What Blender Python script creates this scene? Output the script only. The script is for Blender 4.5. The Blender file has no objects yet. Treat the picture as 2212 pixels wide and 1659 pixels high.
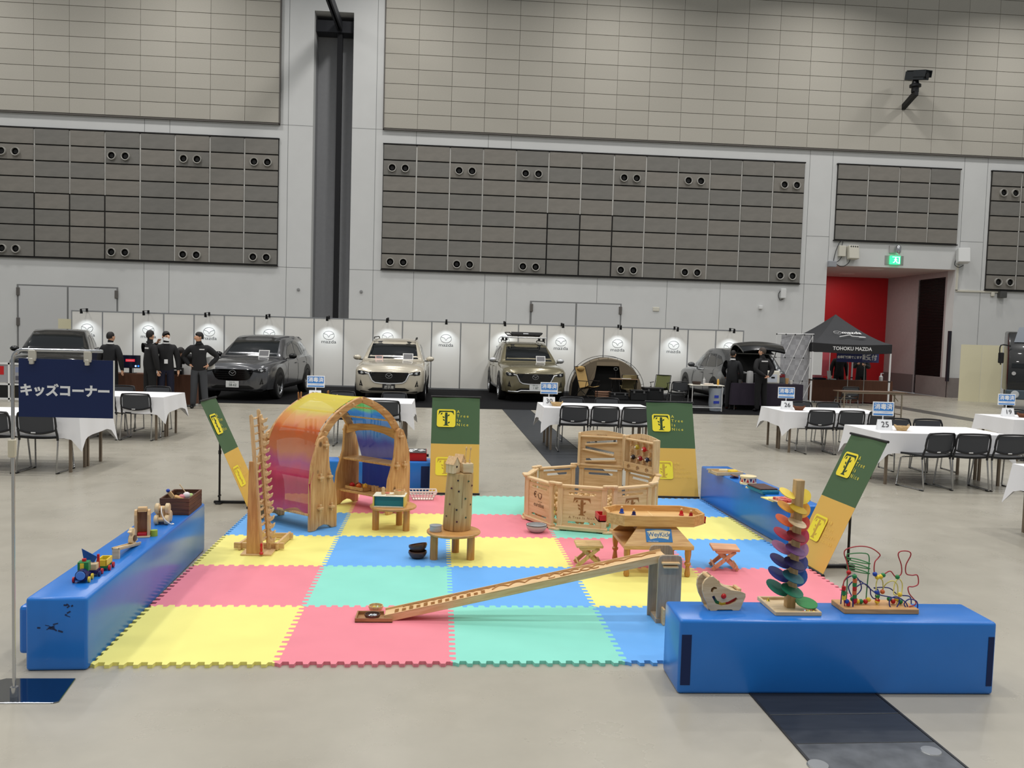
import bpy, bmesh, math, random
from mathutils import Vector, Matrix, Euler
from mathutils.bvhtree import BVHTree
random.seed(7)
SC = bpy.context.scene
COL = SC.collection
PI = math.pi
def R(d): return math.radians(d)

# ------------------------------------------------------------------ camera
_f, _p, _r, _w, _H = 1838.9, 0.0580, 0.0295, 0.0733, 1.9
_cp, _sp, _cr, _sr, _cw, _sw = math.cos(_p), math.sin(_p), math.cos(_r), math.sin(_r), math.cos(_w), math.sin(_w)
_R0 = Matrix(((1, 0, 0), (0, -_sp, -_cp), (0, _cp, -_sp)))
_RC = Matrix(((_cr, -_sr, 0), (_sr, _cr, 0), (0, 0, 1))) @ _R0 @ Matrix(((_cw, -_sw, 0), (_sw, _cw, 0), (0, 0, 1)))
cam = bpy.data.objects.new('camera', bpy.data.cameras.new('camera'))
COL.objects.link(cam)
cam.data.sensor_width = 36.0
cam.data.sensor_fit = 'HORIZONTAL'
cam.data.lens = 36.0 * _f / 2212.0
cam.data.clip_end = 300
cam.data.clip_start = 0.05
_m = Matrix.Identity(4)
for _i in range(3):
    _m[_i][0] = _RC[0][_i]; _m[_i][1] = -_RC[1][_i]; _m[_i][2] = -_RC[2][_i]
_m[2][3] = _H
cam.matrix_world = _m
SC.camera = cam

# ------------------------------------------------------------------ light and exposure
w = bpy.data.worlds.new('hall_ambience'); SC.world = w; w.use_nodes = True
_bg = w.node_tree.nodes['Background']
_bg.inputs[0].default_value = (0.93, 0.97, 1.0, 1); _bg.inputs[1].default_value = 0.28
SC.view_settings.view_transform = 'Standard'
SC.view_settings.look = 'None'
SC.view_settings.gamma = 1.0
SC.view_settings.use_curve_mapping = False
SC.view_settings.exposure = 0.0
LAMP_POWER = 225
def ceiling_lamps():
    k = 0
    for iy, y in enumerate((-2.0, 5.5, 13.0, 20.5, 27.5)):
        for ix, x in enumerate((-17.0, -9.5, -2.0, 5.5, 13.0, 20.5)):
            L = bpy.data.lights.new('ceiling_lamp_light', 'AREA'); L.shape = 'DISK'; L.size = 0.9
            L.energy = LAMP_POWER; L.color = (1.0, 0.975, 0.94); L.spread = R(150)
            o = bpy.data.objects.new('ceiling_lamp_light', L); COL.objects.link(o); o.location = (x, y, 15.2)
ceiling_lamps()

# ------------------------------------------------------------------ materials
def S(r, g, b):
    def c(x):
        x /= 255.0
        return x / 12.92 if x <= 0.04045 else ((x + 0.055) / 1.055) ** 2.4
    return (c(r), c(g), c(b), 1.0)
MATS = {}
def mat(name, col=None, rough=0.5, metal=0.0, spec=0.5, var=0.0, vscale=8.0, bump=0.0, bscale=60.0, emit=None, estr=1.0,
        alpha=1.0, trans=0.0, coat=0.0, sheen=0.0, aniso=None, ior=1.45):
    if name in MATS: return MATS[name]
    m = bpy.data.materials.new(name); m.use_nodes = True
    nt = m.node_tree; b = nt.nodes['Principled BSDF']
    b.inputs['Base Color'].default_value = col or (0.5, 0.5, 0.5, 1)
    b.inputs['Roughness'].default_value = rough
    b.inputs['Metallic'].default_value = metal
    b.inputs['Specular IOR Level'].default_value = spec
    b.inputs['Alpha'].default_value = alpha
    b.inputs['Transmission Weight'].default_value = trans
    b.inputs['Coat Weight'].default_value = coat
    b.inputs['Sheen Weight'].default_value = sheen
    b.inputs['IOR'].default_value = ior
    if emit:
        b.inputs['Emission Color'].default_value = emit; b.inputs['Emission Strength'].default_value = estr
    if var or bump:
        tc = nt.nodes.new('ShaderNodeTexCoord')
        mp = nt.nodes.new('ShaderNodeMapping'); nt.links.new(tc.outputs['Object'], mp.inputs[0])
        if aniso: mp.inputs['Scale'].default_value = aniso
        if var:
            n = nt.nodes.new('ShaderNodeTexNoise'); n.inputs['Scale'].default_value = vscale; n.inputs['Detail'].default_value = 6
            nt.links.new(mp.outputs[0], n.inputs[0])
            r = nt.nodes.new('ShaderNodeMapRange'); r.inputs[1].default_value = 0.3; r.inputs[2].default_value = 0.7
            r.inputs[3].default_value = 1 - var; r.inputs[4].default_value = 1 + var
            nt.links.new(n.outputs[0], r.inputs[0])
            mx = nt.nodes.new('ShaderNodeMix'); mx.data_type = 'RGBA'; mx.blend_type = 'MULTIPLY'; mx.inputs[0].default_value = 1
            mx.inputs[6].default_value = col
            nt.links.new(r.outputs[0], mx.inputs[7]); nt.links.new(mx.outputs[2], b.inputs['Base Color'])
        if bump:
            n2 = nt.nodes.new('ShaderNodeTexNoise'); n2.inputs['Scale'].default_value = bscale; n2.inputs['Detail'].default_value = 4
            nt.links.new(mp.outputs[0], n2.inputs[0])
            bp = nt.nodes.new('ShaderNodeBump'); bp.inputs['Strength'].default_value = bump; bp.inputs['Distance'].default_value = 0.01
            nt.links.new(n2.outputs[0], bp.inputs['Height']); nt.links.new(bp.outputs[0], b.inputs['Normal'])
    MATS[name] = m
    return m
def wood(name, c1, c2, axis='x', scale=9.0, rough=0.45, knots=False):
    """grain stretched along one object axis"""
    if name in MATS: return MATS[name]
    m = bpy.data.materials.new(name); m.use_nodes = True
    nt = m.node_tree; b = nt.nodes['Principled BSDF']; b.inputs['Roughness'].default_value = rough
    tc = nt.nodes.new('ShaderNodeTexCoord'); mp = nt.nodes.new('ShaderNodeMapping')
    s = [7.0, 7.0, 7.0]; s['xyz'.index(axis)] = 0.7; mp.inputs['Scale'].default_value = s
    nt.links.new(tc.outputs['Object'], mp.inputs[0])
    n = nt.nodes.new('ShaderNodeTexNoise'); n.inputs['Scale'].default_value = scale; n.inputs['Detail'].default_value = 5
    n.inputs['Distortion'].default_value = 0.6
    nt.links.new(mp.outputs[0], n.inputs[0])
    n2 = nt.nodes.new('ShaderNodeTexNoise'); n2.inputs['Scale'].default_value = 2.5; nt.links.new(tc.outputs['Object'], n2.inputs[0])
    cr = nt.nodes.new('ShaderNodeValToRGB'); cr.color_ramp.elements[0].position = 0.35; cr.color_ramp.elements[1].position = 0.68
    cr.color_ramp.elements[0].color = c2; cr.color_ramp.elements[1].color = c1
    nt.links.new(n.outputs[0], cr.inputs[0])
    mx = nt.nodes.new('ShaderNodeMix'); mx.data_type = 'RGBA'; mx.blend_type = 'MULTIPLY'; mx.inputs[0].default_value = 0.5
    rr = nt.nodes.new('ShaderNodeMapRange'); rr.inputs[3].default_value = 0.75; rr.inputs[4].default_value = 1.2
    nt.links.new(n2.outputs[0], rr.inputs[0]); nt.links.new(cr.outputs[0], mx.inputs[6]); nt.links.new(rr.outputs[0], mx.inputs[7])
    out = mx.outputs[2]
    if knots:
        v = nt.nodes.new('ShaderNodeTexVoronoi'); v.inputs['Scale'].default_value = 4.3
        mk = nt.nodes.new('ShaderNodeMapping'); sk = [1.0, 1.0, 1.0]; sk['xyz'.index(axis)] = 0.75; mk.inputs['Scale'].default_value = sk
        nt.links.new(tc.outputs['Object'], mk.inputs[0]); nt.links.new(mk.outputs[0], v.inputs[0])
        k = nt.nodes.new('ShaderNodeMapRange'); k.inputs[1].default_value = 0.05; k.inputs[2].default_value = 0.11
        k.inputs[3].default_value = 0.85; k.inputs[4].default_value = 0.0; nt.links.new(v.outputs['Distance'], k.inputs[0])
        m2 = nt.nodes.new('ShaderNodeMix'); m2.data_type = 'RGBA'; nt.links.new(k.outputs[0], m2.inputs[0])
        nt.links.new(out, m2.inputs[6]); m2.inputs[7].default_value = S(92, 60, 34); out = m2.outputs[2]
    nt.links.new(out, b.inputs['Base Color'])
    bp = nt.nodes.new('ShaderNodeBump'); bp.inputs['Strength'].default_value = 0.12; bp.inputs['Distance'].default_value = 0.003
    nt.links.new(n.outputs[0], bp.inputs['Height']); nt.links.new(bp.outputs[0], b.inputs['Normal'])
    MATS[name] = m
    return m

# ------------------------------------------------------------------ mesh builder
class MB:
    def __init__(self, M=None):
        self.v = []; self.f = []; self.mi = []; self.cur = 0; self.M = M
    def add(self, vs, fs):
        o = len(self.v)
        for p in vs:
            p = Vector(p)
            self.v.append(self.M @ p if self.M else p)
        for f in fs:
            self.f.append([o + i for i in f]); self.mi.append(self.cur)
        return self
    def box(self, x0, x1, y0, y1, z0, z1):
        return self.add([(x0, y0, z0), (x1, y0, z0), (x1, y1, z0), (x0, y1, z0), (x0, y0, z1), (x1, y0, z1), (x1, y1, z1), (x0, y1, z1)],
                        [(0, 3, 2, 1), (4, 5, 6, 7), (0, 1, 5, 4), (1, 2, 6, 5), (2, 3, 7, 6), (3, 0, 4, 7)])
    def boxc(self, c, s, rot=None):
        m = Matrix.Translation(c)
        if rot is not None: m = m @ (rot.to_4x4() if isinstance(rot, Matrix) else Euler(rot).to_matrix().to_4x4())
        h = [k / 2 for k in s]
        vs = [m @ Vector((sx * h[0], sy * h[1], sz * h[2])) for sz in (-1, 1) for sx, sy in ((-1, -1), (1, -1), (1, 1), (-1, 1))]
        return self.add(vs, [(0, 3, 2, 1), (4, 5, 6, 7), (0, 1, 5, 4), (1, 2, 6, 5), (2, 3, 7, 6), (3, 0, 4, 7)])
    def bar(self, a, b, w, h, up=(0, 0, 1)):
        """rectangular bar from a to b, w across, h along up"""
        a = Vector(a); b = Vector(b); d = (b - a).normalized(); u = Vector(up)
        s = d.cross(u)
        if s.length < 1e-5: s = d.cross(Vector((1, 0, 0)))
        s.normalize(); u = s.cross(d)
        vs = []
        for p in (a, b):
            for i, j in ((-1, -1), (1, -1), (1, 1), (-1, 1)): vs.append(p + s * (i * w / 2) + u * (j * h / 2))
        return self.add(vs, [(3, 2, 1, 0), (4, 5, 6, 7), (0, 1, 5, 4), (1, 2, 6, 5), (2, 3, 7, 6), (3, 0, 4, 7)])
    def ext(self, poly, plane, a, b):
        """extrude a 2-D polygon: plane 'xy' along z, 'xz' along y, 'yz' along x"""
        def P(p, t):
            return (p[0], p[1], t) if plane == 'xy' else (p[0], t, p[1]) if plane == 'xz' else (t, p[0], p[1])
        ar = sum(poly[i][0] * poly[(i + 1) % len(poly)][1] - poly[(i + 1) % len(poly)][0] * poly[i][1] for i in range(len(poly)))
        if ar < 0: poly = poly[::-1]
        if plane == 'xz': a, b = max(a, b), min(a, b)
        else: a, b = min(a, b), max(a, b)
        n = len(poly)
        vs = [P(p, a) for p in poly] + [P(p, b) for p in poly]
        fs = [tuple(range(n))[::-1], tuple(range(n, 2 * n))] + [(i, (i + 1) % n, n + (i + 1) % n, n + i) for i in range(n)]
        return self.add(vs, fs)
    def exth(self, outer, holes, plane, a, b):
        """extrude a polygon with holes"""
        def area(q): return sum(q[i][0] * q[(i + 1) % len(q)][1] - q[(i + 1) % len(q)][0] * q[i][1] for i in range(len(q)))
        if area(outer) < 0: outer = outer[::-1]
        if plane == 'xz': a, b = max(a, b), min(a, b)
        else: a, b = min(a, b), max(a, b)
        from mathutils.geometry import delaunay_2d_cdt
        pts = [Vector(p) for p in outer]; edges = [(i, (i + 1) % len(outer)) for i in range(len(outer))]
        rings = [list(range(len(outer)))]
        hs = []
        for h in holes:
            if area(h) > 0: h = h[::-1]
            hs.append(h); o = len(pts); pts += [Vector(p) for p in h]
            edges += [(o + i, o + (i + 1) % len(h)) for i in range(len(h))]
            rings.append(list(range(o, o + len(h))))
        r = delaunay_2d_cdt(pts, edges, [], 0, 1e-7)
        vv, tris = r[0], r[2]
        def inside(p, q):
            c = False; n = len(q); j = n - 1
            for i in range(n):
                if (q[i][1] > p[1]) != (q[j][1] > p[1]) and p[0] < (q[j][0] - q[i][0]) * (p[1] - q[i][1]) / (q[j][1] - q[i][1]) + q[i][0]: c = not c
                j = i
            return c
        def P(p, t):
            return (p[0], p[1], t) if plane == 'xy' else (p[0], t, p[1]) if plane == 'xz' else (t, p[0], p[1])
        keep = []
        for t in tris:
            if len(t) != 3: continue
            c = ((vv[t[0]][0] + vv[t[1]][0] + vv[t[2]][0]) / 3, (vv[t[0]][1] + vv[t[1]][1] + vv[t[2]][1]) / 3)
            if inside(c, outer) and not any(inside(c, h) for h in hs):
                ar = (vv[t[1]] - vv[t[0]]).cross(vv[t[2]] - vv[t[0]])
                keep.append(tuple(t) if ar > 0 else tuple(t)[::-1])
        n = len(vv)
        vs = [P(p, a) for p in vv] + [P(p, b) for p in vv]
        fs = [t[::-1] for t in keep] + [tuple(i + n for i in t) for t in keep]
        for ring in [outer] + hs:
            o = len(vs); k = len(ring)
            vs += [P(p, a) for p in ring] + [P(p, b) for p in ring]
            fs += [(o + i, o + (i + 1) % k, o + k + (i + 1) % k, o + k + i) for i in range(k)]
        return self.add(vs, fs)
    def cyl(self, a, b, r0, r1=None, n=12, caps=True):
        r1 = r0 if r1 is None else r1
        a = Vector(a); b = Vector(b); d = (b - a).normalized()
        s = d.cross(Vector((0, 0, 1)))
        if s.length < 1e-4: s = Vector((1, 0, 0))
        s.normalize(); u = d.cross(s)
        vs = []
        for p, r in ((a, r0), (b, r1)):
            for i in range(n):
                t = 2 * PI * i / n; vs.append(p + s * (r * math.cos(t)) + u * (r * math.sin(t)))
        fs = [(i, (i + 1) % n, n + (i + 1) % n, n + i) for i in range(n)]
        if caps: fs += [tuple(range(n))[::-1], tuple(range(n, 2 * n))]
        return self.add(vs, fs)
    def tube(self, pts, r, n=8, closed=False, flat=None):
        pts = [Vector(p) for p in pts]; k = len(pts)
        rr = r if isinstance(r, (list, tuple)) else [r] * k
        tang = []
        for i in range(k):
            if closed: t = pts[(i + 1) % k] - pts[i - 1]
            else: t = pts[min(i + 1, k - 1)] - pts[max(i - 1, 0)]
            tang.append(t.normalized() if t.length > 1e-9 else Vector((0, 0, 1)))
        u = tang[0].orthogonal().normalized()
        vs = []
        for i in range(k):
            u = u - tang[i] * u.dot(tang[i])
            u = u.normalized() if u.length > 1e-6 else tang[i].orthogonal().normalized()
            s = tang[i].cross(u)
            for j in range(n):
                a = 2 * PI * j / n
                vs.append(pts[i] + u * (rr[i] * math.cos(a)) + s * (rr[i] * math.sin(a)))
        fs = []
        for i in range(k if closed else k - 1):
            for j in range(n):
                a, b = i * n + j, i * n + (j + 1) % n; i2 = (i + 1) % k
                fs.append((a, b, i2 * n + (j + 1) % n, i2 * n + j))
        if not closed: fs += [tuple(range(n))[::-1], tuple(range((k - 1) * n, k * n))]
        return self.add(vs, fs)
    def lathe(self, prof, n=20, c=(0, 0, 0), axis=None, caps=True):
        vs = []; fs = []
        m = Matrix.Translation(c)
        if axis is not None: m = m @ Vector((0, 0, 1)).rotation_difference(Vector(axis)).to_matrix().to_4x4()
        for r, z in prof:
            for i in range(n):
                t = 2 * PI * i / n; vs.append(m @ Vector((r * math.cos(t), r * math.sin(t), z)))
        for k in range(len(prof) - 1):
            for i in range(n):
                fs.append((k * n + i, k * n + (i + 1) % n, (k + 1) * n + (i + 1) % n, (k + 1) * n + i))
        if caps and prof[0][0] > 1e-6: fs.append(tuple(range(n))[::-1])
        if caps and prof[-1][0] > 1e-6: fs.append(tuple(range((len(prof) - 1) * n, len(prof) * n)))
        return self.add(vs, fs)
    def ball(self, c, r, n=10, k=6, rot=None):
        r = r if isinstance(r, (list, tuple)) else (r, r, r)
        vs = []; fs = []
        m = Matrix.Translation(c)
        if rot is not None: m = m @ Euler(rot).to_matrix().to_4x4()
        for j in range(k + 1):
            ph = PI * j / k
            for i in range(n):
                t = 2 * PI * i / n
                vs.append(m @ Vector((r[0] * math.sin(ph) * math.cos(t), r[1] * math.sin(ph) * math.sin(t), -r[2] * math.cos(ph))))
        for j in range(k):
            for i in range(n):
                fs.append((j * n + i, j * n + (i + 1) % n, (j + 1) * n + (i + 1) % n, (j + 1) * n + i))
        return self.add(vs, fs)
    def loft(self, rings, closed=True, caps=True):
        n = len(rings[0]); vs = [p for r in rings for p in r]; fs = []
        for k in range(len(rings) - 1):
            for i in range(n if closed else n - 1):
                fs.append((k * n + i, k * n + (i + 1) % n, (k + 1) * n + (i + 1) % n, (k + 1) * n + i))
        if caps: fs += [tuple(range(n))[::-1], tuple(range((len(rings) - 1) * n, len(rings) * n))]
        return self.add(vs, fs)
    def sheet(self, grid, th=0.0):
        """grid of points -> surface; th gives it thickness along its normals"""
        a = len(grid); b = len(grid[0]); vs = [Vector(p) for r in grid for p in r]
        fs = [(i * b + j, i * b + j + 1, (i + 1) * b + j + 1, (i + 1) * b + j) for i in range(a - 1) for j in range(b - 1)]
        if th:
            nn = []
            for i in range(a):
                for j in range(b):
                    du = Vector(grid[min(i + 1, a - 1)][j]) - Vector(grid[max(i - 1, 0)][j])
                    dv = Vector(grid[i][min(j + 1, b - 1)]) - Vector(grid[i][max(j - 1, 0)])
                    q = dv.cross(du); nn.append(q.normalized() if q.length > 1e-12 else Vector((0, 0, 1)))
            o = a * b
            vs += [vs[i] - nn[i] * th for i in range(o)]
            fs2 = [tuple(o + i for i in f)[::-1] for f in fs]
            per = [(0, j) for j in range(b)] + [(i, b - 1) for i in range(1, a)] + [(a - 1, j) for j in range(b - 2, -1, -1)] + [(i, 0) for i in range(a - 2, 0, -1)]
            ids = [i * b + j for i, j in per]
            fs2 += [(ids[k], o + ids[k], o + ids[(k + 1) % len(ids)], ids[(k + 1) % len(ids)]) for k in range(len(ids))]
            fs = fs + fs2
        return self.add(vs, fs)
    def mesh(self, name, mats, smooth=None, bevel=0, segs=1, fix=True):
        me = bpy.data.meshes.new(name)
        me.from_pydata([tuple(p) for p in self.v], [], self.f)
        mats = mats if isinstance(mats, (list, tuple)) else [mats]
        for m in mats: me.materials.append(m)
        if len(mats) > 1: me.polygons.foreach_set('material_index', self.mi)
        if bevel or fix:
            bm = bmesh.new(); bm.from_mesh(me)
            if fix:
                bmesh.ops.remove_doubles(bm, verts=bm.verts, dist=1e-5)
                bmesh.ops.recalc_face_normals(bm, faces=bm.faces)
            if bevel:
                ed = [e for e in bm.edges if len(e.link_faces) == 2 and e.calc_face_angle(0) > 0.6]
                if ed: bmesh.ops.bevel(bm, geom=ed, offset=bevel, segments=segs, affect='EDGES', profile=0.5, clamp_overlap=True)
            bm.to_mesh(me); bm.free()
        if smooth is not None:
            me.polygons.foreach_set('use_smooth', [True] * len(me.polygons))
            me.set_sharp_from_angle(angle=R(smooth))
        me.update()
        return me
    def obj(self, name, mats, parent=None, loc=None, rot=None, smooth=None, bevel=0, segs=1, fix=True):
        return link(name, self.mesh(name, mats, smooth, bevel, segs, fix), parent, loc, rot)
def link(name, data, parent=None, loc=None, rot=None):
    o = bpy.data.objects.new(name, data); COL.objects.link(o)
    if loc is not None: o.location = loc
    if rot is not None: o.rotation_euler = rot if hasattr(rot, '__len__') else (0, 0, rot)
    if parent is not None: o.parent = parent
    return o
def tag(o, label, cat, group=None):
    o['label'] = label; o['category'] = cat
    if group: o['group'] = group
    return o
def thing(name, label, cat, loc=(0, 0, 0), rz=0.0, group=None):
    o = link(name, None, None, loc, rz if hasattr(rz, '__len__') else (0, 0, rz))
    o.empty_display_size = 0.05
    return tag(o, label, cat, group)
def struct(o):
    o['kind'] = 'structure'; return o
def kids(o): return list(o.children)
def dup(root, loc, rz=0.0, label=None, group=None):
    def cp(o, par):
        c = o.copy(); COL.objects.link(c); c.parent = par
        for ch in o.children: cp(ch, c)
        return c
    c = cp(root, None); c.location = loc; c.rotation_euler = rz if hasattr(rz, '__len__') else (0, 0, rz)
    if label: c['label'] = label
    if group: c['group'] = group
    return c
_font_cache = {}
_CJK = None
def cjk_font():
    return None
def text_mesh(s, size, mat_, depth=0.0, align='CENTER', sx=1.0, bold=0.0, spacing=1.0, lines=1.0, key=None):
    """flat lettering as a mesh in the xy plane (x right, y up)"""
    k = (s, size, mat_.name, depth, align, sx, bold, spacing, lines)
    if k in _font_cache: return _font_cache[k]
    cu = bpy.data.curves.new('lettering', 'FONT'); cu.body = s; cu.size = size; cu.extrude = depth; cu.offset = bold
    cu.align_x = align; cu.align_y = 'CENTER'; cu.space_character = spacing; cu.space_line = lines; cu.resolution_u = 3
    o = bpy.data.objects.new('lettering', cu); COL.objects.link(o)
    dg = bpy.context.evaluated_depsgraph_get()
    me = bpy.data.meshes.new_from_object(o.evaluated_get(dg), depsgraph=dg)
    bpy.data.objects.remove(o); bpy.data.curves.remove(cu)
    if sx != 1.0:
        me.transform(Matrix.Diagonal((sx, 1, 1, 1)))
    me.materials.clear(); me.materials.append(mat_)
    me.name = 'lettering'
    _font_cache[k] = me
    return me
def frame(o, x, y):
    """4x4 from origin and x / y directions"""
    x = Vector(x).normalized(); y = Vector(y); z = x.cross(y).normalized(); y = z.cross(x)
    return Matrix(((x[0], y[0], z[0], o[0]), (x[1], y[1], z[1], o[1]), (x[2], y[2], z[2], o[2]), (0, 0, 0, 1)))
def put(name, me, parent, M):
    o = link(name, me, parent); o.matrix_local = M; return o
def letter(s, size, mat_, M, parent, name='lettering', **kw):
    return put(name, text_mesh(s, size, mat_, **kw), parent, M)
def rrect(w, h, r, n=4, cx=0, cy=0):
    pts = []
    for sx, sy, a0 in ((1, 1, 0), (-1, 1, 90), (-1, -1, 180), (1, -1, 270)):
        for i in range(n + 1):
            a = R(a0 + 90 * i / n); pts.append((cx + sx * (w / 2 - r) + r * math.cos(a), cy + sy * (h / 2 - r) + r * math.sin(a)))
    return pts
def circ(cx, cy, r, n=16, ry=None): return [(cx + r * math.cos(2 * PI * i / n), cy + (ry or r) * math.sin(2 * PI * i / n)) for i in range(n)]
def cr(pts, n=6, closed=False):
    """Catmull-Rom through points"""
    P = [Vector(p) for p in pts]; k = len(P); out = []
    for i in range(k if closed else k - 1):
        a = P[(i - 1) % k] if closed or i > 0 else P[0]; b = P[i]; c = P[(i + 1) % k]
        d = P[(i + 2) % k] if closed or i + 2 < k else P[k - 1]
        for j in range(n):
            t = j / n
            out.append(0.5 * ((2 * b) + (c - a) * t + (2 * a - 5 * b + 4 * c - d) * t * t + (-a + 3 * b - 3 * c + d) * t ** 3))
    if not closed: out.append(P[-1])
    return out
red_p = mat('paint_red', S(196, 30, 34), 0.35); blue_p = mat('paint_blue', S(30, 70, 170), 0.35); navy_p = mat('paint_navy', S(26, 34, 96), 0.35)
yel_p = mat('paint_yellow', S(240, 208, 62), 0.35); grn_p = mat('paint_green', S(34, 130, 70), 0.35)
# ================================================================== the hall
YW = 31.04
def concrete_floor():
    m = bpy.data.materials.new('polished_concrete'); m.use_nodes = True; nt = m.node_tree; b = nt.nodes['Principled BSDF']
    tc = nt.nodes.new('ShaderNodeTexCoord')
    def noise(sc, det=6, rough=0.6, mapscale=None, dist=0.0):
        n = nt.nodes.new('ShaderNodeTexNoise'); n.inputs['Scale'].default_value = sc; n.inputs['Detail'].default_value = det
        n.inputs['Roughness'].default_value = rough; n.inputs['Distortion'].default_value = dist
        if mapscale:
            mp = nt.nodes.new('ShaderNodeMapping'); mp.inputs['Scale'].default_value = mapscale
            nt.links.new(tc.outputs['Object'], mp.inputs[0]); nt.links.new(mp.outputs[0], n.inputs[0])
        else: nt.links.new(tc.outputs['Object'], n.inputs[0])
        return n
    def rng(o, a, b_, c, d):
        r = nt.nodes.new('ShaderNodeMapRange'); r.inputs[1].default_value = a; r.inputs[2].default_value = b_
        r.inputs[3].default_value = c; r.inputs[4].default_value = d; nt.links.new(o, r.inputs[0]); return r.outputs[0]
    def mul(x, y):
        k = nt.nodes.new('ShaderNodeMath'); k.operation = 'MULTIPLY'; nt.links.new(x, k.inputs[0]); nt.links.new(y, k.inputs[1]); return k.outputs[0]
    a = rng(noise(0.9).outputs[0], 0.3, 0.7, 0.93, 1.06)
    c = rng(noise(5.0, 8, 0.7).outputs[0], 0.3, 0.7, 0.965, 1.03)
    sc = rng(noise(3.2, 6, 0.75, (0.35, 1.3, 1), 0.8).outputs[0], 0.68, 0.80, 1.0, 0.90)
    sp = rng(noise(26.0, 2, 0.5).outputs[0], 0.76, 0.80, 1.0, 0.86)
    v = mul(mul(a, c), mul(sc, sp))
    mx = nt.nodes.new('ShaderNodeMix'); mx.data_type = 'RGBA'; mx.blend_type = 'MULTIPLY'; mx.inputs[0].default_value = 1
    mx.inputs[6].default_value = S(168, 163, 150); nt.links.new(v, mx.inputs[7]); nt.links.new(mx.outputs[2], b.inputs['Base Color'])
    nt.links.new(rng(noise(2.0).outputs[0], 0.3, 0.7, 0.24, 0.36), b.inputs['Roughness'])
    b.inputs['Specular IOR Level'].default_value = 0.5
    return m
floor = struct(MB().box(-34, 40, -8, YW + 0.5, -0.3, 0).obj('floor', concrete_floor()))
# alcove floor
alcove_floor = struct(MB().box(13.9, 18.75, YW + 0.5, 36.3, -0.3, 0).obj('floor_alcove', mat('alcove_floor', S(120, 112, 102), 0.35, var=0.05)))

# steel trench covers let into the floor, one plate after another
steel = mat('cover_steel', S(62, 66, 72), 0.42, 0.55, var=0.12, vscale=5, aniso=(0.6, 5, 1))
steel2 = mat('cover_steel_bright', S(98, 101, 104), 0.45, 0.6, var=0.3, vscale=9)
pl_me = [MB().box(-0.345, 0.345, -0.15, 0.15, -0.01, 0.004).mesh('cover_plate', mm, bevel=0.002) for mm in (steel, steel2)]
lip = MB()
for k in range(62):
    y = 3.06 + k * 0.3065
    x = 2.02 - (y - 4.0) * 0.0182
    if 4.85 < y < 9.9: continue
    o = link('cover_plate', pl_me[1 if k in (1, 2) else 0], floor, (x, y, 0), R(1.04))
for s in (-1, 1):
    a = (2.02 + s * 0.352 - (2.9 - 4) * 0.0182, 2.9, 0.001); b = (2.02 + s * 0.352 - (22 - 4) * 0.0182, 22, 0.001)
    lip.bar(a, b, 0.012, 0.01)
lip.obj('cover_frame', mat('frame_dark', S(36, 36, 38), 0.5), floor)
disc = MB().lathe([(0.0, 0.006), (0.045, 0.006), (0.05, 0.0)], 20).mesh('lifting_eye', mat('lift_plate', S(150, 152, 152), 0.35, 0.6))
for x, y in ((2.30, 3.74), (1.70, 3.62)): link('lifting_eye', disc, floor, (x, y, 0.002))
pl3 = MB().box(-0.31, 0.31, -0.245, 0.245, -0.01, 0.004).mesh('cover_plate', mat('cover_steel_far', S(92, 90, 86), 0.4, 0.4, var=0.1), bevel=0.002)
for k in range(36):
    y = 13.2 + k * 0.495
    link('cover_plate', pl3, floor, (13.86 + (y - 24) * 0.0, y, 0))
# black display carpet
carpet = tag(MB().box(-13.2, 9.75, 21.45, 28.55, 0, 0.012).obj('display_carpet', mat('carpet_black', S(24, 24, 26), 0.95, spec=0.1, var=0.15, vscale=30, bump=0.2, bscale=200)),
             'black carpet laid in front of the white display wall', 'carpet')

# back wall
white = mat('wall_paint_white', S(205, 206, 205), 0.75, var=0.02, vscale=1.5)
wall = MB()
for x0, x1, z0, z1 in ((-34, -5.05, 0, 17), (-5.05, -3.68, 13.05, 17), (-3.68, 13.93, 0, 17), (13.93, 18.93, 4.83, 17), (18.93, 40, 0, 17)):
    wall.box(x0, x1, YW, YW + 0.5, z0, z1)
wall_back = struct(wall.obj('wall_back', white, fix=False))
# niche behind
niche = MB()
niche.box(-5.45, -5.05, YW + 0.5, YW + 1.1, 0, 13.4); niche.box(-3.68, -3.3, YW + 0.5, YW + 1.1, 0, 13.4)
niche.box(-5.45, -3.3, YW + 1.0, YW + 1.2, 0, 13.4); niche.box(-5.45, -3.3, YW + 0.5, YW + 1.1, 13.05, 13.4)
niche_o = niche.obj('niche_lining', mat('niche_grey', S(148, 149, 152), 0.7, var=0.03), wall_back, fix=False)
blk = mat('rail_black', S(22, 22, 25), 0.45, 0.3)
MB().box(-4.30, -4.12, 31.42, 31.62, 0, 12.55).obj('guide_post', blk, wall_back)
MB().box(-5.05, -3.68, 31.35, 31.95, 12.45, 12.85).obj('rail_header', mat('rail_dark', S(38, 39, 44), 0.5, 0.2), wall_back)
rail = MB()
rail.box(-4.30, -4.24, 8, 31.4, 12.5, 12.75); rail.box(-4.18, -4.12, 8, 31.4, 12.5, 12.75); rail.box(-4.30, -4.12, 8, 31.4, 12.75, 12.82)
rail_o = rail.obj('partition_rail', mat('rail_dark', None), fix=False)
tag(rail_o, 'dark steel ceiling rail running out of the tall wall niche', 'rail')
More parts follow.
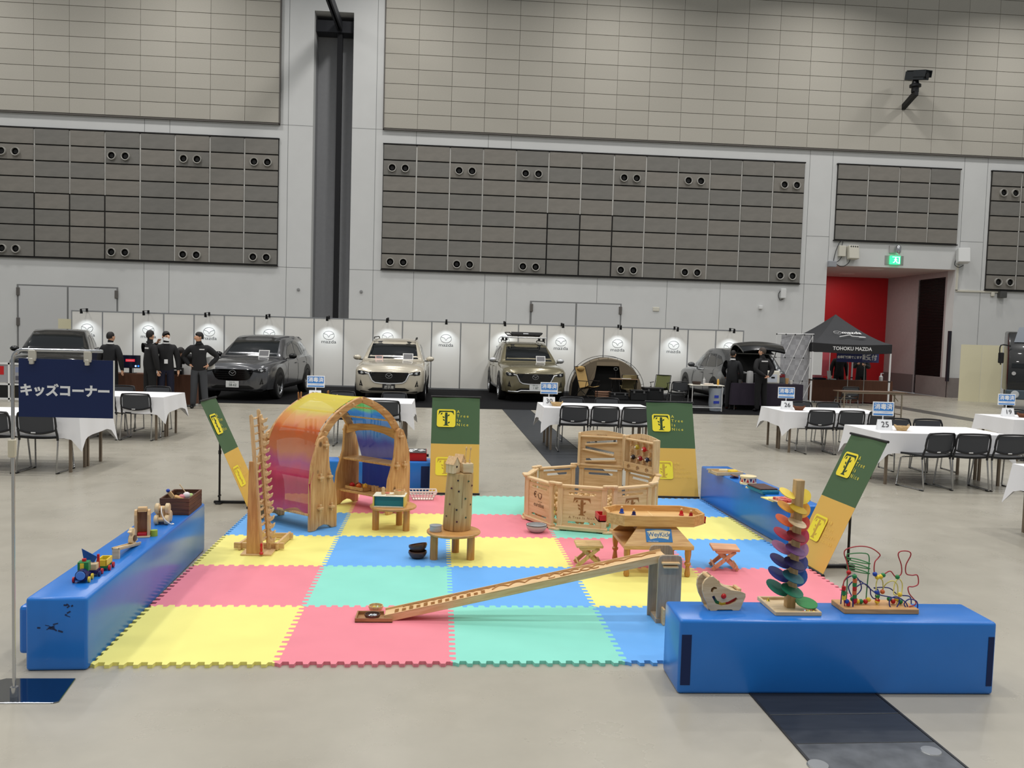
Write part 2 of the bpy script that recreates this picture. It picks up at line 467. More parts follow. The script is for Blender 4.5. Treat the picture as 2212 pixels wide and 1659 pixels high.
# seams in the white wall
seam = mat('seam_grey', S(126, 128, 128), 0.8)
SM = []
for x, z0, z1 in ((-5.91, 0, 17), (-2.84, 0, 17), (-10.84, 0, 4.05), (-9.98, 0, 4.05), (-10.84, 8.56, 9.05), (-9.98, 8.56, 9.05), (-1.40, 8.56, 9.05), (1.17, 8.56, 9.05), (2.0, 8.56, 9.05),
                  (-1.39, 0, 4.05), (1.18, 0, 4.05), (1.99, 0, 4.05), (13.08, 0, 9.02), (13.95, 4.9, 9.02), (19.04, 4.6, 9.02), (19.95, 0, 9.02), (5.3, 0, 4.05), (7.9, 0, 4.05), (9.9, 0, 4.05)):
    SM.append((x - 0.008, x + 0.008, z0, z1))
for x0, x1, z in ((-6.2, -5.05, 9.05), (-3.68, -2.56, 9.05), (-6.2, -5.05, 4.06), (-3.68, -2.56, 4.06), (12.92, 13.93, 4.1), (13.08, 13.95, 5.88), (19.04, 19.95, 5.9)):
    SM.append((x0, x1, z - 0.008, z + 0.008))
for x0, x1, z0, z1 in SM: MB().box(x0, x1, YW - 0.002, YW + 0.01, z0, z1).obj('wall_seam', seam, wall_back)

# grey stone panels in dark reveals
def stone(name, c, k):
    return mat(name, c, 0.62, var=0.10, vscale=2.2, aniso=(1, 1, 2.6), bump=0.05, bscale=30)
stones = [stone('stone_a', S(122, 119, 113), 0), stone('stone_b', S(127, 123, 116), 1), stone('stone_c', S(118, 116, 111), 2)]
reveal = mat('reveal_black', S(30, 29, 28), 0.8)
slot = mat('slot_white', S(214, 213, 208), 0.6)
CW = 1.1885
st_me = [MB().box(-CW / 2 + 0.024, CW / 2 - 0.024, -0.05, 0.03, -0.254, 0.254).mesh('stone_panel', mm, bevel=0.004) for mm in stones]
rng = random.Random(3)
ring_m = mat('nozzle_ring', S(165, 163, 157), 0.5); throat = mat('nozzle_throat', S(14, 14, 14), 0.6)
noz = MB().lathe([(0.118, 0.0), (0.118, 0.075), (0.142, 0.082), (0.15, 0.06), (0.15, 0.0)], 20, axis=(0, -1, 0)).mesh('air_nozzle', ring_m, smooth=40)
noz2 = MB().lathe([(0.0, 0.004), (0.118, 0.004)], 20, axis=(0, -1, 0)).lathe([(0.066, 0.02), (0.074, 0.04), (0.082, 0.02)], 20, axis=(0, -1, 0)).mesh('nozzle_throat', throat, smooth=40)
def stone_bay(name, x0, cols, rows, z0, rh, door=None, pairs=()):
    w_ = cols * CW
    back = MB().box(x0, x0 + w_, YW - 0.03, YW + 0.02, z0, z0 + rows * rh).obj(name, reveal, wall_back)
    z1 = z0 + rows * rh
    for c in range(1, cols):
        x = x0 + c * CW
        zz0 = z0 + 0.03
        if door and door[0] <= c <= door[1]: zz0 = z0 + rows // 2 * rh + 0.02
        MB().box(x - 0.022, x + 0.022, YW - 0.045, YW - 0.02, zz0, z1 - 0.03).obj('light_slot', slot, back)
    for r in range(rows):
        for c in range(cols):
            o = link('stone_panel', st_me[rng.randrange(3)], back, (x0 + (c + 0.5) * CW, YW - 0.03, z0 + (r + 0.5) * rh))
            if abs(rh - 0.5525) > 0.01: o.scale = (1, 1, rh / 0.5525)
    for px, pz in pairs:
        for s in (-1, 1):
            n = link('air_nozzle', noz, back, (px + s * 0.232, YW - 0.08, pz))
            link('nozzle_throat', noz2, n, (0, 0, 0))
    return back
Z0, RH = 4.11, 0.5525
stone_bay('panel_bay', -6.21 - 9 * CW, 9, 8, Z0, RH, (2, 4), [(x, z) for x in (-15.36, -11.68, -9.24, -6.82) for z in (7.70, 4.37)])
stone_bay('panel_bay', -2.56, 13, 8, Z0, RH, (5, 7), [(x, z) for x in (-2.0, 0.38, 2.77, 6.36, 8.74, 12.34) for z in (7.70, 4.37)])
stone_bay('panel_bay', 14.13, 4, 5, 5.77, 0.556)
stone_bay('panel_bay', 20.1, 2, 8, Z0 + 0.02, RH, None, [(x, z) for x in (20.79,) for z in (7.76, 4.42)])
# black ledge lines under and over the bays
for x0, x1, z in ((-16.9, -6.2, 4.09), (-16.9, -6.2, 8.545), (-2.57, 12.9, 4.09), (-2.57, 12.9, 8.545), (14.1, 18.9, 5.75), (14.1, 18.9, 8.56), (20.08, 22.5, 4.1), (20.08, 22.5, 8.56)):
    MB().box(x0, x1, YW - 0.085, YW, z - 0.02, z + 0.02).obj('bay_ledge', reveal, wall_back)
# upper wall of pale acoustic tiles
tile_m = [mat('upper_tile_a', S(172, 168, 158), 0.85, var=0.035, vscale=40), mat('upper_tile_b', S(176, 172, 162), 0.85, var=0.035, vscale=40)]
ut = [MB().box(-CW / 2 + 0.006, CW / 2 - 0.006, -0.06, 0.02, -0.2535, 0.2535).mesh('wall_tile', mm) for mm in tile_m]
joint = mat('tile_joint', S(142, 138, 130), 0.9)
for x0, cols, rows in ((-6.21 - 9 * CW, 9, 11), (-2.56, 21, 12)):
    b = MB().box(x0 - 0.02, x0 + cols * CW + 0.02, YW - 0.045, YW + 0.02, 9.06, 9.09 + rows * 0.52).obj('upper_tile_field', joint, wall_back)
    for r in range(rows):
        for c in range(cols):
            link('wall_tile', ut[rng.randrange(2)], b, (x0 + (c + 0.5) * CW, YW - 0.02, 9.09 + (r + 0.5) * 0.52)).scale = (1, 1, 0.99 if r else 0.985)
for x0, x1 in ((-17, -6.19), (-2.58, 22.5)):  # dark trim strips painted as the shadow line round the tile field
    MB().box(x0, x1, YW - 0.1, YW, 9.03, 9.075).obj('tile_shadow_line', mat('shadow_line_grey', S(92, 88, 84), 0.7), wall_back)
for x in (-6.2, -2.57):
    MB().box(x - 0.02, x + 0.02, YW - 0.1, YW, 9.03, 15.2).obj('tile_shadow_line', mat('shadow_line_grey', None), wall_back)

# double doors in the back wall
door_m = mat('door_grey', S(196, 197, 197), 0.6); hinge_m = mat('hinge_grey', S(112, 108, 104), 0.4, 0.5); gap = mat('door_gap', S(122, 123, 123), 0.7)
def double_door(name, x0, x1, h):
    d = struct(MB().box(x0 - 0.05, x1 + 0.05, YW - 0.012, YW, 0, h + 0.05).obj(name, gap))
    xm = (x0 + x1) / 2
    for a, b in ((x0, xm - 0.02), (xm + 0.02, x1)):
        MB().box(a + 0.02, b, YW - 0.03, YW - 0.01, 0.01, h).obj('door_leaf', door_m, d, bevel=0.004)
    for x in (x0, x1):
        for z in (0.5, 1.85, 2.9):
            MB().box(x - 0.05, x + 0.06, YW - 0.07, YW - 0.02, z - 0.14, z + 0.14).obj('hinge', hinge_m, d, bevel=0.01)
    return d
double_door('door_1', -15.1, -11.77, 3.1)
double_door('door_2', 2.9, 6.18, 3.1)

# alcove
red = mat('red_wall', S(186, 22, 30), 0.55, var=0.03)
struct(MB().box(13.4, 19.2, 36.0, 36.3, 0, 5.2).obj('wall_alcove_back', red))
pk = mat('alcove_grey', S(172, 160, 160), 0.7, var=0.03)
wr = MB(); wr.box(18.93, 19.3, YW + 0.5, 31.66, 0, 5.2); wr.box(18.93, 19.3, 33.55, 36.2, 0, 5.2); wr.box(18.93, 19.3, 31.66, 33.55, 4.6, 5.2)
wall_alc = struct(wr.obj('wall_alcove_side', pk, fix=False))
MB().box(18.9, 18.94, 33.6, 36.0, 0, 0.75).obj('kick_board', mat('kick_board', S(112, 104, 103), 0.6), wall_alc)
struct(MB().box(13.5, 13.93, YW + 0.5, 36.2, 0, 5.2).obj('wall_alcove_near', pk))
ceil = struct(MB().box(13.5, 19.3, YW + 0.01, 36.3, 4.82, 4.95).obj('ceiling_alcove', mat('alcove_ceiling', S(205, 190, 186), 0.7)))
dk = mat('shutter_dark', S(34, 30, 29), 0.5, 0.3)
sh = struct(MB().box(19.0, 19.1, 31.66, 33.55, 0, 4.6).obj('door_3', mat('shutter_back', S(16, 14, 14), 0.7)))
slat_me = MB().add([(0, -0.94, 0), (-0.035, -0.94, 0.01), (-0.035, -0.94, 0.03), (0, -0.94, 0.04), (0, 0.94, 0), (-0.035, 0.94, 0.01), (-0.035, 0.94, 0.03), (0, 0.94, 0.04)],
                   [(0, 1, 2, 3), (7, 6, 5, 4), (0, 4, 5, 1), (1, 5, 6, 2), (2, 6, 7, 3)]).mesh('shutter_slat', dk)
for k in range(76): link('shutter_slat', slat_me, sh, (18.99, 32.605, 0.02 + k * 0.06))
MB().box(18.82, 18.93, 31.0, 33.2, 0, 0.75).box(18.82, 19.9, 30.93, 31.04, 0, 0.75).obj('dado_panel', mat('dado_grey', S(128, 120, 118), 0.55, var=0.05), wall_back)
MB().box(18.70, 18.81, 30.85, 30.93, 0.62, 2.52).obj('corner_guard', mat('guard_navy', S(28, 24, 34), 0.5), wall_back)
for x, y in ((16.3, 34.4), (16.27, 31.95)):
    t = thing('downlight', 'round white ceiling downlight %s in the red alcove' % ('deep' if y > 33 else 'near the front edge'), 'downlight', (x, y, 4.83), 0, 'alcove downlights')
    MB().lathe([(0.30, 0.0), (0.30, -0.015), (0.24, -0.012)], 24).obj('trim_ring', mat('trim_white', S(225, 220, 215), 0.5), t)
    MB().lathe([(0.0, -0.008), (0.24, -0.008)], 24).obj('diffuser', mat('downlight_glow', (1, 1, 1, 1), emit=(1, 0.93, 0.9, 1), estr=4.0), t)
    L = bpy.data.lights.new('downlight_lamp', 'AREA'); L.shape = 'DISK'; L.size = 0.45; L.energy = 26; L.color = (1, 0.92, 0.86)
    lo = bpy.data.objects.new('downlight_lamp', L); COL.objects.link(lo); lo.parent = t; lo.location = (0, 0, -0.03)

# fixtures on the wall
cream = mat('fixture_cream', S(206, 203, 190), 0.5); pale = mat('fixture_white', S(216, 217, 216), 0.45); dkg = mat('fixture_dark', S(42, 44, 46), 0.5)
def fixture(name, label, cat, x, z, w_, h_, d_, m_, bev=0.015):
    t = thing(name, label, cat, (x, YW, z))
    MB().box(-w_ / 2, w_ / 2, -d_, 0, -h_ / 2, h_ / 2).obj('housing', m_, t, bevel=bev)
    return t
t = fixture('wall_plate', 'small cream blank plate above the tent on the white wall', 'wall plate', 7.52, 2.99, 0.24, 0.16, 0.03, cream)
t = fixture('alarm_box', 'white alarm box with hanging cable high beside the stone bay', 'alarm box', 12.27, 3.72, 0.2, 0.36, 0.14, pale)
MB().tube(cr([(-0.1, -0.05, 0.1), (-0.16, -0.03, -0.05), (-0.1, -0.04, -0.24), (0.02, -0.05, -0.2)], 5), 0.012, 6).obj('cable', dkg, t, smooth=60)
t = fixture('detector', 'small white detector low beside the black gazebo roof', 'detector', 11.45, 3.18, 0.13, 0.13, 0.1, pale)
for x, lb in ((-5.47, 'small grey round sensor beside the niche on its door side'), (-3.25, 'small grey round sensor beside the niche on its car side')):
    t = thing('round_sensor', lb, 'sensor', (x, YW, 3.28)); MB().lathe([(0.055, 0), (0.055, 0.03), (0.0, 0.045)], 14, axis=(0, -1, 0)).obj('dome', mat('sensor_grey', S(140, 140, 140), 0.5), t, smooth=40)
# exit sign
t = thing('exit_sign', 'lit green emergency exit sign above the alcove opening', 'exit sign', (16.5, YW, 5.1))
MB().box(-0.36, 0.36, -0.02, 0, -0.17, 0.17).obj('back_plate', mat('sign_plate', S(160, 160, 158), 0.4, 0.4), t, bevel=0.004)
bx = MB().box(-0.19, 0.19, -0.12, -0.02, -0.16, 0.16).obj('light_box', mat('exit_green', S(30, 190, 110), 0.4, emit=S(60, 235, 150), estr=1.5), t, bevel=0.006)
g = MB(); ew = mat('exit_white', (1, 1, 1, 1), emit=(0.8, 1, 0.9, 1), estr=1.8)
g.ball((0.0, 0, 0.075), 0.022, 8, 6); g.bar((0.0, 0, 0.05), (-0.02, 0, -0.02), 0.03, 0.03); g.bar((-0.02, 0, -0.02), (0.05, 0, -0.06), 0.02, 0.02); g.bar((0.05, 0, -0.06), (0.05, 0, -0.11), 0.02, 0.02)
g.bar((-0.02, 0, -0.02), (-0.06, 0, -0.09), 0.02, 0.02); g.bar((-0.06, 0, -0.09), (-0.1, 0, -0.09), 0.02, 0.02); g.bar((0, 0, 0.04), (0.06, 0, 0.0), 0.016, 0.016); g.bar((0, 0, 0.04), (-0.06, 0, 0.02), 0.016, 0.016)
for x0, x1, z0, z1 in ((0.09, 0.15, -0.12, -0.1), (0.13, 0.15, -0.12, 0.11), (-0.13, 0.15, 0.1, 0.115)): g.box(x0, x1, -0.008, 0.008, z0, z1)
g.obj('running_man', ew, t, (0, -0.125, 0))
t = thing('dome_camera', 'small chrome dome camera just above the exit sign', 'camera', (16.5, YW, 5.5))
MB().box(-0.22, -0.02, -0.06, 0, -0.14, 0.14).obj('bracket', mat('bracket_grey', S(170, 170, 168), 0.4), t, bevel=0.01)
MB().lathe([(0.0, -0.2), (0.07, -0.17), (0.1, -0.1), (0.1, 0.08), (0.07, 0.13), (0.0, 0.14)], 16, (0.06, -0.16, 0)).obj('dome', mat('chrome', S(190, 192, 195), 0.18, 0.9), t, smooth=50)
t = thing('junction_box', 'cream control box with black cables beside the alcove corner', 'control box', (14.43, YW, 5.36))
MB().box(-0.13, 0.13, -0.16, 0, -0.2, 0.2).obj('housing', cream, t, bevel=0.015)
c = MB()
c.tube(cr([(-0.02, -0.1, 0.2), (0.0, -0.12, 0.35), (-0.1, -0.1, 0.33), (-0.22, -0.06, 0.0), (-0.3, -0.06, -0.4)], 6), 0.013, 6); c.tube(cr([(0, -0.1, -0.2), (-0.1, -0.08, -0.36), (-0.25, -0.06, -0.42)], 6), 0.013, 6)
c.obj('cable', dkg, t, smooth=60)
t = thing('speaker_box', 'cream slanted box with four round holes beside the cables', 'speaker', (14.82, YW, 5.3), (R(-8), 0, R(6)))
MB().box(-0.2, 0.2, -0.24, -0.02, -0.25, 0.25).obj('housing', cream, t, bevel=0.02)
for k in range(4): MB().lathe([(0.0, 0.006), (0.028, 0.006), (0.028, 0)], 10, (-0.13 + k * 0.087, -0.24, 0.2), (0, -1, 0)).obj('port', dkg, t)
t = fixture('terminal_box', 'small blue-grey terminal box at the alcove corner', 'terminal box', 14.08, 4.87, 0.3, 0.22, 0.16, mat('term_grey', S(150, 153, 158), 0.5))
c = MB(); c.tube(cr([(0.15, -0.08, 0.0), (0.4, -0.06, -0.08), (0.62, -0.08, 0.05), (0.68, -0.1, 0.22)], 6), 0.015, 6); c.obj('cable', dkg, t, smooth=60)
t = thing('wall_speaker', 'pale grey wall speaker tilted at the far corner of the alcove', 'speaker', (19.1, YW, 5.3), (R(-10), 0, R(-16)))
MB().box(-0.2, 0.22, -0.42, -0.1, -0.28, 0.26).obj('housing', pale, t, bevel=0.02)
MB().box(-0.14, -0.04, -0.12, 0.02, -0.05, 0.18).obj('bracket', mat('bracket_grey', None), t)
MB().tube(cr([(-0.18, -0.1, -0.1), (-0.24, -0.1, -0.3), (-0.1, -0.12, -0.42), (0.05, -0.15, -0.34)], 6), 0.013, 6).obj('cable', dkg, t, smooth=60)
pipe = MB(); pipe.box(18.96, 19.02, YW - 0.05, YW, 4.05, 5.0); pipe.box(18.96, 20.7, YW - 0.05, YW, 4.02, 4.08)
pipe.obj('conduit', mat('conduit_cream', S(214, 210, 196), 0.5), wall_back)
t = fixture('flood_lamp', 'small dark flood lamp under the end stone bay', 'flood lamp', 20.75, 3.95, 0.26, 0.24, 0.22, mat('flood_dark', S(74, 74, 72), 0.5))
t = fixture('switch_box', 'small cream switch box beside the dark flood lamp', 'switch box', 20.42, 3.96, 0.13, 0.16, 0.08, cream)
# pan-tilt camera high on the wall
t = thing('pan_tilt_camera', 'black pan-tilt camera on an angled bracket high on the tiled wall', 'camera', (16.5, YW, 10.65))
MB().ext([(0, -0.05), (0, 0.16), (-0.72, 0.42), (-0.95, 0.42), (-0.95, 0.27), (-0.72, 0.2)], 'yz', -0.07, 0.07).obj('bracket', blk, t, bevel=0.01)
MB().lathe([(0.13, 0.0), (0.13, 0.16), (0.2, 0.18), (0.2, 0.26), (0.13, 0.3), (0.1, 0.42)], 14, (0.0, -0.82, 0.42)).obj('pan_head', blk, t, smooth=40)
hb = MB(Matrix.Translation((0, -0.85, 0.98)) @ Euler((R(12), R(-4), R(24))).to_matrix().to_4x4())
hb.box(-0.16, 0.16, -0.42, 0.36, -0.14, 0.16); hb.box(-0.19, 0.19, -0.5, 0.3, 0.16, 0.19); hb.box(-0.19, -0.16, -0.5, 0.0, -0.05, 0.17); hb.box(0.16, 0.19, -0.5, 0.0, -0.05, 0.17)
hb.obj('camera_housing', mat('housing_black', S(46, 50, 54), 0.5, 0.2), t, bevel=0.01)
MB(Matrix.Translation((0, -0.85, 0.98)) @ Euler((R(12), R(-4), R(24))).to_matrix().to_4x4()).lathe([(0.0, 0.0), (0.09, 0.0), (0.1, 0.04)], 14, (0, -0.43, 0), (0, -1, 0)).obj('lens', throat, t)
# ================================================================== display wall with logos and spotlights
YB = 28.4
def oval_logo():
    """winged oval emblem, one unit wide, in the xy plane"""
    m = MB()
    m.tube([(0.5 * math.cos(R(a)), 0.385 * math.sin(R(a)), 0) for a in range(0, 360, 12)], 0.016, 5, closed=True)
    wing = cr([(-0.47, 0.15, 0), (-0.3, 0.1, 0), (-0.12, 0.02, 0), (0, -0.16, 0), (0.12, 0.02, 0), (0.3, 0.1, 0), (0.47, 0.15, 0)], 5)
    m.tube(wing, 0.016, 5)
    for p in m.v: p.z *= 0.5
    return m
logo_ink = mat('logo_ink', S(70, 72, 76), 0.6)
em_me = oval_logo(); 
for p in em_me.v: p *= 0.36
em_me = em_me.mesh('winged_oval', logo_ink)
panel_w = mat('panel_white', S(240, 238, 231), 0.6, var=0.015, vscale=1.0); alu = mat('aluminium', S(176, 178, 180), 0.35, 0.7)
dw = thing('display_wall', 'long white system wall of framed panels behind the cars', 'display wall', (0, YB, 0))
PX0, PWD, PH_ = -12.17, 0.9612, 2.27
pan_me = MB().box(-PWD / 2 + 0.02, PWD / 2 - 0.02, -0.006, 0.006, 0.03, PH_ - 0.03).mesh('wall_panel', panel_w)
pst_me = MB().cyl((0, 0, 0), (0, 0, PH_), 0.02, n=8).mesh('wall_post', alu, smooth=40)
for k in range(24): link('wall_post', pst_me, dw, (PX0 + k * PWD, 0, 0))
MB().box(PX0, PX0 + 23 * PWD, -0.012, 0.012, PH_ - 0.035, PH_).obj('top_rail', alu, dw); MB().box(PX0, PX0 + 23 * PWD, -0.012, 0.012, 0.0, 0.06).obj('base_rail', alu, dw)
for k in range(23):
    x = PX0 + (k + 0.5) * PWD
    p = link('wall_panel', pan_me, dw, (x, 0, 0))
    if k % 2 == 0:
        put('winged_oval', em_me, p, frame((0, -0.011, 1.70), (1, 0, 0), (0, 0, 1)))
        letter('mazda', 0.155, logo_ink, frame((0, -0.009, 1.485), (1, 0, 0), (0, 0, 1)), p, 'brand_name', sx=1.25)
MB().box(PX0 - 0.012, PX0 + 0.012, 0.0, 0.9, 0.03, PH_).obj('return_panel', panel_w, dw)
MB().box(PX0 - 0.31, PX0 - 0.29, 0.9, 0.93, 0, PH_).box(PX0 - 0.31, PX0, 0.9, 0.93, PH_ - 0.03, PH_).obj('return_frame', alu, dw)
spot_mat = mat('spot_black', S(20, 20, 22), 0.4)
ordn = ['first', 'second', 'third', 'fourth', 'fifth', 'sixth', 'seventh', 'eighth', 'ninth', 'tenth', 'eleventh', 'twelfth']
arm_me = MB().tube([(0, 0.02, PH_ - 0.02), (0, -0.02, PH_ + 0.05), (0, -0.42, PH_ + 0.04)], 0.009, 6).mesh('arm', spot_mat, smooth=40)
clamp_me = MB().boxc((0, 0, PH_ + 0.015), (0.06, 0.05, 0.11)).mesh('clamp', spot_mat, bevel=0.006)
head_me = MB(Matrix.Translation((0, -0.43, PH_ - 0.03)) @ Matrix.Rotation(R(20), 4, 'X')).lathe([(0.03, 0.07), (0.036, 0.0), (0.045, -0.07), (0.0, -0.068)], 12).mesh('lamp_head', spot_mat, smooth=40)
for k in range(12):
    x = PX0 + (2 * k + 0.5) * PWD
    t = thing('arm_spotlight', '%s black arm spotlight along the white display wall, counting from the door side' % ordn[k], 'spotlight', (x, YB - 0.02, 0), 0, 'arm spotlights on the display wall')
    link('arm', arm_me, t); link('clamp', clamp_me, t); link('lamp_head', head_me, t)
    L = bpy.data.lights.new('arm_spot_lamp', 'SPOT'); L.energy = 26; L.spot_size = R(84); L.spot_blend = 0.9; L.shadow_soft_size = 0.03; L.color = (0.84, 0.92, 1.0)
    lo = bpy.data.objects.new('arm_spot_lamp', L); COL.objects.link(lo); lo.parent = t; lo.location = (0, -0.46, PH_ - 0.11)
    lo.rotation_euler = (Vector((0, 0.46, -0.75))).to_track_quat('-Z', 'Y').to_euler()
o = MB().box(-0.24, 0.24, -0.02, 0.02, 0, 1.98).obj('leaning_board', mat('board_cream', S(222, 216, 184), 0.6), None, (-12.52, YB + 0.4, 0)); tag(o, 'plain cream board standing at the door end of the display wall', 'board')
t = thing('notice_strip', 'narrow red and white notice on the end post of the display wall', 'notice', (PX0 - 0.12, YB + 0.1, 1.05))
MB().box(-0.05, 0.05, -0.005, 0.005, 0, 0.36).obj('paper', mat('paper_white', S(232, 232, 230), 0.7), t); MB().box(-0.045, 0.045, -0.008, -0.004, 0.18, 0.34).obj('red_print', mat('print_red', S(200, 60, 60), 0.7), t)

# ================================================================== cars
def drape(bvh, poly, axis, sgn, off=0.006, step=0.07, mats=None):
    """lay a 2-D outline onto the body by shooting rays along an axis"""
    from mathutils.geometry import delaunay_2d_cdt
    P = []
    n = len(poly)
    for i in range(n):
        a, b = Vector(poly[i]), Vector(poly[(i + 1) % n]); k = max(1, int((b - a).length / step))
        P += [a + (b - a) * (j / k) for j in range(k)]
    nb = len(P)
    x0, x1 = min(p.x for p in P), max(p.x for p in P); y0, y1 = min(p.y for p in P), max(p.y for p in P)
    def ins(q):
        c = False; j = nb - 1
        for i in range(nb):
            if (P[i].y > q.y) != (P[j].y > q.y) and q.x < (P[j].x - P[i].x) * (q.y - P[i].y) / (P[j].y - P[i].y) + P[i].x: c = not c
            j = i
        return c
    B = P[:nb]; x = x0 + step / 2; G_ = []
    while x < x1:
        y = y0 + step / 2
        while y < y1:
            q = Vector((x, y))
            if ins(q) and min((q - b).length for b in B) > step * 0.4: G_.append(q)
            y += step
        x += step
    r = delaunay_2d_cdt(P + G_, [(i, (i + 1) % nb) for i in range(nb)], [], 1, 1e-6)
    vs = []; ok = []; last = None
    for q in r[0]:
        if axis == 'x': o, d = Vector((sgn * 6, q.x, q.y)), Vector((-sgn, 0, 0))
        elif axis == 'y': o, d = Vector((q.x, sgn * 6, q.y)), Vector((0, -sgn, 0))
        else: o, d = Vector((q.x, q.y, 6)), Vector((0, 0, -1))
        h = bvh.ray_cast(o, d)
        if h[0] is None: vs.append(Vector((0, 0, 0))); ok.append(False)
        else: vs.append(h[0] - d * off); ok.append(True)
    fs = [tuple(f) for f in r[2] if all(ok[i] for i in f)]
    return MB().add(vs, fs)
def along(bvh, pts, axis, sgn, off=0.01):
    out = []
    for q in pts:
        if axis == 'x': o, d = Vector((sgn * 6, q[0], q[1])), Vector((-sgn, 0, 0))
        else: o, d = Vector((q[0], sgn * 6, q[1])), Vector((0, -sgn, 0))
        h = bvh.ray_cast(o, d)
        if h[0] is not None: out.append(h[0] - d * off)
    return out
def lerp_rows(rows, n):
    out = []
    for i in range(len(rows) - 1):
        a = rows[max(i - 1, 0)]; b = rows[i]; c = rows[i + 1]; d = rows[min(i + 2, len(rows) - 1)]
        for j in range(n):
            t = j / n
            out.append([b[k] + (c[k] - b[k]) * t if k == 0 else 0.5 * (2 * b[k] + (c[k] - a[k]) * t + (2 * a[k] - 5 * b[k] + 4 * c[k] - d[k]) * t * t + (3 * b[k] - a[k] - 3 * c[k] + d[k]) * t ** 3) for k in range(len(b))])
    out.append(list(rows[-1]))
    return out
# station: x, half width, bottom, shoulder, centre top
LOWER = [(2.36, 0.60, 0.34, 0.70, 0.84), (2.33, 0.74, 0.26, 0.76, 0.90), (2.24, 0.86, 0.23, 0.84, 0.965), (2.05, 0.915, 0.22, 0.91, 1.01), (1.7, 0.94, 0.22, 0.96, 1.05), (1.25, 0.945, 0.22, 0.99, 1.085), (0.8, 0.945, 0.22, 1.01, 1.10), (0.0, 0.945, 0.22, 1.03, 1.08), (-1.0, 0.945, 0.22, 1.06, 1.08), (-1.7, 0.945, 0.24, 1.08, 1.1), (-2.1, 0.925, 0.28, 1.08, 1.1), (-2.28, 0.88, 0.32, 1.04, 1.08), (-2.36, 0.78, 0.40, 0.95, 1.0)]
UPPER = [(1.02, 0.66, 1.04, 1.08), (0.86, 0.715, 1.04, 1.18), (0.5, 0.73, 1.04, 1.42), (0.22, 0.73, 1.04, 1.58), (-0.05, 0.725, 1.04, 1.645), (-0.6, 0.72, 1.04, 1.675), (-1.2, 0.71, 1.04, 1.66), (-1.7, 0.695, 1.04, 1.60), (-1.98, 0.68, 1.04, 1.46), (-2.2, 0.66, 1.04, 1.22), (-2.27, 0.65, 1.04, 1.08)]
glass = mat('car_glass', S(16, 20, 22), 0.06, spec=0.6, coat=0.3); trim_b = mat('trim_black', S(18, 18, 19), 0.5); gloss_b = mat('gloss_black', S(9, 9, 10), 0.12, spec=0.6)
chrome_c = mat('chrome', None); tyre = mat('tyre', S(22, 22, 23), 0.85); rimm = mat('alloy_rim', S(150, 152, 155), 0.25, 0.8); lampg = mat('lamp_glass', S(46, 48, 50), 0.08, spec=0.8, coat=0.5)
bright_t = mat('bright_trim', S(226, 228, 230), 0.25, 0.35); seat_dark = mat('seat_dark', S(40, 40, 42), 0.7)
def car_shapes():
    low = MB(); rings = []
    for x, w_, zb, zs, zt in lerp_rows(LOWER, 4):
        h = [(0, zb), (w_ * 0.8, zb), (w_ * 0.955, zb + 0.07), (w_, zb + (zs - zb) * 0.45), (w_ * 0.985, zs - 0.07), (w_ * 0.94, zs), (w_ * 0.8, zs + (zt - zs) * 0.5), (w_ * 0.45, zs + (zt - zs) * 0.86), (0, zt)]
        rings.append([Vector((x, y, z)) for y, z in h] + [Vector((x, -y, z)) for y, z in h[-2:0:-1]])
    low.loft(rings)
    up = MB(); rings = []
    for x, w_, z0, z1 in lerp_rows(UPPER, 4):
        d = z1 - z0; tuck = 0.16 * min(1, d / 0.5)
        h = [(0, z0 - 0.06), (w_ + 0.17, z0 - 0.06), (w_ + 0.15 - tuck * 0.1, z0), (w_ + 0.13 - tuck * 0.62, z0 + d * 0.6), (w_ + 0.11 - tuck, z0 + d * 0.86), (w_ * 0.86, z0 + d * 0.97), (w_ * 0.45, z1), (0, z1 + 0.004)]
        rings.append([Vector((x, y, z)) for y, z in h] + [Vector((x, -y, z)) for y, z in h[-2:0:-1]])
    up.loft(rings)
    return low, up
_low, _up = car_shapes()
low_bvh = BVHTree.FromPolygons([tuple(p) for p in _low.v], _low.f); up_bvh = BVHTree.FromPolygons([tuple(p) for p in _up.v], _up.f)
def mir(poly): return [(-p[0], p[1]) for p in poly][::-1]
def wheel_mesh():
    w_ = MB(); w_.lathe([(0.25, -0.11), (0.34, -0.115), (0.365, -0.09), (0.37, 0.0), (0.365, 0.09), (0.34, 0.115), (0.25, 0.11)], 28, axis=(0, 1, 0), caps=False)
    r_ = MB(); r_.lathe([(0.0, 0.075), (0.04, 0.08), (0.05, 0.07)], 16, axis=(0, 1, 0)); r_.lathe([(0.225, 0.07), (0.25, 0.11), (0.255, 0.10), (0.255, -0.05)], 28, axis=(0, 1, 0), caps=False)
    for k in range(5):
        for da in (-0.14, 0.14):
            a = 2 * PI * k / 5; r_.bar((0.04 * math.cos(a), 0.07, 0.04 * math.sin(a)), (0.235 * math.cos(a + da), 0.085, 0.235 * math.sin(a + da)), 0.035, 0.02, (0, 1, 0))
    b_ = MB().lathe([(0.0, 0.0), (0.25, 0.0)], 28, axis=(0, 1, 0), caps=False)
    return w_.mesh('tyre', tyre, smooth=40), r_.mesh('wheel_rim', rimm, smooth=40), b_.mesh('brake_disc', mat('brake_dark', S(40, 40, 42), 0.5, 0.4))
WHEEL = wheel_mesh()
BODY = {}
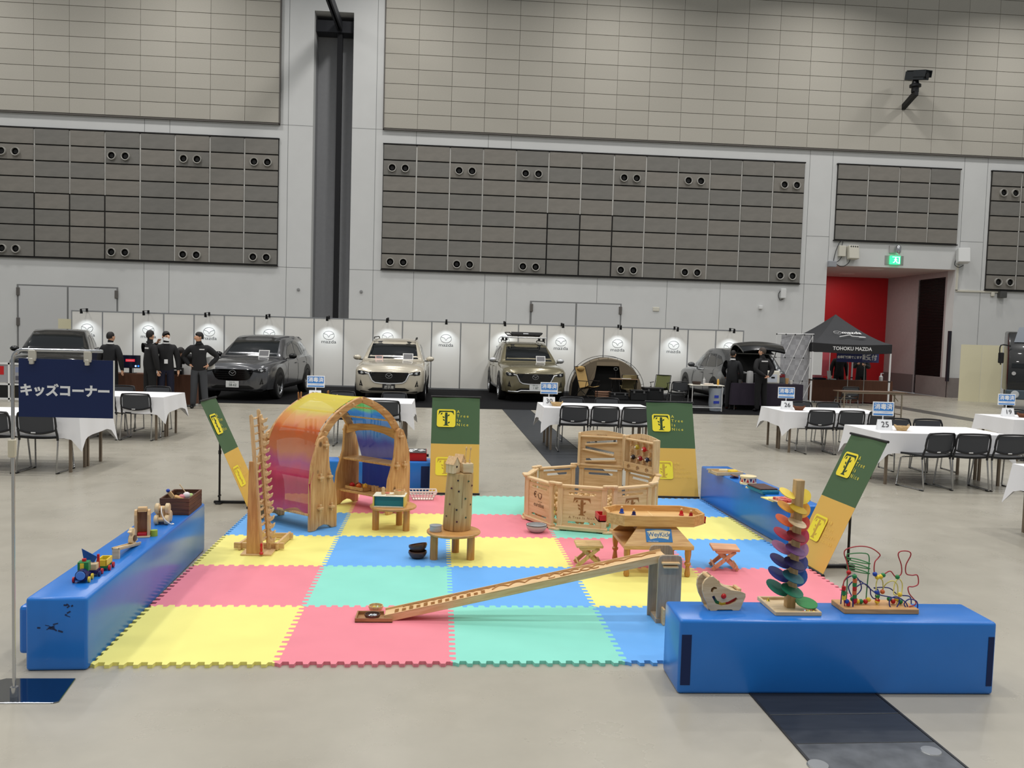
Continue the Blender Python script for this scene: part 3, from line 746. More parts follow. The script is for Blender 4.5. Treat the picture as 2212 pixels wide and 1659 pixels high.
def suv(label, loc, rz, paint, plate=None, plate_dark=False, bright_grille=True, lower_trim=None, mirror_m=None, hatch=False, rails=False, name='car'):
    t = thing(name, label, 'car', loc, rz, 'cars on display')
    m_ = paint
    lo = link('body', _low.mesh('body', m_, smooth=50), t); up = link('cabin', _up.mesh('cabin', m_, smooth=50), t)
    def D(nm, bvh, poly, ax, s, m2, par=t, off=0.006, both=False, step=0.07):
        o = drape(bvh, poly, ax, s, off, step).obj(nm, m2, par, smooth=60)
        if both:
            q = mir(poly) if ax == 'x' else poly
            drape(bvh, q, ax, s if ax == 'x' else -s, off, step).obj(nm, m2, par, smooth=60)
        return o
    # glass
    D('windscreen', up_bvh, [(-0.70, 1.12), (0.70, 1.12), (0.60, 1.57), (0.4, 1.60), (-0.4, 1.60), (-0.60, 1.57)], 'x', 1, glass, up)
    D('side_window', up_bvh, [(0.45, 1.10), (0.38, 1.22), (0.05, 1.46), (-0.30, 1.52), (-0.36, 1.10)], 'y', 1, glass, up, both=True)
    D('side_window', up_bvh, [(-0.44, 1.10), (-0.40, 1.52), (-0.95, 1.50), (-1.22, 1.12)], 'y', 1, glass, up, both=True)
    D('side_window', up_bvh, [(-1.32, 1.13), (-1.06, 1.48), (-1.40, 1.43), (-1.68, 1.24)], 'y', 1, glass, up, both=True)
    if not hatch: D('rear_window', up_bvh, [(-0.58, 1.2), (0.58, 1.2), (0.5, 1.5), (-0.5, 1.5)], 'x', -1, glass, up)
    # front end
    gr = [(-0.50, 0.80), (0.50, 0.80), (0.535, 0.76), (0.44, 0.58), (0.36, 0.53), (0.0, 0.505), (-0.36, 0.53), (-0.44, 0.58), (-0.535, 0.76)]
    g = D('grille', low_bvh, gr, 'x', 1, gloss_b, lo)
    if bright_grille:
        pts = [(0.62, 0.775), (0.53, 0.755), (0.44, 0.575), (0.36, 0.522), (0.2, 0.505), (0.0, 0.50)]
        full = along(low_bvh, pts + [(-p[0], p[1]) for p in pts[-2::-1]], 'x', 1, 0.012)
        MB().tube(full, 0.016, 6).obj('grille_trim', bright_t, lo, smooth=60)
    for z in (0.58, 0.63, 0.68, 0.73): 
        hw = 0.40 + (z - 0.55) * 0.45
        MB().tube(along(low_bvh, [(-hw + hw * 2 * i / 8, z) for i in range(9)], 'x', 1, 0.01), 0.005, 4).obj('grille_bar', trim_b, g)
    D('headlamp', low_bvh, [(0.50, 0.77), (0.60, 0.81), (0.80, 0.835), (0.84, 0.80), (0.80, 0.735), (0.68, 0.72), (0.54, 0.745)], 'x', 1, gloss_b, lo, both=True, step=0.05)
    for s in (-1, 1):
        h = low_bvh.ray_cast(Vector((6, s * 0.72, 0.775)), Vector((-1, 0, 0)))
        if h[0]:
            MB().lathe([(0, 0.02), (0.026, 0.016), (0.034, 0.0)], 14, h[0], (1, s * 0.3, 0)).obj('lamp_lens', mat('lamp_lens', S(200, 204, 208), 0.1, 0.3), lo, smooth=50)
    D('lower_intake', low_bvh, [(-0.42, 0.39), (0.42, 0.39), (0.55, 0.33), (0.50, 0.305), (-0.50, 0.305), (-0.55, 0.33)], 'x', 1, trim_b, lo)
    D('side_vent', low_bvh, [(0.74, 0.60), (0.775, 0.44), (0.68, 0.42)], 'x', 1, trim_b, lo, both=True, step=0.05)
    D('bumper_lip', low_bvh, [(-0.78, 0.275), (0.78, 0.275), (0.74, 0.305), (0.50, 0.285), (-0.50, 0.285), (-0.74, 0.305)], 'x', 1, lower_trim or trim_b, lo, step=0.05)
    if lower_trim:
        MB().tube(along(low_bvh, [(-0.76, 0.30), (-0.5, 0.29), (-0.40, 0.325), (0.40, 0.325), (0.5, 0.29), (0.76, 0.30)], 'x', 1, 0.014), 0.018, 6).obj('bumper_strip', lower_trim, lo, smooth=60)
    # emblem and plate
    h = low_bvh.ray_cast(Vector((6, 0, 0.71)), Vector((-1, 0, 0)))
    em = oval_logo()
    for p in em.v: p.z *= 1.6; p *= 0.17
    put('winged_emblem', em.mesh('winged_emblem', bright_t, smooth=60), lo, frame(h[0] + Vector((0.02, 0, 0)), (0, 1, 0), (0, 0, 1)))
    if not hatch:
        z = 0.40; h = low_bvh.ray_cast(Vector((6, 0, z + 0.06)), Vector((-1, 0, 0)))
        Mp = frame(h[0] + Vector((0.02, 0, -0.04)), (0, 1, 0), (0, 0, 1))
        pm = mat('plate_dark', S(38, 38, 40), 0.5) if plate_dark else mat('plate_white', S(226, 228, 226), 0.5)
        pl = put('number_plate', MB().box(-0.165, 0.165, -0.0825, 0.0825, -0.005, 0.004).mesh('number_plate', pm, bevel=0.004), t, Mp)
        if plate:
            ink = mat('plate_ink_pale', S(206, 204, 196), 0.6) if plate_dark else mat('plate_ink', S(24, 60, 40), 0.6)
            letter(plate[0], 0.04, ink, Matrix.Translation((0, 0.05, 0.005)), pl, 'plate_region'); letter(plate[1], 0.085, ink, Matrix.Translation((0.01, -0.02, 0.005)), pl, 'plate_number', bold=0.001)
    # doors: shut lines and handles
    sl = mat('shut_line', S(22, 22, 24), 0.7)
    for s in (-1, 1):
        for pts in ([(0.62, 0.42), (0.66, 0.7), (0.56, 0.98)], [(-0.38, 0.34), (-0.40, 0.7), (-0.38, 1.04)], [(-1.05, 0.40), (-1.30, 0.75), (-1.30, 1.06)]):
            MB().tube(along(low_bvh, [tuple(p)[:2] for p in cr([(a, b, 0) for a, b in pts], 4)], 'y', s, 0.001), 0.005, 4).obj('shut_line', sl, lo)
        for x in (-0.22, -1.12):
            q = along(low_bvh, [(x - 0.1, 0.92), (x + 0.1, 0.92)], 'y', s, 0.02)
            if len(q) == 2: MB().tube(q, 0.014, 6).obj('door_handle', m_, lo, smooth=60)
        # sill cladding and arches
        D('sill_trim', low_bvh, [(-1.05, 0.26), (0.95, 0.26), (0.95, 0.36), (-1.05, 0.38)], 'y', s, lower_trim or trim_b, lo)
        for wx in (1.42, -1.40):
            D('wheel_arch', low_bvh, [(wx + 0.445 * math.cos(R(a)), 0.40 + 0.445 * math.sin(R(a)) if a <= 180 else 0.26) for a in list(range(-12, 193, 12))], 'y', s, trim_b, lo, 0.004)
            ww = link('wheel', None, t, (wx, s * 0.835, 0.37), (0, 0, 0 if s > 0 else PI)); ww.empty_display_size = 0.05
            for nm, me, dy in (('tyre', WHEEL[0], 0), ('wheel_rim', WHEEL[1], 0), ('brake_disc', WHEEL[2], 0.02)): link(nm, me, ww, (0, dy, 0))
        mm = mirror_m or m_
        MB().ball((0.52, s * 1.03, 1.12), (0.075, 0.115, 0.075), 14, 8).obj('door_mirror', mm, t, smooth=60)
        MB().boxc((0.50, s * 0.93, 1.06), (0.07, 0.12, 0.03)).obj('mirror_arm', trim_b, t, bevel=0.008)
        D('tail_lamp', low_bvh, [(s * 0.50, 0.98), (s * 0.84, 0.99), (s * 0.85, 0.90), (s * 0.55, 0.90)][::s], 'x', -1, mat('tail_red', S(120, 10, 14), 0.15), lo)
        if rails: MB().tube([(0.1, s * 0.60, 1.66), (0.0, s * 0.60, 1.70), (-1.3, s * 0.58, 1.71), (-1.45, s * 0.57, 1.65)], 0.016, 6).obj('roof_rail', trim_b, t, smooth=60)
    MB().boxc((-1.95, 0, 1.58), (0.32, 1.16, 0.03), (0, R(-14), 0)).obj('roof_spoiler', m_, t, bevel=0.008)
    # interior hint behind the windscreen
    return t
paint_grey = mat('paint_graphite', S(92, 93, 96), 0.22, 0.5, coat=0.7); paint_beige = mat('paint_platinum', S(206, 198, 180), 0.24, 0.3, coat=0.7)
paint_khaki = mat('paint_khaki', S(122, 115, 90), 0.24, 0.3, coat=0.7); paint_black = mat('paint_black', S(20, 21, 23), 0.15, 0.2, coat=0.8); silver_t = mat('trim_silver', S(196, 198, 200), 0.35, 0.5)
SG = R(-90)
suv('graphite grey car parked at an angle beside the standing men', (-5.30, 24.42, 0.012), R(-95), paint_grey, ('仙台 301', '58-62'), mirror_m=gloss_b, bright_grille=False)
suv('pale champagne car facing straight out with a dark plate', (-1.60, 24.95, 0.012), R(-90), paint_beige, ('MAZDA', '展示車'), True, rails=True)
c3 = suv('khaki car with silver lower trim and roof basket', (2.28, 26.15, 0.012), R(-87), paint_khaki, ('熊本 301', '1 87'), lower_trim=silver_t, mirror_m=silver_t, rails=True)
c4 = suv('dark grey car seen from behind with its tailgate raised', (8.62, 25.85, 0.012), R(91), mat('paint_titan', S(92, 94, 96), 0.25, 0.4, coat=0.7), hatch=True)
suv('black car half hidden behind the navy sign board', (-10.95, 24.8, 0.012), R(-73), paint_black, None, bright_grille=False)
# raised tailgate; a black draped sheet paints the shade of the open boot
D4 = drape(_b4 := BVHTree.FromPolygons([tuple(p) for p in _low.v] + [tuple(p) for p in _up.v], _low.f + [[i + len(_low.v) for i in f] for f in _up.f]), [(-0.60, 0.70), (0.60, 0.70), (0.60, 1.10), (0.52, 1.50), (-0.52, 1.50), (-0.60, 1.10)], 'x', -1, 0.008, 0.06).obj('boot_shade', mat('boot_shade_black', S(8, 8, 9), 0.9), c4, smooth=60)
tgm = []
for i in range(9):
    u = i / 8; row = []
    for j in range(11):
        v = j / 10 * 2 - 1
        x = -1.72 - 1.12 * u; z = 1.66 + 0.42 * u - 0.40 * u * u + 0.13 * math.sin(PI * u) - 0.07 * v * v
        row.append(Vector((x, v * (0.60 + 0.06 * math.sin(PI * u)), z)))
    tgm.append(row)
tg = MB().sheet(tgm, 0.05).obj('tailgate', mat('tailgate_black', S(24, 25, 27), 0.16, 0.2, coat=0.6), c4, smooth=50)
for s in (-1, 1): MB().cyl((-2.05, s * 0.56, 1.3), (-2.35, s * 0.56, 1.72), 0.012, n=8).obj('gas_strut', trim_b, c4)
MB().boxc((-2.55, 0, 1.70), (0.10, 0.34, 0.04), (0, R(30), 0)).obj('plate_recess', trim_b, c4)
# roof basket on the khaki car
rb_ = thing('roof_basket', 'black roof basket on silver cross bars above the khaki car', 'roof rack', c3.location, R(-87))
for x in (0.0, -0.9): MB().boxc((x, 0, 1.80), (0.06, 1.34, 0.03)).obj('cross_bar', silver_t, rb_, bevel=0.008); 
for x in (0.0, -0.9):
    for s in (-1, 1): MB().boxc((x, s * 0.58, 1.745), (0.08, 0.07, 0.09)).obj('bar_foot', trim_b, rb_, bevel=0.01)
for x in (0.2, -1.05): MB().tube([(x, -0.50, 1.94), (x, -0.42, 1.87), (x, 0.42, 1.87), (x, 0.50, 1.94)], 0.016, 6).obj('basket_rail', trim_b, rb_)
MB().boxc((0.27, 0, 1.93), (0.03, 0.94, 0.09), (0, R(-20), 0)).obj('wind_fairing', trim_b, rb_, bevel=0.01)
MB().boxc((0.29, -0.02, 1.925), (0.012, 0.16, 0.025), (0, R(-20), 0)).obj('maker_badge', silver_t, rb_)
for s in (-1, 1): MB().tube([(0.2, s * 0.50, 1.95), (-1.05, s * 0.50, 1.95)], 0.018, 6).obj('basket_rail', trim_b, rb_); MB().tube([(0.2, s * 0.42, 1.85), (-1.05, s * 0.42, 1.85)], 0.014, 6).obj('basket_rail', trim_b, rb_)
for k in range(6): MB().tube([(0.15 - k * 0.22, -0.43, 1.85), (0.15 - k * 0.22, 0.43, 1.85)], 0.01, 6).obj('basket_rod', trim_b, rb_)
# info cards behind the windscreens
def card(label, car_loc, rz, y, w_, h_, m_, x=0.86, z=1.12):
    M = Matrix.Translation(car_loc) @ Matrix.Rotation(rz, 4, 'Z')
    p = M @ Vector((x, y, z))
    t = thing('info_card', label, 'card', p, (0, 0, rz + PI / 2))
    MB(Matrix.Rotation(R(-24), 4, 'X')).box(-w_ / 2, w_ / 2, -0.004, 0.004, 0, h_).obj('card_sheet', m_, t)
    MB(Matrix.Rotation(R(-24), 4, 'X')).box(-w_ / 2 + 0.02, w_ / 2 - 0.02, -0.006, -0.004, 0.03, h_ - 0.02).obj('card_print', mat('print_grey', S(120, 120, 122), 0.6), t)
    return t
pw_ = mat('paper_white', None)
card('framed info card propped on the graphite car bonnet', (-5.30, 24.42, 0.0), R(-95), 0.36, 0.29, 0.2, pw_, 0.98, 1.10)
card('framed info card propped on the champagne car windscreen', (-1.60, 24.95, 0.0), R(-90), 0.42, 0.29, 0.2, pw_, 0.98, 1.10)
t = card('pale pink price card propped on the champagne car windscreen', (-1.60, 24.95, 0.0), R(-90), -0.38, 0.21, 0.12, mat('paper_pink', S(240, 200, 192), 0.7), 0.98, 1.10)
card('framed info card propped on the khaki car windscreen', (2.28, 26.15, 0.0), R(-87), 0.36, 0.28, 0.2, pw_, 0.98, 1.10)
# ================================================================== people
skin_m = mat('skin', S(206, 158, 128), 0.55); hair_m = mat('hair_black', S(26, 22, 21), 0.6); blackj = mat('jacket_black', S(24, 24, 26), 0.8); suit_m = mat('suit_black', S(20, 21, 25), 0.75)
trous_b = mat('trousers_black', S(18, 18, 20), 0.85); trous_n = mat('trousers_navy', S(22, 24, 44), 0.85); trous_g = mat('trousers_grey', S(66, 68, 72), 0.85); shoe_m = mat('shoe_black', S(16, 15, 15), 0.4); shoe_br = mat('shoe_brown', S(96, 52, 34), 0.4)
shirt_m = mat('shirt_white', S(226, 226, 226), 0.7)
def person(label, loc, rz, arms, top, trousers, shoes=None, hgt=1.72, bend=0.0, headrot=0.0, legs=None, mask=False, lanyard=False, hair_grey=False, cuff=None):
    """arms: ((elbow),(wrist),(hand dir)) for +x and -x; faces -y; bend leans the trunk forward about the hips"""
    s = hgt / 1.72
    V = []; E = []; Rd = []; Lb = []
    def tr(p):
        p = Vector(p)
        if bend and p.z > 0.9:
            q = Matrix.Rotation(bend, 3, 'X') @ (p - Vector((0, 0, 0.9))); p = q + Vector((0, 0, 0.9))
        return p * s
    def add(p, r, lb, par=None, raw=False):
        V.append(tr(p) if not raw else Vector(p)); Rd.append((r if isinstance(r, tuple) else (r, r))); Lb.append(lb)
        if par is not None: E.append((par, len(V) - 1))
        return len(V) - 1
    pel = add((0, 0, 0.93), (0.185, 0.14), 'top'); sp = add((0, 0.005, 1.12), (0.182, 0.135), 'top', pel); ch = add((0, 0.01, 1.32), (0.21, 0.14), 'top', sp)
    nb = add((0, 0.012, 1.445), (0.085, 0.075), 'top', ch); nk = add((0, 0.005, 1.495), 0.062, 'skin', nb)
    hr = Matrix.Rotation(headrot, 3, 'Z')
    def hd(p): q = hr @ Vector(p); return (q.x, q.y, q.z)
    jaw = add(hd((0, -0.022, 1.555)), (0.074, 0.085), 'skin', nk); fc = add(hd((0, -0.014, 1.61)), (0.088, 0.106), 'skin', jaw); sk = add(hd((0, 0.004, 1.665)), (0.084, 0.10), 'skin', fc)
    add(hd((0, -0.113, 1.598)), 0.012, 'skin', fc)
    legs = legs or (((0.10, 0.0, 0.49), (0.115, 0.02, 0.09)), ((-0.10, 0.0, 0.49), (-0.115, 0.02, 0.09)))
    for i, sg in enumerate((1, -1)):
        hip = add((sg * 0.09, 0.0, 0.84), 0.11, 'leg', pel); kn = add(legs[i][0], 0.085, 'leg', hip); an = add(legs[i][1], 0.07, 'leg', kn)
        a = legs[i][1]; hl = add((a[0], a[1] + 0.01, 0.045), 0.045, 'shoe', an); add((a[0] + sg * 0.01, a[1] - 0.09, 0.04), 0.042, 'shoe', hl); 
        add((a[0] + sg * 0.018, a[1] - 0.16, 0.03), 0.03, 'shoe', len(V) - 1)
    for i, sg in enumerate((1, -1)):
        el, wr, hd_ = arms[i]
        sh = add((sg * 0.165, 0.012, 1.395), 0.092, 'top', ch); e = add(el, 0.072, 'top', sh); w_ = add(wr, 0.052, 'top', e)
        d = Vector(hd_).normalized(); up = Vector((sg, 0, 0)) if abs(d.x) < 0.8 else Vector((0, 0, 1)); sd = d.cross(up).normalized(); wv = Vector(wr)
        pk0 = add(wv + d * 0.035, (0.032, 0.018), 'skin', w_); pm = add(wv + d * 0.085, (0.038, 0.016), 'skin', pk0)
        for q, L_ in ((-0.03, 0.066), (-0.01, 0.076), (0.01, 0.072), (0.03, 0.056)):
            k1 = add(wv + d * (0.085 + L_ * 0.5) + sd * q, 0.009, 'skin', pm); add(wv + d * (0.085 + L_) + sd * q * 1.05 + up * (-sg * 0.012 if abs(d.x) < 0.8 else -0.012), 0.008, 'skin', k1)
        th = add(wv + d * 0.06 - sd * 0.045, 0.011, 'skin', pk0); add(wv + d * 0.1 - sd * 0.06, 0.009, 'skin', th)
    me = bpy.data.meshes.new('person'); me.from_pydata([tuple(p) for p in V], E, []); ob = link('tmp_person', me)
    md = ob.modifiers.new('skin', 'SKIN'); md.use_smooth_shade = True; md.branch_smoothing = 0.6
    for k, r in enumerate(Rd): me.skin_vertices[0].data[k].radius = (r[0] * s, r[1] * s); me.skin_vertices[0].data[k].use_root = (k == 0)
    sb = ob.modifiers.new('sub', 'SUBSURF'); sb.levels = 1; sb.render_levels = 1
    dg = bpy.context.evaluated_depsgraph_get(); m2 = bpy.data.meshes.new_from_object(ob.evaluated_get(dg), depsgraph=dg)
    bpy.data.objects.remove(ob)
    m2.name = 'person'; m2.materials.clear()
    for m_ in (top, trousers, skin_m, shoes or shoe_m): m2.materials.append(m_)
    ix = {'top': 0, 'leg': 1, 'skin': 2, 'shoe': 3}
    segs = [(V[a], V[b], ix[Lb[b]], (Rd[a][0] + Rd[b][0]) * 0.4 * s) for a, b in E]
    for p in m2.polygons:
        c = p.center; best = 9; bi = 0
        for a, b, l, rr in segs:
            ab = b - a; t_ = max(0, min(1, (c - a).dot(ab) / max(ab.length_squared, 1e-9))); dd = (a + ab * t_ - c).length - rr
            if dd < best: best = dd; bi = l
        if bi == 1 and c.z > 0.845 * s and not bend: bi = 0
        p.material_index = bi; p.use_smooth = True
    o = link('person', m2, None, loc, rz); tag(o, label, 'person')
    # hair, ears and features
    hc = Matrix.Translation(tr(hd((0, 0.004, 1.635)))) @ Matrix.Rotation(headrot, 4, 'Z') @ Matrix.Rotation(bend, 4, 'X')
    g = []
    for i in range(9):
        row = []
        for j in range(21):
            th = 2 * PI * j / 20; back = (1 + math.sin(th)) / 2
            lim = R(56) + R(72) * back ** 0.75; ph = lim * i / 8
            row.append(hc @ Vector((0.077 * s * math.sin(ph) ** 0.85 * math.cos(th), 0.094 * s * math.sin(ph) ** 0.85 * math.sin(th), 0.102 * s * math.cos(ph))))
        g.append(row)
    MB().sheet(g, 0.004).obj('hair', mat('hair_grey', S(70, 62, 56), 0.6) if hair_grey else hair_m, o, smooth=60)
    for sg in (-1, 1):
        MB().ball(hc @ Vector((sg * 0.078 * s, 0.005, -0.03)), (0.012, 0.02, 0.03), 8, 6).obj('ear', skin_m, o, smooth=60)
        MB().ball(hc @ Vector((sg * 0.032 * s, -0.088 * s, -0.02)), (0.012, 0.008, 0.006), 8, 5).obj('eye', mat('eye_dark', S(34, 26, 22), 0.3), o, smooth=60)
        MB().boxc(hc @ Vector((sg * 0.032 * s, -0.09 * s, 0.0)), (0.03, 0.008, 0.006)).obj('eyebrow', hair_m, o)
    if mask:
        mg = [[hc @ Vector((0.082 * s * math.sin(u), -0.098 * s * math.cos(u) - 0.008, -0.035 - 0.075 * v - 0.008 * math.cos(u * 2))) for u in [R(-72 + 144 * j / 8) for j in range(9)]] for v in [i / 4 for i in range(5)]]
        MB().sheet(mg, 0.004).obj('face_mask', mat('mask_white', S(240, 240, 240), 0.7), o, smooth=60)
    else: MB().boxc(hc @ Vector((0, -0.09 * s, -0.072)), (0.042, 0.008, 0.007)).obj('mouth', mat('lips', S(150, 90, 80), 0.5), o)
    MB().lathe([(0.078 * s, 0), (0.074 * s, 0.03), (0.062 * s, 0.034)], 16, tr((0, 0.01, 1.455)), caps=False).obj('collar', shirt_m if (mask or top is suit_m) else top, o, smooth=60)
    if lanyard:
        MB().tube([tr((0.06, -0.07, 1.46)), tr((0.03, -0.135, 1.3)), tr((0.0, -0.15, 1.12))], 0.005, 5).tube([tr((-0.06, -0.07, 1.46)), tr((-0.03, -0.135, 1.3)), tr((0.0, -0.15, 1.12))], 0.005, 5).obj('lanyard', trous_b, o)
        MB().boxc(tr((0.0, -0.155, 1.06)), (0.075, 0.006, 0.095)).obj('name_badge', shirt_m, o)
    return o
DOWN = lambda sg, f=0.0: ((sg * 0.255, 0.02, 1.12), (sg * 0.26, -0.03 - f, 0.88), (0.0, -0.15, -1.0))
P = person('man in a black suit seen from behind at the brown table', (-7.66, 19.85, 0), R(172), (DOWN(1), DOWN(-1)), suit_m, trous_b, hgt=1.68, headrot=R(-14))
P = person('man in a black jacket with white back print raising a hand to his face', (-6.72, 19.65, 0), R(140), (((0.30, -0.06, 1.24), (0.13, -0.22, 1.43), (-0.5, -0.2, 0.6)), DOWN(-1)), blackj, trous_b, hgt=1.745, headrot=R(24))
MB().boxc((-0.1, 0.145, 1.36), (0.14, 0.006, 0.03)).obj('back_print', shirt_m, P)
P = person('man in a white face mask and lanyard standing by the brown table', (-6.42, 19.8, 0), R(18), (DOWN(1), DOWN(-1)), blackj, trous_n, hgt=1.73, headrot=R(26), mask=True, lanyard=True)
P = person('man bending low over the brown table in a black jacket', (-6.12, 21.15, 0), R(-20), (((0.26, -0.12, 1.10), (0.2, -0.32, 1.05), (0, -1, -0.4)), ((-0.26, -0.12, 1.10), (-0.2, -0.32, 1.05), (0, -1, -0.4))), blackj, trous_b, hgt=1.70, bend=R(58))
P = person('man in grey trousers with hands on his hips beside the graphite car', (-5.72, 19.9, 0), R(8), (((0.40, 0.08, 1.17), (0.235, -0.02, 0.985), (-0.8, -0.5, -0.2)), ((-0.36, 0.10, 1.17), (-0.21, 0.0, 0.985), (0.8, -0.5, -0.2))), blackj, trous_g, hgt=1.735, headrot=R(-62), legs=(((0.115, 0.0, 0.49), (0.15, 0.0, 0.09)), ((-0.10, 0.0, 0.49), (-0.13, 0.05, 0.09))))
MB().boxc((0.08, -0.135, 1.355), (0.11, 0.006, 0.022)).obj('chest_print', shirt_m, P)
o = MB().box(-0.1, 0.1, -0.003, 0.003, 0, 0.29).obj('paper_sheet', mat('paper_white', None), None, (-5.46, 19.98, 0.90), (R(0), R(-12), R(-20))); tag(o, 'white paper tucked under the arm of the man in grey trousers', 'paper')
P = person('man in a dark suit looking into the open boot', (7.80, 23.05, 0.012), R(158), (((0.27, -0.08, 1.13), (0.22, -0.28, 0.98), (0, -0.8, -0.5)), DOWN(-1)), suit_m, trous_b, shoe_br, hgt=1.62, headrot=R(-18))
P = person('man in a black team jacket with hands behind his back', (8.42, 22.5, 0.012), R(196), (((0.28, 0.10, 1.13), (0.06, 0.20, 0.98), (-1, 0.2, -0.2)), ((-0.28, 0.10, 1.13), (-0.10, 0.20, 0.96), (1, 0.2, -0.2))), blackj, trous_b, hgt=1.725, headrot=R(30), hair_grey=True)
MB().boxc((0.02, 0.147, 1.37), (0.2, 0.006, 0.03)).obj('back_print', shirt_m, P)
person('man in black standing behind the reception table with arms down', (13.05, 27.75, 0), R(-6), (DOWN(1), DOWN(-1)), blackj, trous_b, hgt=1.7)
person('man in black lifting both hands behind the reception table', (13.82, 27.75, 0), R(-20), (((0.24, -0.06, 1.14), (0.1, -0.28, 1.24), (-0.6, -0.5, 0.2)), ((-0.24, -0.06, 1.14), (-0.16, -0.28, 1.26), (0.3, -0.6, 0.2))), blackj, trous_b, hgt=1.7)

# ================================================================== tables in the exhibition area
brown_c = mat('cloth_brown', S(86, 54, 38), 0.85, var=0.08, vscale=6, aniso=(4, 4, 0.4)); dark_c = mat('cloth_plum', S(44, 36, 50), 0.85)
def draped(label, x0, x1, y0, y1, zt, m_, drop=0.05, name='draped_table'):
    """table hidden under a floor-length cloth with soft folds"""
    t = thing(name, label, 'table', ((x0 + x1) / 2, (y0 + y1) / 2, 0)); hx, hy = (x1 - x0) / 2, (y1 - y0) / 2
    per = []
    for a, b in (((-hx, -hy), (hx, -hy)), ((hx, -hy), (hx, hy)), ((hx, hy), (-hx, hy)), ((-hx, hy), (-hx, -hy))):
        n = max(6, int(math.hypot(b[0] - a[0], b[1] - a[1]) / 0.07))
        for i in range(n): per.append((a[0] + (b[0] - a[0]) * i / n, a[1] + (b[1] - a[1]) * i / n))
    rings = []
    for k, z in enumerate((zt, zt - 0.02, zt * 0.6, zt * 0.3, drop)):
        rr = []
        for i, (x, y) in enumerate(per):
            f = 1 + (0.0 if k < 2 else 0.018 * k * (0.6 + math.sin(i * 1.3) * 0.5))
            rr.append(Vector((x * (1 + (f - 1) * 0.5), y * f * (1 if k < 2 else 1.02), z)))
        rings.append(rr)
    MB().loft(rings).obj('cloth', m_, t, smooth=50)
    MB().box(-hx + 0.05, hx - 0.05, -hy + 0.05, hy - 0.05, zt - 0.06, zt - 0.02).obj('tabletop', mat('top_dark', S(60, 50, 44), 0.6), t)
    for sx in (-1, 1):
        for sy in (-1, 1): MB().cyl((sx * (hx - 0.1), sy * (hy - 0.08), 0), (sx * (hx - 0.1), sy * (hy - 0.08), zt - 0.04), 0.014, n=8).obj('leg', mat('leg_grey', S(120, 118, 114), 0.4, 0.5), t)
    return t
draped('long table under a brown cloth with monitors behind the standing men', -8.75, -5.98, 20.2, 20.72, 0.74, brown_c)
draped('long reception table under a brown cloth beneath the black gazebo', 11.7, 14.35, 26.65, 27.2, 0.74, brown_c)
draped('table under a plum cloth behind the open car boot', 7.75, 9.75, 22.85, 23.4, 0.75, dark_c, 0.15)
def monitor(label, loc, rz, w_, h_):
    t = thing('monitor', label, 'monitor', loc, rz)
    MB().box(-w_ / 2, w_ / 2, -0.02, 0.02, 0.12, 0.12 + h_).obj('bezel', gloss_b, t, bevel=0.006); MB().box(-w_ / 2 + 0.012, w_ / 2 - 0.012, -0.023, -0.019, 0.135, 0.11 + h_).obj('screen', mat('screen_dark', S(18, 20, 32), 0.15, emit=S(20, 22, 44), estr=0.3), t)
    MB().box(-0.03, 0.03, 0.0, 0.03, 0.0, 0.16).obj('stand_neck', trim_b, t); MB().box(-0.12, 0.12, -0.08, 0.1, 0, 0.012).obj('stand_foot', trim_b, t)
    return t
t = monitor('black monitor showing a red label on the brown table', (-7.42, 20.4, 0.74), R(6), 0.44, 0.30)
MB().box(-0.1, 0.1, -0.026, -0.022, 0.27, 0.33).obj('screen_label', mat('label_red', S(220, 40, 60), 0.5, emit=S(230, 50, 70), estr=0.6), t); letter('Lenovo', 0.05, shirt_m, frame((0, -0.0265, 0.30), (1, 0, 0), (0, 0, 1)), t, 'screen_brand')
for k, c_ in enumerate((S(200, 220, 255), S(60, 150, 240))): MB().lathe([(0, 0.002), (0.022, 0.002)], 12, (0.12 + k * 0.06, -0.023, 0.17), (0, -1, 0)).obj('screen_icon', mat('icon_%d' % k, c_, 0.4, emit=c_, estr=0.8), t)
monitor('black monitor half hidden behind the navy sign', (-8.22, 20.42, 0.74), R(10), 0.5, 0.36)
t = thing('leaflet_box', 'dark box of leaflets on the brown table', 'box', (-6.34, 20.32, 0.74)); MB().box(-0.14, 0.14, -0.06, 0.06, 0, 0.16).obj('box_body', trim_b, t, bevel=0.004); MB().box(-0.12, 0.12, -0.064, -0.059, 0.09, 0.12).obj('print_band', shirt_m, t)
o = MB().box(-0.14, 0.14, -0.005, 0.005, 0, 0.24).obj('white_card', mat('paper_white', None), None, (-6.10, 20.36, 0.74), R(-8)); tag(o, 'white display card standing on the brown table', 'card')
# catering on the plum table
t = thing('air_pot', 'white vacuum air pot on the plum table', 'air pot', (8.28, 23.0, 0.75)); MB().lathe([(0.09, 0), (0.095, 0.03), (0.09, 0.28), (0.075, 0.33), (0.0, 0.345)], 18).obj('pot_body', mat('enamel_white', None), t, smooth=40); MB().boxc((-0.12, 0, 0.29), (0.14, 0.03, 0.025), (0, R(14), 0)).obj('spout', mat('enamel_white', None), t, bevel=0.006)
t = thing('pot_kettle', 'dark kettle with wire handle on the plum table', 'kettle', (8.02, 23.05, 0.75)); MB().lathe([(0.07, 0), (0.08, 0.05), (0.06, 0.1), (0, 0.11)], 16).obj('kettle_body', gloss_b, t, smooth=40); MB().tube(cr([(-0.07, 0, 0.09), (-0.06, 0, 0.2), (0.0, 0, 0.25), (0.06, 0, 0.2), (0.07, 0, 0.09)], 4), 0.006, 6).obj('handle', gloss_b, t)
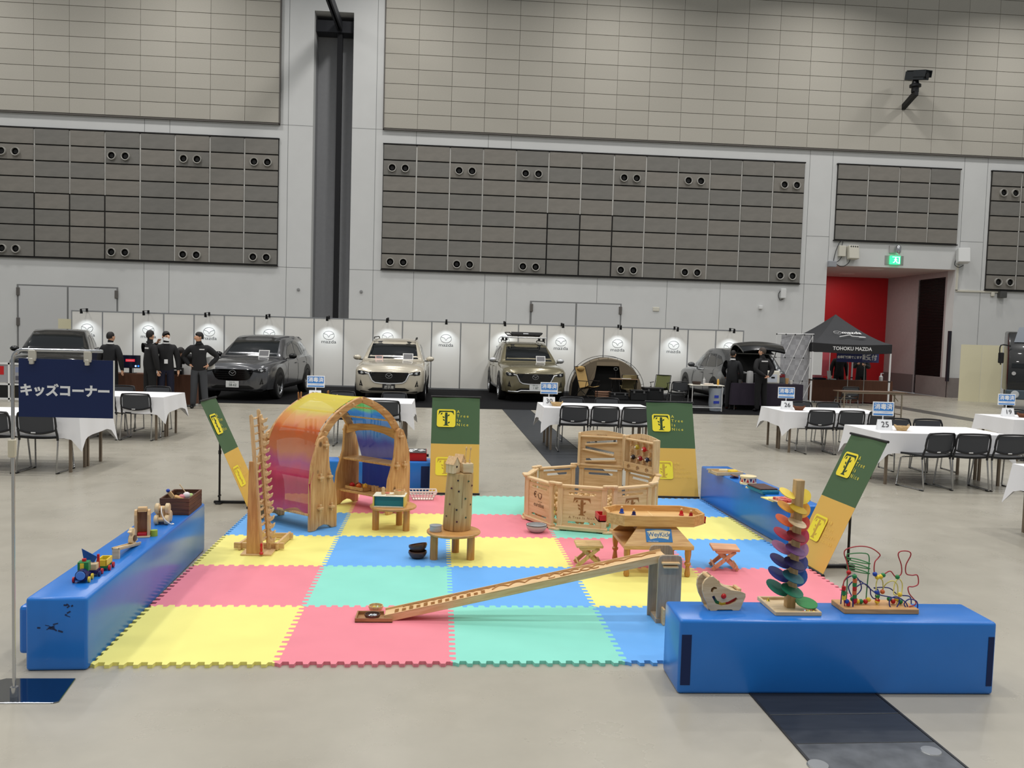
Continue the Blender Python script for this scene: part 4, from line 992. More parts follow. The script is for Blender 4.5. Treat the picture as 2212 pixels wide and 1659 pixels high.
t = thing('water_tank', 'cream water tank with a printed front on the plum table', 'water tank', (8.95, 23.12, 0.75)); MB().box(-0.2, 0.2, -0.09, 0.09, 0, 0.36).obj('tank_body', mat('tank_cream', S(228, 224, 210), 0.4), t, bevel=0.03, segs=2); MB().box(-0.15, 0.12, -0.094, -0.089, 0.04, 0.26).obj('tank_print', mat('print_pale', S(206, 212, 222), 0.6), t); MB().boxc((0.0, -0.096, 0.17), (0.1, 0.004, 0.05)).obj('print_mark', trim_b, t)
for k, (x, h_, c_, lb_) in enumerate(((9.38, 0.16, S(190, 150, 100), 'brown paper cup stack'), (9.5, 0.10, S(226, 222, 214), 'white paper cup'))):
    o = MB().lathe([(0.04, 0), (0.05, h_), (0, h_ - 0.005)], 14).obj('paper_cup', mat('cup_%d' % k, c_, 0.6), None, (x, 23.1, 0.75), smooth=40); tag(o, lb_ + ' at the end of the plum table', 'cup')
o = MB().lathe([(0.05, 0), (0.055, 0.1), (0, 0.1)], 14).obj('glass_jar', mat('jar_dark', S(60, 60, 62), 0.15), None, (7.98, 22.92, 0.75), smooth=40); tag(o, 'small dark jar at the near edge of the plum table', 'jar')
# white camp table
t = thing('camp_table', 'white folding camp table with tube legs beside the open car', 'table', (6.84, 22.35, 0.012), R(-2))
MB().box(-0.45, 0.45, -0.25, 0.25, 0.68, 0.70).obj('tabletop', mat('top_white', S(230, 226, 212), 0.5), t, bevel=0.006)
for s in (-1, 1): MB().tube([(s * 0.40, -0.22, 0.68), (s * 0.40, -0.22, 0.012), (s * 0.40, 0.22, 0.012), (s * 0.40, 0.22, 0.68)], 0.012, 8).obj('leg_frame', mat('tube_white', S(214, 214, 212), 0.4, 0.3), t, smooth=50)
for y in (-0.22, 0.22): MB().cyl((-0.4, y, 0.1), (0.4, y, 0.1), 0.01, n=8).obj('stretcher', mat('tube_white', None), t)
o = MB().lathe([(0.10, 0), (0.12, 0.08), (0.11, 0.085), (0.09, 0.02), (0, 0.015)], 16).obj('dark_basket', mat('basket_dark', S(60, 46, 38), 0.7), None, (6.58, 22.3, 0.712), smooth=40); tag(o, 'dark round basket on the white camp table', 'basket')
o = MB().lathe([(0.035, 0), (0.035, 0.14), (0.012, 0.16), (0.012, 0.2), (0, 0.2)], 12).obj('pump_bottle', mat('enamel_white', None), None, (6.80, 22.36, 0.712), smooth=40); tag(o, 'white pump bottle on the white camp table', 'bottle')
o = MB().lathe([(0.03, 0), (0.03, 0.13), (0.015, 0.16), (0, 0.17)], 12).obj('yellow_bottle', mat('bottle_amber', S(206, 160, 70), 0.3), None, (7.16, 22.28, 0.712), smooth=40); tag(o, 'amber bottle at the end of the camp table', 'bottle')
rq = random.Random(31); bb = MB()
for i in range(7): bb.ball((rq.uniform(-0.14, 0.14), rq.uniform(-0.08, 0.08), 0.02), (0.05, 0.04, 0.025), 8, 5)
o = bb.obj('paper_napkins', mat('napkin', S(216, 204, 190), 0.8), None, (6.94, 22.3, 0.712), smooth=60); tag(o, 'crumpled heap of napkins on the camp table', 'napkins'); o['kind'] = 'stuff'
t = thing('waste_bag', 'clear plastic rubbish bag with blue print under the camp table', 'rubbish bag', (7.12, 22.3, 0.012))
MB().lathe([(0.0, 0.0), (0.15, 0.01), (0.19, 0.2), (0.18, 0.45), (0.21, 0.62), (0.17, 0.62)], 14, caps=False).obj('bag_skin', mat('bag_clear', S(178, 186, 196), 0.3, alpha=0.75), t, smooth=60)
for z, w_ in ((0.40, 0.12), (0.25, 0.16)): MB().boxc((-0.04, -0.19, z), (w_, 0.006, 0.07), (0, 0, 0.1)).obj('blue_print', mat('print_blue', S(40, 60, 170), 0.5), t)

# ================================================================== tent and camping furniture
tent = thing('dome_tent', 'khaki dome tent with outer poles and a wide dark opening', 'tent', (5.02, 27.2, 0.012))
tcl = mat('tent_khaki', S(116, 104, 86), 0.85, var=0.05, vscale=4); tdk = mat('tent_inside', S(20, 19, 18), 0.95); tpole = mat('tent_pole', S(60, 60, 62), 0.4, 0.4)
TW, TH, TD = 1.16, 1.24, 0.95
def dome(u, v, k=1.0):
    """u 0..pi across, v -1..1 front to back"""
    r = math.sqrt(max(0, 1 - (v * 0.92) ** 2)); return Vector((-TW * k * math.cos(u) * (0.55 + 0.45 * r), v * TD, max(0.0, TH * k * math.sin(u) ** 0.8 * (0.35 + 0.65 * r))))
gr_ = [[dome(PI * j / 24, -0.35 + 1.3 * i / 10) for j in range(25)] for i in range(11)]
MB().sheet(gr_, 0.01).obj('fly_sheet', tcl, tent, smooth=60)
yf = -0.35 * TD - 0.001
fo = [dome(PI * j / 24, -0.35) for j in range(25)]; outer = [(p.x, p.z) for p in fo] ; outer = [(-TW, 0.0)] + outer[1:-1] + [(TW, 0.0)]
hole = [(-0.80, 0.02), (-0.36, 0.98), (0.36, 0.98), (0.86, 0.02)]
MB().exth([(p[0], p[1]) for p in outer], [hole], 'xz', yf - 0.01, yf).obj('front_wall', tcl, tent, fix=False)
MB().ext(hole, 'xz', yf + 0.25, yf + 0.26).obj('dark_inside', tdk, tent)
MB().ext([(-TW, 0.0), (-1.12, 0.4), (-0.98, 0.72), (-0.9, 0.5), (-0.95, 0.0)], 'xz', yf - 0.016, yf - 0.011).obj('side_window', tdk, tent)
MB().tube([(p.x * 1.07, yf - 0.03, p.z * 1.06) for p in fo], 0.008, 6).obj('front_pole', tpole, tent, smooth=60)
MB().tube([dome(PI * j / 24, 0.25, 1.06) for j in range(25)], 0.008, 6).obj('rear_pole', tpole, tent, smooth=60)
for j in range(2, 23, 2): MB().cyl((fo[j].x * 1.065, yf - 0.03, fo[j].z * 1.055), (fo[j].x, yf, fo[j].z), 0.005, n=5).obj('pole_clip', trim_b, tent)
for s in (-1, 1): MB().add([(s * 0.36, yf - 0.02, 0.98), (s * 0.86 if s > 0 else -0.80, yf - 0.02, 0.02), (s * 0.70, yf - 0.05, 0.02), (s * 0.42, yf - 0.04, 0.6)], [(0, 1, 2, 3)]).obj('rolled_flap', tcl, tent)
MB().box(-0.36, 0.36, yf - 0.016, yf - 0.011, 0.98, 1.10).obj('brow_band', mat('tent_band', S(138, 124, 102), 0.85), tent)
def camp_chair(label, loc, rz, cm, high, pillow):
    t = thing('camp_chair', label, 'chair', loc, rz, 'camping chairs by the tent')
    bt = 0.95 if high else 0.74
    g = [[Vector((-0.22 + 0.44 * j / 4, 0.16 + 0.22 * i / 4 + 0.02 * math.sin(PI * j / 4), 0.30 + (bt - 0.30) * i / 4)) for j in range(5)] for i in range(5)]
    MB().sheet(g, 0.012).obj('back_sling', cm, t, smooth=60)
    g = [[Vector((-0.22 + 0.44 * j / 4, -0.26 + 0.42 * i / 4, 0.38 - 0.08 * i / 4 - 0.03 * math.sin(PI * j / 4))) for j in range(5)] for i in range(5)]
    MB().sheet(g, 0.012).obj('seat_sling', cm, t, smooth=60)
    for s in (-1, 1):
        MB().tube([(s * 0.24, 0.38, bt), (s * 0.24, 0.14, 0.28), (s * 0.24, -0.26, 0.012)], 0.012, 6).obj('back_leg', trim_b, t); MB().tube([(s * 0.25, -0.28, 0.40), (s * 0.25, 0.1, 0.24), (s * 0.25, 0.34, 0.012)], 0.012, 6).obj('front_leg', trim_b, t)
        MB().boxc((s * 0.27, -0.02, 0.52), (0.04, 0.42, 0.02)).obj('armrest', trim_b, t, bevel=0.005); MB().cyl((s * 0.27, -0.18, 0.51), (s * 0.25, -0.1, 0.3), 0.01, n=6).obj('arm_strut', trim_b, t)
    MB().cyl((-0.24, 0.38, bt), (0.24, 0.38, bt), 0.012, n=6).obj('top_bar', trim_b, t)
    if pillow: MB().ball((0, 0.33, bt - 0.06), (0.17, 0.06, 0.08), 12, 8).obj('headrest', cm, t, smooth=60)
    return t
camp_chair('tan high-back camp chair with a headrest beside the tent', (4.30, 26.2, 0.012), R(38), mat('sling_tan', S(176, 146, 92), 0.85), True, True)
camp_chair('olive low camp chair standing outside the tent', (6.62, 26.35, 0.012), R(-28), mat('sling_olive', S(92, 96, 56), 0.85), False, False)
camp_chair('beige camp chair pushed under the camping table', (5.62, 26.5, 0.012), R(175), mat('sling_beige', S(150, 136, 96), 0.85), False, False)
t = thing('roll_table', 'wooden-topped camping table in front of the tent opening', 'table', (5.40, 26.15, 0.012))
for k in range(8): MB().box(-0.42, 0.42, -0.24 + k * 0.06, -0.185 + k * 0.06, 0.60, 0.62).obj('top_slat', wood('slat_wood', S(150, 124, 98), S(124, 100, 78), 'x', 7), t)
for s in (-1, 1):
    for a in (-1, 1): MB().cyl((s * 0.36, -0.2 * a, 0.0), (s * 0.36, 0.2 * a, 0.6), 0.012, n=6).obj('cross_leg', trim_b, t)
o = MB().box(-0.14, 0.14, -0.1, 0.1, 0, 0.01).obj('paper_sheet', mat('paper_white', None), None, (5.48, 26.15, 0.633)); tag(o, 'white paper lying on the camping table', 'paper')
t = thing('lantern_stand', 'dark lantern stand with a round lamp before the tent', 'lantern', (5.22, 26.55, 0.012)); MB().cyl((0, 0, 0), (0, 0, 0.85), 0.008, n=6).obj('pole', trim_b, t); MB().tube([(0.06 * math.cos(R(a)), 0, 0.90 + 0.045 * math.sin(R(a))) for a in range(0, 360, 20)], 0.006, 6, closed=True).obj('lamp_ring', mat('ring_grey', S(130, 134, 134), 0.4), t)
for a in (0, 120, 240): MB().cyl((0, 0, 0.15), (0.16 * math.cos(R(a)), 0.16 * math.sin(R(a)), 0.008), 0.006, n=5).obj('foot', trim_b, t)
def case_(label, loc, rz, w_, d_, h_):
    t = thing('storage_case', label, 'storage case', loc, rz); MB().box(-w_ / 2, w_ / 2, -d_ / 2, d_ / 2, 0, h_ * 0.82).obj('case_body', mat('case_black', S(26, 27, 28), 0.6), t, bevel=0.02); MB().box(-w_ / 2 - 0.01, w_ / 2 + 0.01, -d_ / 2 - 0.01, d_ / 2 + 0.01, h_ * 0.82, h_).obj('case_lid', trim_b, t, bevel=0.01)
    for s in (-1, 1): MB().boxc((s * w_ * 0.3, -d_ / 2 - 0.012, h_ * 0.8), (0.05, 0.02, 0.07)).obj('latch', mat('latch_grey', S(96, 96, 96), 0.5), t)
case_('black storage case standing near the olive chair', (6.22, 25.7, 0.012), R(4), 0.6, 0.36, 0.40); case_('black storage case standing under the camping table end', (5.75, 25.55, 0.012), R(-6), 0.5, 0.34, 0.32); case_('low black storage case on the carpet before the tent', (5.15, 25.6, 0.012), R(3), 0.55, 0.3, 0.22)
fw = thing('log_rack', 'small rack of split firewood beside the tan chair', 'firewood', (4.72, 25.9, 0.012))
for s in (-1, 1): MB().tube([(s * 0.2, -0.12, 0.28), (s * 0.2, -0.1, 0.03), (s * 0.2, 0.1, 0.03), (s * 0.2, 0.12, 0.28)], 0.01, 6).obj('rack_frame', trim_b, fw)
for k in range(9): MB().cyl((-0.24, -0.07 + (k % 3) * 0.07, 0.07 + (k // 3) * 0.065), (0.24, -0.07 + (k % 3) * 0.07, 0.07 + (k // 3) * 0.065), 0.032, n=6).obj('split_log', wood('firewood', S(140, 98, 70), S(110, 74, 52), 'x', 6), fw)

# ================================================================== gazebo, banners under it, pop-up wall, folding table
gz = thing('gazebo', 'black pop-up gazebo with white lettering on its valance', 'gazebo', (12.14, 26.25, 0))
gf = mat('gazebo_fabric', S(52, 53, 56), 0.75, var=0.06, vscale=2); gl = mat('gazebo_valance', S(34, 34, 36), 0.75); wl = mat('leg_white', S(222, 222, 222), 0.4)
GW = 1.24; ZE, ZT, ZV = 1.93, 2.84, 1.66
cs_ = [(-GW, -GW), (GW, -GW), (GW, GW), (-GW, GW)]
for k in range(4):
    a, b = cs_[k], cs_[(k + 1) % 4]
    g = [[Vector(((a[0] + (b[0] - a[0]) * j / 8) * (1 - i / 8), (a[1] + (b[1] - a[1]) * j / 8) * (1 - i / 8), ZE - 0.04 * math.sin(PI * j / 8) * (1 - i / 8) + (ZT - ZE) * (i / 8) ** 1.35)) for j in range(9)] for i in range(9)]
    MB().sheet(g, 0.006).obj('roof_panel', gf, gz, smooth=50)
    g = [[Vector((a[0] + (b[0] - a[0]) * j / 8, a[1] + (b[1] - a[1]) * j / 8, (ZE - 0.04 * math.sin(PI * j / 8)) + (ZV - ZE) * i)) for j in range(9)] for i in range(2)]
    MB().sheet(g, 0.006).obj('valance', gl, gz)
for x, y in cs_: 
    MB().box(x * 0.985 - 0.02, x * 0.985 + 0.02, y * 0.985 - 0.02, y * 0.985 + 0.02, 0, ZE - 0.02).obj('leg', wl, gz); MB().boxc((x * 0.985, y * 0.985, 0.80), (0.06, 0.06, 0.035)).obj('leg_lock', trim_b, gz); MB().boxc((x * 0.985, y * 0.985, 0.008), (0.1, 0.1, 0.012)).obj('leg_foot', wl, gz)
gwt = mat('gazebo_white', S(226, 226, 226), 0.6)
letter('TOHOKU MAZDA', 0.15, gwt, frame((0.0, -GW - 0.012, 1.77), (1, 0, 0), (0, 0, 1)), gz, 'valance_lettering', bold=0.003)
nf = Vector((0, ZT - ZE, -GW)).normalized()
Mg = frame((0.10, -GW * 0.64, ZE + 0.245), (1, 0, 0), (0, GW, (ZT - ZE) * 0.8))
em = oval_logo()
for p in em.v: p *= 0.24
put('roof_emblem', em.mesh('roof_emblem', gwt), gz, Mg @ Matrix.Translation((-0.34, 0.12, 0.03)))
letter('mazda', 0.2, gwt, Mg @ Matrix.Translation((0.10, 0.12, 0.03)), gz, 'roof_lettering', bold=0.004, sx=1.2)
put('roof_flourish', MB().tube(cr([(-0.42, 0, 0), (-0.25, 0.06, 0), (-0.05, 0.12, 0), (0.0, 0.06, 0), (0.2, 0.03, 0), (0.4, 0.0, 0), (0.2, 0.0, 0)], 6), 0.014, 5).mesh('roof_flourish', gwt), gz, Mg @ Matrix.Translation((0.05, -0.14, 0.03)))
def hung_sign(label, loc, rz, w_, h_, txt, size, zc, col):
    t = thing('hanging_sign', label, 'sign', loc, rz)
    MB().cyl((0, 0.03, 0), (0, 0.03, zc + h_ / 2 + 0.12), 0.012, n=8).obj('stand_pole', mat('pole_grey', S(150, 150, 146), 0.4, 0.5), t); MB().cyl((-w_ * 0.3, 0.0, zc + h_ / 2 + 0.11), (w_ * 0.3, 0.0, zc + h_ / 2 + 0.11), 0.012, n=8).obj('cross_bar', shirt_m, t)
    MB().lathe([(0.16, 0), (0.16, 0.012), (0, 0.02)], 16).obj('stand_base', mat('pole_grey', None), t)
    for s in (-1, 1): MB().boxc((s * w_ * 0.2, 0.0, zc + h_ / 2 + 0.05), (0.03, 0.012, 0.12)).obj('clip', shirt_m, t)
    b = MB().box(-w_ / 2, w_ / 2, -0.015, 0.0, zc - h_ / 2, zc + h_ / 2).obj('sign_board', mat('hung_' + col, S(24, 34, 96) if col == 'navy' else S(52, 58, 104), 0.5), t)
    letter(txt, size, shirt_m, frame((0, -0.017, zc), (1, 0, 0), (0, 0, 1)), b, 'sign_lettering', bold=0.004)
hung_sign('navy sign with long white lettering hanging under the gazebo', (12.42, 25.75, 0), R(2), 0.84, 0.30, '全車種試乗できます', 0.09, 1.50, 'navy')
hung_sign('slate blue sign with four large characters under the gazebo', (13.02, 25.9, 0), R(6), 0.90, 0.30, '試乗受付', 0.19, 1.50, 'slate')
t = thing('nobori_banner', 'narrow red and white upright banner behind the gazebo', 'banner', (12.75, 28.1, 0)); MB().cyl((0.12, 0, 0), (0.12, 0, 1.95), 0.012, n=8).obj('pole', wl, t); MB().box(-0.14, 0.1, -0.004, 0.004, 0.8, 1.9).obj('banner_cloth', mat('nobori_red', S(206, 90, 100), 0.7), t); MB().boxc((0, 0, 0.01), (0.4, 0.3, 0.02)).obj('base', trim_b, t)
for lb_, x, c_ in (('open laptop stand with white papers on the reception table', 12.3, 0), ('dark folder pile on the reception table end', 11.95, 1)):
    t = thing('desk_papers', lb_, 'papers', (x, 26.85, 0.74), R(8))
    if c_ == 0: MB().boxc((0, 0, 0.14), (0.12, 0.02, 0.3), (R(-12), 0, 0)).obj('upright_sheet', shirt_m, t); MB().boxc((0.1, 0, 0.02), (0.2, 0.2, 0.03)).obj('sheet_pile', mat('paper_white', None), t)
    else: MB().boxc((0, 0, 0.03), (0.4, 0.25, 0.05)).obj('folder', trous_n, t); MB().boxc((-0.05, 0.02, 0.1), (0.3, 0.2, 0.08)).obj('box_pink', mat('pink_box', S(196, 110, 120), 0.6), t)
t = thing('pump_bottle', 'white pump bottle of sanitiser on the reception table', 'bottle', (14.05, 26.85, 0.74)); MB().lathe([(0.06, 0), (0.06, 0.14), (0.025, 0.18), (0.02, 0.24), (0, 0.24)], 14).obj('bottle_body', mat('enamel_white', None), t, smooth=40); MB().boxc((0.03, 0, 0.25), (0.1, 0.025, 0.02)).obj('pump_head', mat('enamel_white', None), t)
t = thing('paper_bag', 'white carrier bag standing on the floor beside the reception table', 'bag', (11.32, 26.9, 0)); MB().loft([[(-0.2, -0.1, 0), (0.2, -0.1, 0), (0.2, 0.1, 0), (-0.2, 0.1, 0)], [(-0.22, -0.08, 0.2), (0.2, -0.1, 0.24), (0.22, 0.1, 0.22), (-0.2, 0.09, 0.26)], [(-0.12, -0.04, 0.36), (0.14, -0.05, 0.30), (0.16, 0.05, 0.34), (-0.1, 0.05, 0.38)]]).obj('bag_body', shirt_m, t)
# folding table in front of it
t = thing('folding_table', 'bare brown folding table standing before the gazebo', 'table', (10.95, 21.45, 0), R(1))
MB().box(-0.9, 0.9, -0.22, 0.22, 0.675, 0.70).obj('tabletop', wood('dark_top', S(116, 92, 72), S(92, 72, 56), 'x', 5), t, bevel=0.004)
lg_ = mat('leg_beige', S(138, 128, 112), 0.45, 0.3)
for s in (-1, 1):
    for y in (-0.18, 0.18): MB().box(s * 0.78 - 0.014, s * 0.78 + 0.014, y - 0.014, y + 0.014, 0, 0.675).obj('leg', lg_, t)
    MB().box(s * 0.78 - 0.01, s * 0.78 + 0.01, -0.18, 0.18, 0.1, 0.125).obj('stretcher', lg_, t); MB().bar((s * 0.78, 0, 0.45), (s * 0.58, 0, 0.675), 0.016, 0.016).obj('brace', lg_, t)
MB().box(-0.85, 0.85, -0.2, -0.18, 0.64, 0.675).obj('apron_rail', lg_, t)
# pop-up exhibition wall, seen from behind
pw2 = thing('popup_wall', 'pop-up exhibition wall with grey checked fabric and lattice frame', 'display wall', (10.42, 25.2, 0), R(4))
ch_m = bpy.data.materials.new('checked_fabric'); ch_m.use_nodes = True; nt = ch_m.node_tree
ck = nt.nodes.new('ShaderNodeTexChecker'); ck.inputs['Scale'].default_value = 6.5; ck.inputs[1].default_value = S(172, 172, 176); ck.inputs[2].default_value = S(158, 158, 162)
tc = nt.nodes.new('ShaderNodeTexCoord'); nt.links.new(tc.outputs['Object'], ck.inputs[0]); nt.links.new(ck.outputs[0], nt.nodes['Principled BSDF'].inputs['Base Color']); nt.nodes['Principled BSDF'].inputs['Roughness'].default_value = 0.8
g = [[Vector((-0.42 + 0.94 * j / 10, 0.03 - 0.10 * math.sin(PI * j / 10), 0.02 + 2.12 * i)) for j in range(11)] for i in range(2)]
MB().sheet(g, 0.004).obj('fabric', ch_m, pw2, smooth=60)
MB().tube([(-0.62, -0.1, 2.16), (0.55, -0.12, 2.18)], 0.014, 6).obj('top_tube', wl, pw2)
lat = [(-0.42, 0.02), (-0.1, 0.02), (0.22, 0.02), (0.5, 0.02)]
for i in range(3):
    for k in range(3): MB().tube([(-0.42 + 0.31 * k, -0.14, 0.05 + 0.7 * i), (-0.11 + 0.31 * k, -0.14, 0.75 + 0.7 * i)], 0.008, 5).obj('lattice_rod', wl, pw2); 
    MB().tube([(-0.66, -0.16, 0.75 + 0.7 * i), (0.52, -0.14, 0.75 + 0.7 * i)], 0.006, 5).obj('lattice_rod', mat('rod_grey', S(120, 120, 122), 0.5), pw2)
    for k in range(5): MB().ball((-0.66 + 0.295 * k, -0.15, 0.75 + 0.7 * i), 0.024, 6, 4).obj('lattice_node', trim_b, pw2)
MB().tube([(-0.66, -0.16, 2.15), (-0.66, -0.16, 0.0)], 0.006, 5).tube([(0.5, -0.14, 2.15), (0.5, -0.14, 0.0)], 0.012, 6).obj('frame_pole', wl, pw2)
# folded cream board and truck
bd2 = thing('folded_board', 'tall folded cream screen standing before the wall by the truck', 'screen', (18.83, 28.95, 0))
cb_ = mat('board_cream', None)
MB().bar((-0.62, 0.30, 1.01), (-0.03, 0.0, 1.01), 0.02, 2.02).obj('screen_leaf', cb_, bd2); MB().bar((-0.02, 0.0, 1.01), (0.46, -0.42, 1.01), 0.02, 2.02).obj('screen_leaf', cb_, bd2)
tk = thing('truck', 'black truck cab with white team lettering at the hall edge', 'truck', (18.95, 25.75, 0), R(-30))
tkp = mat('paint_truck', S(20, 22, 24), 0.3, coat=0.4); tkb = mat('truck_bumper', S(66, 78, 88), 0.4)
prof = [(0.0, 0.55), (0.04, 1.15), (0.14, 1.75), (0.32, 2.12), (0.7, 2.45), (2.0, 2.5), (2.0, 0.55)]
MB().ext([(p[0] - 0.6, p[1]) for p in prof], 'yz', -1.15, 1.15).obj('cab', tkp, tk, bevel=0.06, segs=2, smooth=40)
MB().add([(-1.05, -0.557, 1.32), (1.05, -0.557, 1.32), (0.98, -0.29, 2.08), (-0.98, -0.29, 2.08)], [(0, 1, 2, 3)]).obj('windscreen', glass, tk)
MB().box(-1.18, 1.18, -0.68, -0.3, 0.32, 0.62).obj('bumper', tkb, tk, bevel=0.03); MB().add([(-1.0, -0.3, 2.13), (1.0, -0.3, 2.13), (0.85, 0.2, 2.62), (-0.85, 0.2, 2.62)], [(0, 1, 2, 3)]).obj('roof_deflector', mat('truck_roof', S(96, 104, 114), 0.4), tk)
letter('MAZDA SPIRIT RACING', 0.11, gwt, frame((0.15, -0.625, 1.14), (1, 0, 0), (0, 0, 1)), tk, 'team_lettering'); MB().lathe([(0, 0.004), (0.06, 0.004)], 16, (-0.98, -0.617, 1.14), (0, -1, 0)).obj('team_badge', gwt, tk)
for s in (-1, 1): MB().lathe([(0, 0.02), (0.1, 0.02), (0.12, 0)], 16, (s * 0.92, -0.68, 0.48), (0, -1, 0)).obj('headlamp', mat('lamp_lens', None), tk); MB().tube(cr([(s * 1.1, -0.45, 2.0), (s * 1.38, -0.62, 2.02), (s * 1.4, -0.64, 1.7), (s * 1.36, -0.62, 1.4)], 4), 0.02, 6).obj('mirror_arm', trim_b, tk); MB().boxc((s * 1.36, -0.62, 1.62), (0.16, 0.06, 0.34)).obj('mirror', trim_b, tk, bevel=0.02)
for s in (-1, 1): MB().lathe([(0.3, -0.14), (0.46, -0.13), (0.48, 0.0), (0.46, 0.13), (0.3, 0.14)], 24, (s * 0.98, 0.6, 0.48), (1, 0, 0)).obj('wheel', tyre, tk, smooth=40)
MB().box(-0.6, 0.6, -0.4, 1.3, 0.4, 0.7).obj('chassis', trim_b, tk)
t = thing('display_case', 'white framed poster case at the hall edge behind the tables', 'display case', (-10.25, 20.6, 0))
fwm = mat('frame_white', S(226, 226, 224), 0.4)
for z0, z1, m_ in ((0.44, 0.86, mat('poster_grey', S(158, 158, 162), 0.5)), (0.1, 0.36, trim_b)): MB().box(-0.5, 0.42, -0.01, 0.01, z0, z1).obj('poster_panel', m_, t)
for z in (0.06, 0.40, 0.88): MB().box(-0.52, 0.44, -0.03, 0.03, z - 0.02, z + 0.02).obj('cross_rail', fwm, t)
for x in (-0.52, 0.02, 0.10, 0.44): MB().box(x - 0.02, x + 0.02, -0.03, 0.03, 0, 0.9).obj('upright', fwm, t)
for a in ((-0.45, -0.1, 0.62, 0.82, red_p), (0.16, 0.36, 0.5, 0.6, mat('poster_dark', S(90, 90, 100), 0.5)), (0.16, 0.38, 0.68, 0.80, mat('poster_blue', S(130, 140, 170), 0.5))): MB().box(a[0], a[1], -0.014, -0.01, a[2], a[3]).obj('poster_print', a[4], t)
# ================================================================== meeting tables and chairs
cloth = mat('cloth_white', S(232, 232, 234), 0.8, bump=0.04, bscale=14); legm = mat('leg_taupe', S(122, 108, 92), 0.45, 0.2); chm = mat('chair_chrome', S(168, 168, 168), 0.22, 0.8)
frm = mat('chair_frame', S(30, 30, 33), 0.5); mesh_m = mat('chair_mesh', S(64, 66, 70), 0.75, bump=0.1, bscale=400); seatm = mat('chair_seat', S(30, 31, 34), 0.7)
def make_chair():
    t = thing('mesh_chair', 'black mesh chair', 'chair', (0, 0, 0))
    def bk(u, z): return Vector((u, -0.215 - 0.05 * (z - 0.45) / 0.35 - 0.02 * (1 - (u / 0.235) ** 2), z))   # back surface
    def lowz(u): return 0.565 - 0.045 * (1 - (u / 0.225) ** 2)
    def rowp(k, n, w0, w1, zl, zt):
        return None
    g = [[bk(-0.205 + 0.41 * j / 10, lowz(-0.205 + 0.41 * j / 10) + (0.775 - lowz(-0.205 + 0.41 * j / 10)) * i / 6) for j in range(11)] for i in range(7)]
    MB().sheet(g, 0.006).obj('back_mesh', mesh_m, t, smooth=60)
    ring = [bk(-0.225 + 0.45 * j / 10, lowz(-0.225 + 0.45 * j / 10)) for j in range(11)] + [bk(0.232, 0.62), bk(0.228, 0.72), bk(0.21, 0.778)] + [bk(0.2 - 0.4 * j / 8, 0.788 + 0.008 * math.sin(PI * j / 8)) for j in range(9)] + [bk(-0.21, 0.778), bk(-0.228, 0.72), bk(-0.232, 0.62)]
    MB().tube(ring, 0.014, 6, closed=True).obj('back_frame', frm, t, smooth=60)
    for s in (-1, 1): MB().tube([bk(s * 0.228, 0.58), Vector((s * 0.232, -0.205, 0.50)), Vector((s * 0.232, -0.19, 0.43))], 0.015, 6).obj('back_post', frm, t, smooth=60)
    sg = [[Vector((-0.22 + 0.44 * j / 6, -0.20 + 0.42 * i / 6, 0.445 + 0.012 * (2 * (j / 6 - 0.5)) ** 2 - 0.02 * max(0, i / 6 - 0.75))) for j in range(7)] for i in range(7)]
    MB().sheet(sg, -0.028).obj('seat', seatm, t, smooth=50)
    for s in (-1, 1):
        MB().tube([(s * 0.235, -0.19, 0.44), (s * 0.245, -0.255, 0.02), (s * 0.245, -0.24, 0.011), (s * 0.245, 0.22, 0.011), (s * 0.242, 0.235, 0.02), (s * 0.225, 0.19, 0.40), (s * 0.2, 0.15, 0.425)], 0.0105, 8).obj('leg_loop', chm, t, smooth=60)
        for y in (-0.22, 0.2): MB().boxc((s * 0.245, y, 0.008), (0.03, 0.06, 0.016)).obj('foot_cap', trim_b, t, bevel=0.004)
    MB().cyl((-0.23, 0.16, 0.415), (0.23, 0.16, 0.415), 0.009, n=8).obj('cross_tube', chm, t)
    MB().boxc((-0.03, -0.262, 0.535), (0.055, 0.004, 0.014)).obj('white_tag', shirt_m, t)
    for c in t.children: c.data.transform(Matrix.Diagonal((1, 1, 0.965, 1)))
    return t
CH0 = make_chair(); _ch_used = [False]
def chair(x, y, face, label):
    """face +1: sitter looks away from the camera (+y), -1: towards it"""
    rz = R(0 if face > 0 else 180) + R(random.uniform(-2.5, 2.5)) + (R(12) if abs(x - 6.42) < 0.01 else 0)
    if not _ch_used[0]:
        _ch_used[0] = True; CH0.location = (x, y, 0); CH0.rotation_euler = (0, 0, rz); CH0['label'] = label; CH0['group'] = 'black mesh chairs'; return CH0
    return dup(CH0, (x, y, 0), rz, label, 'black mesh chairs')
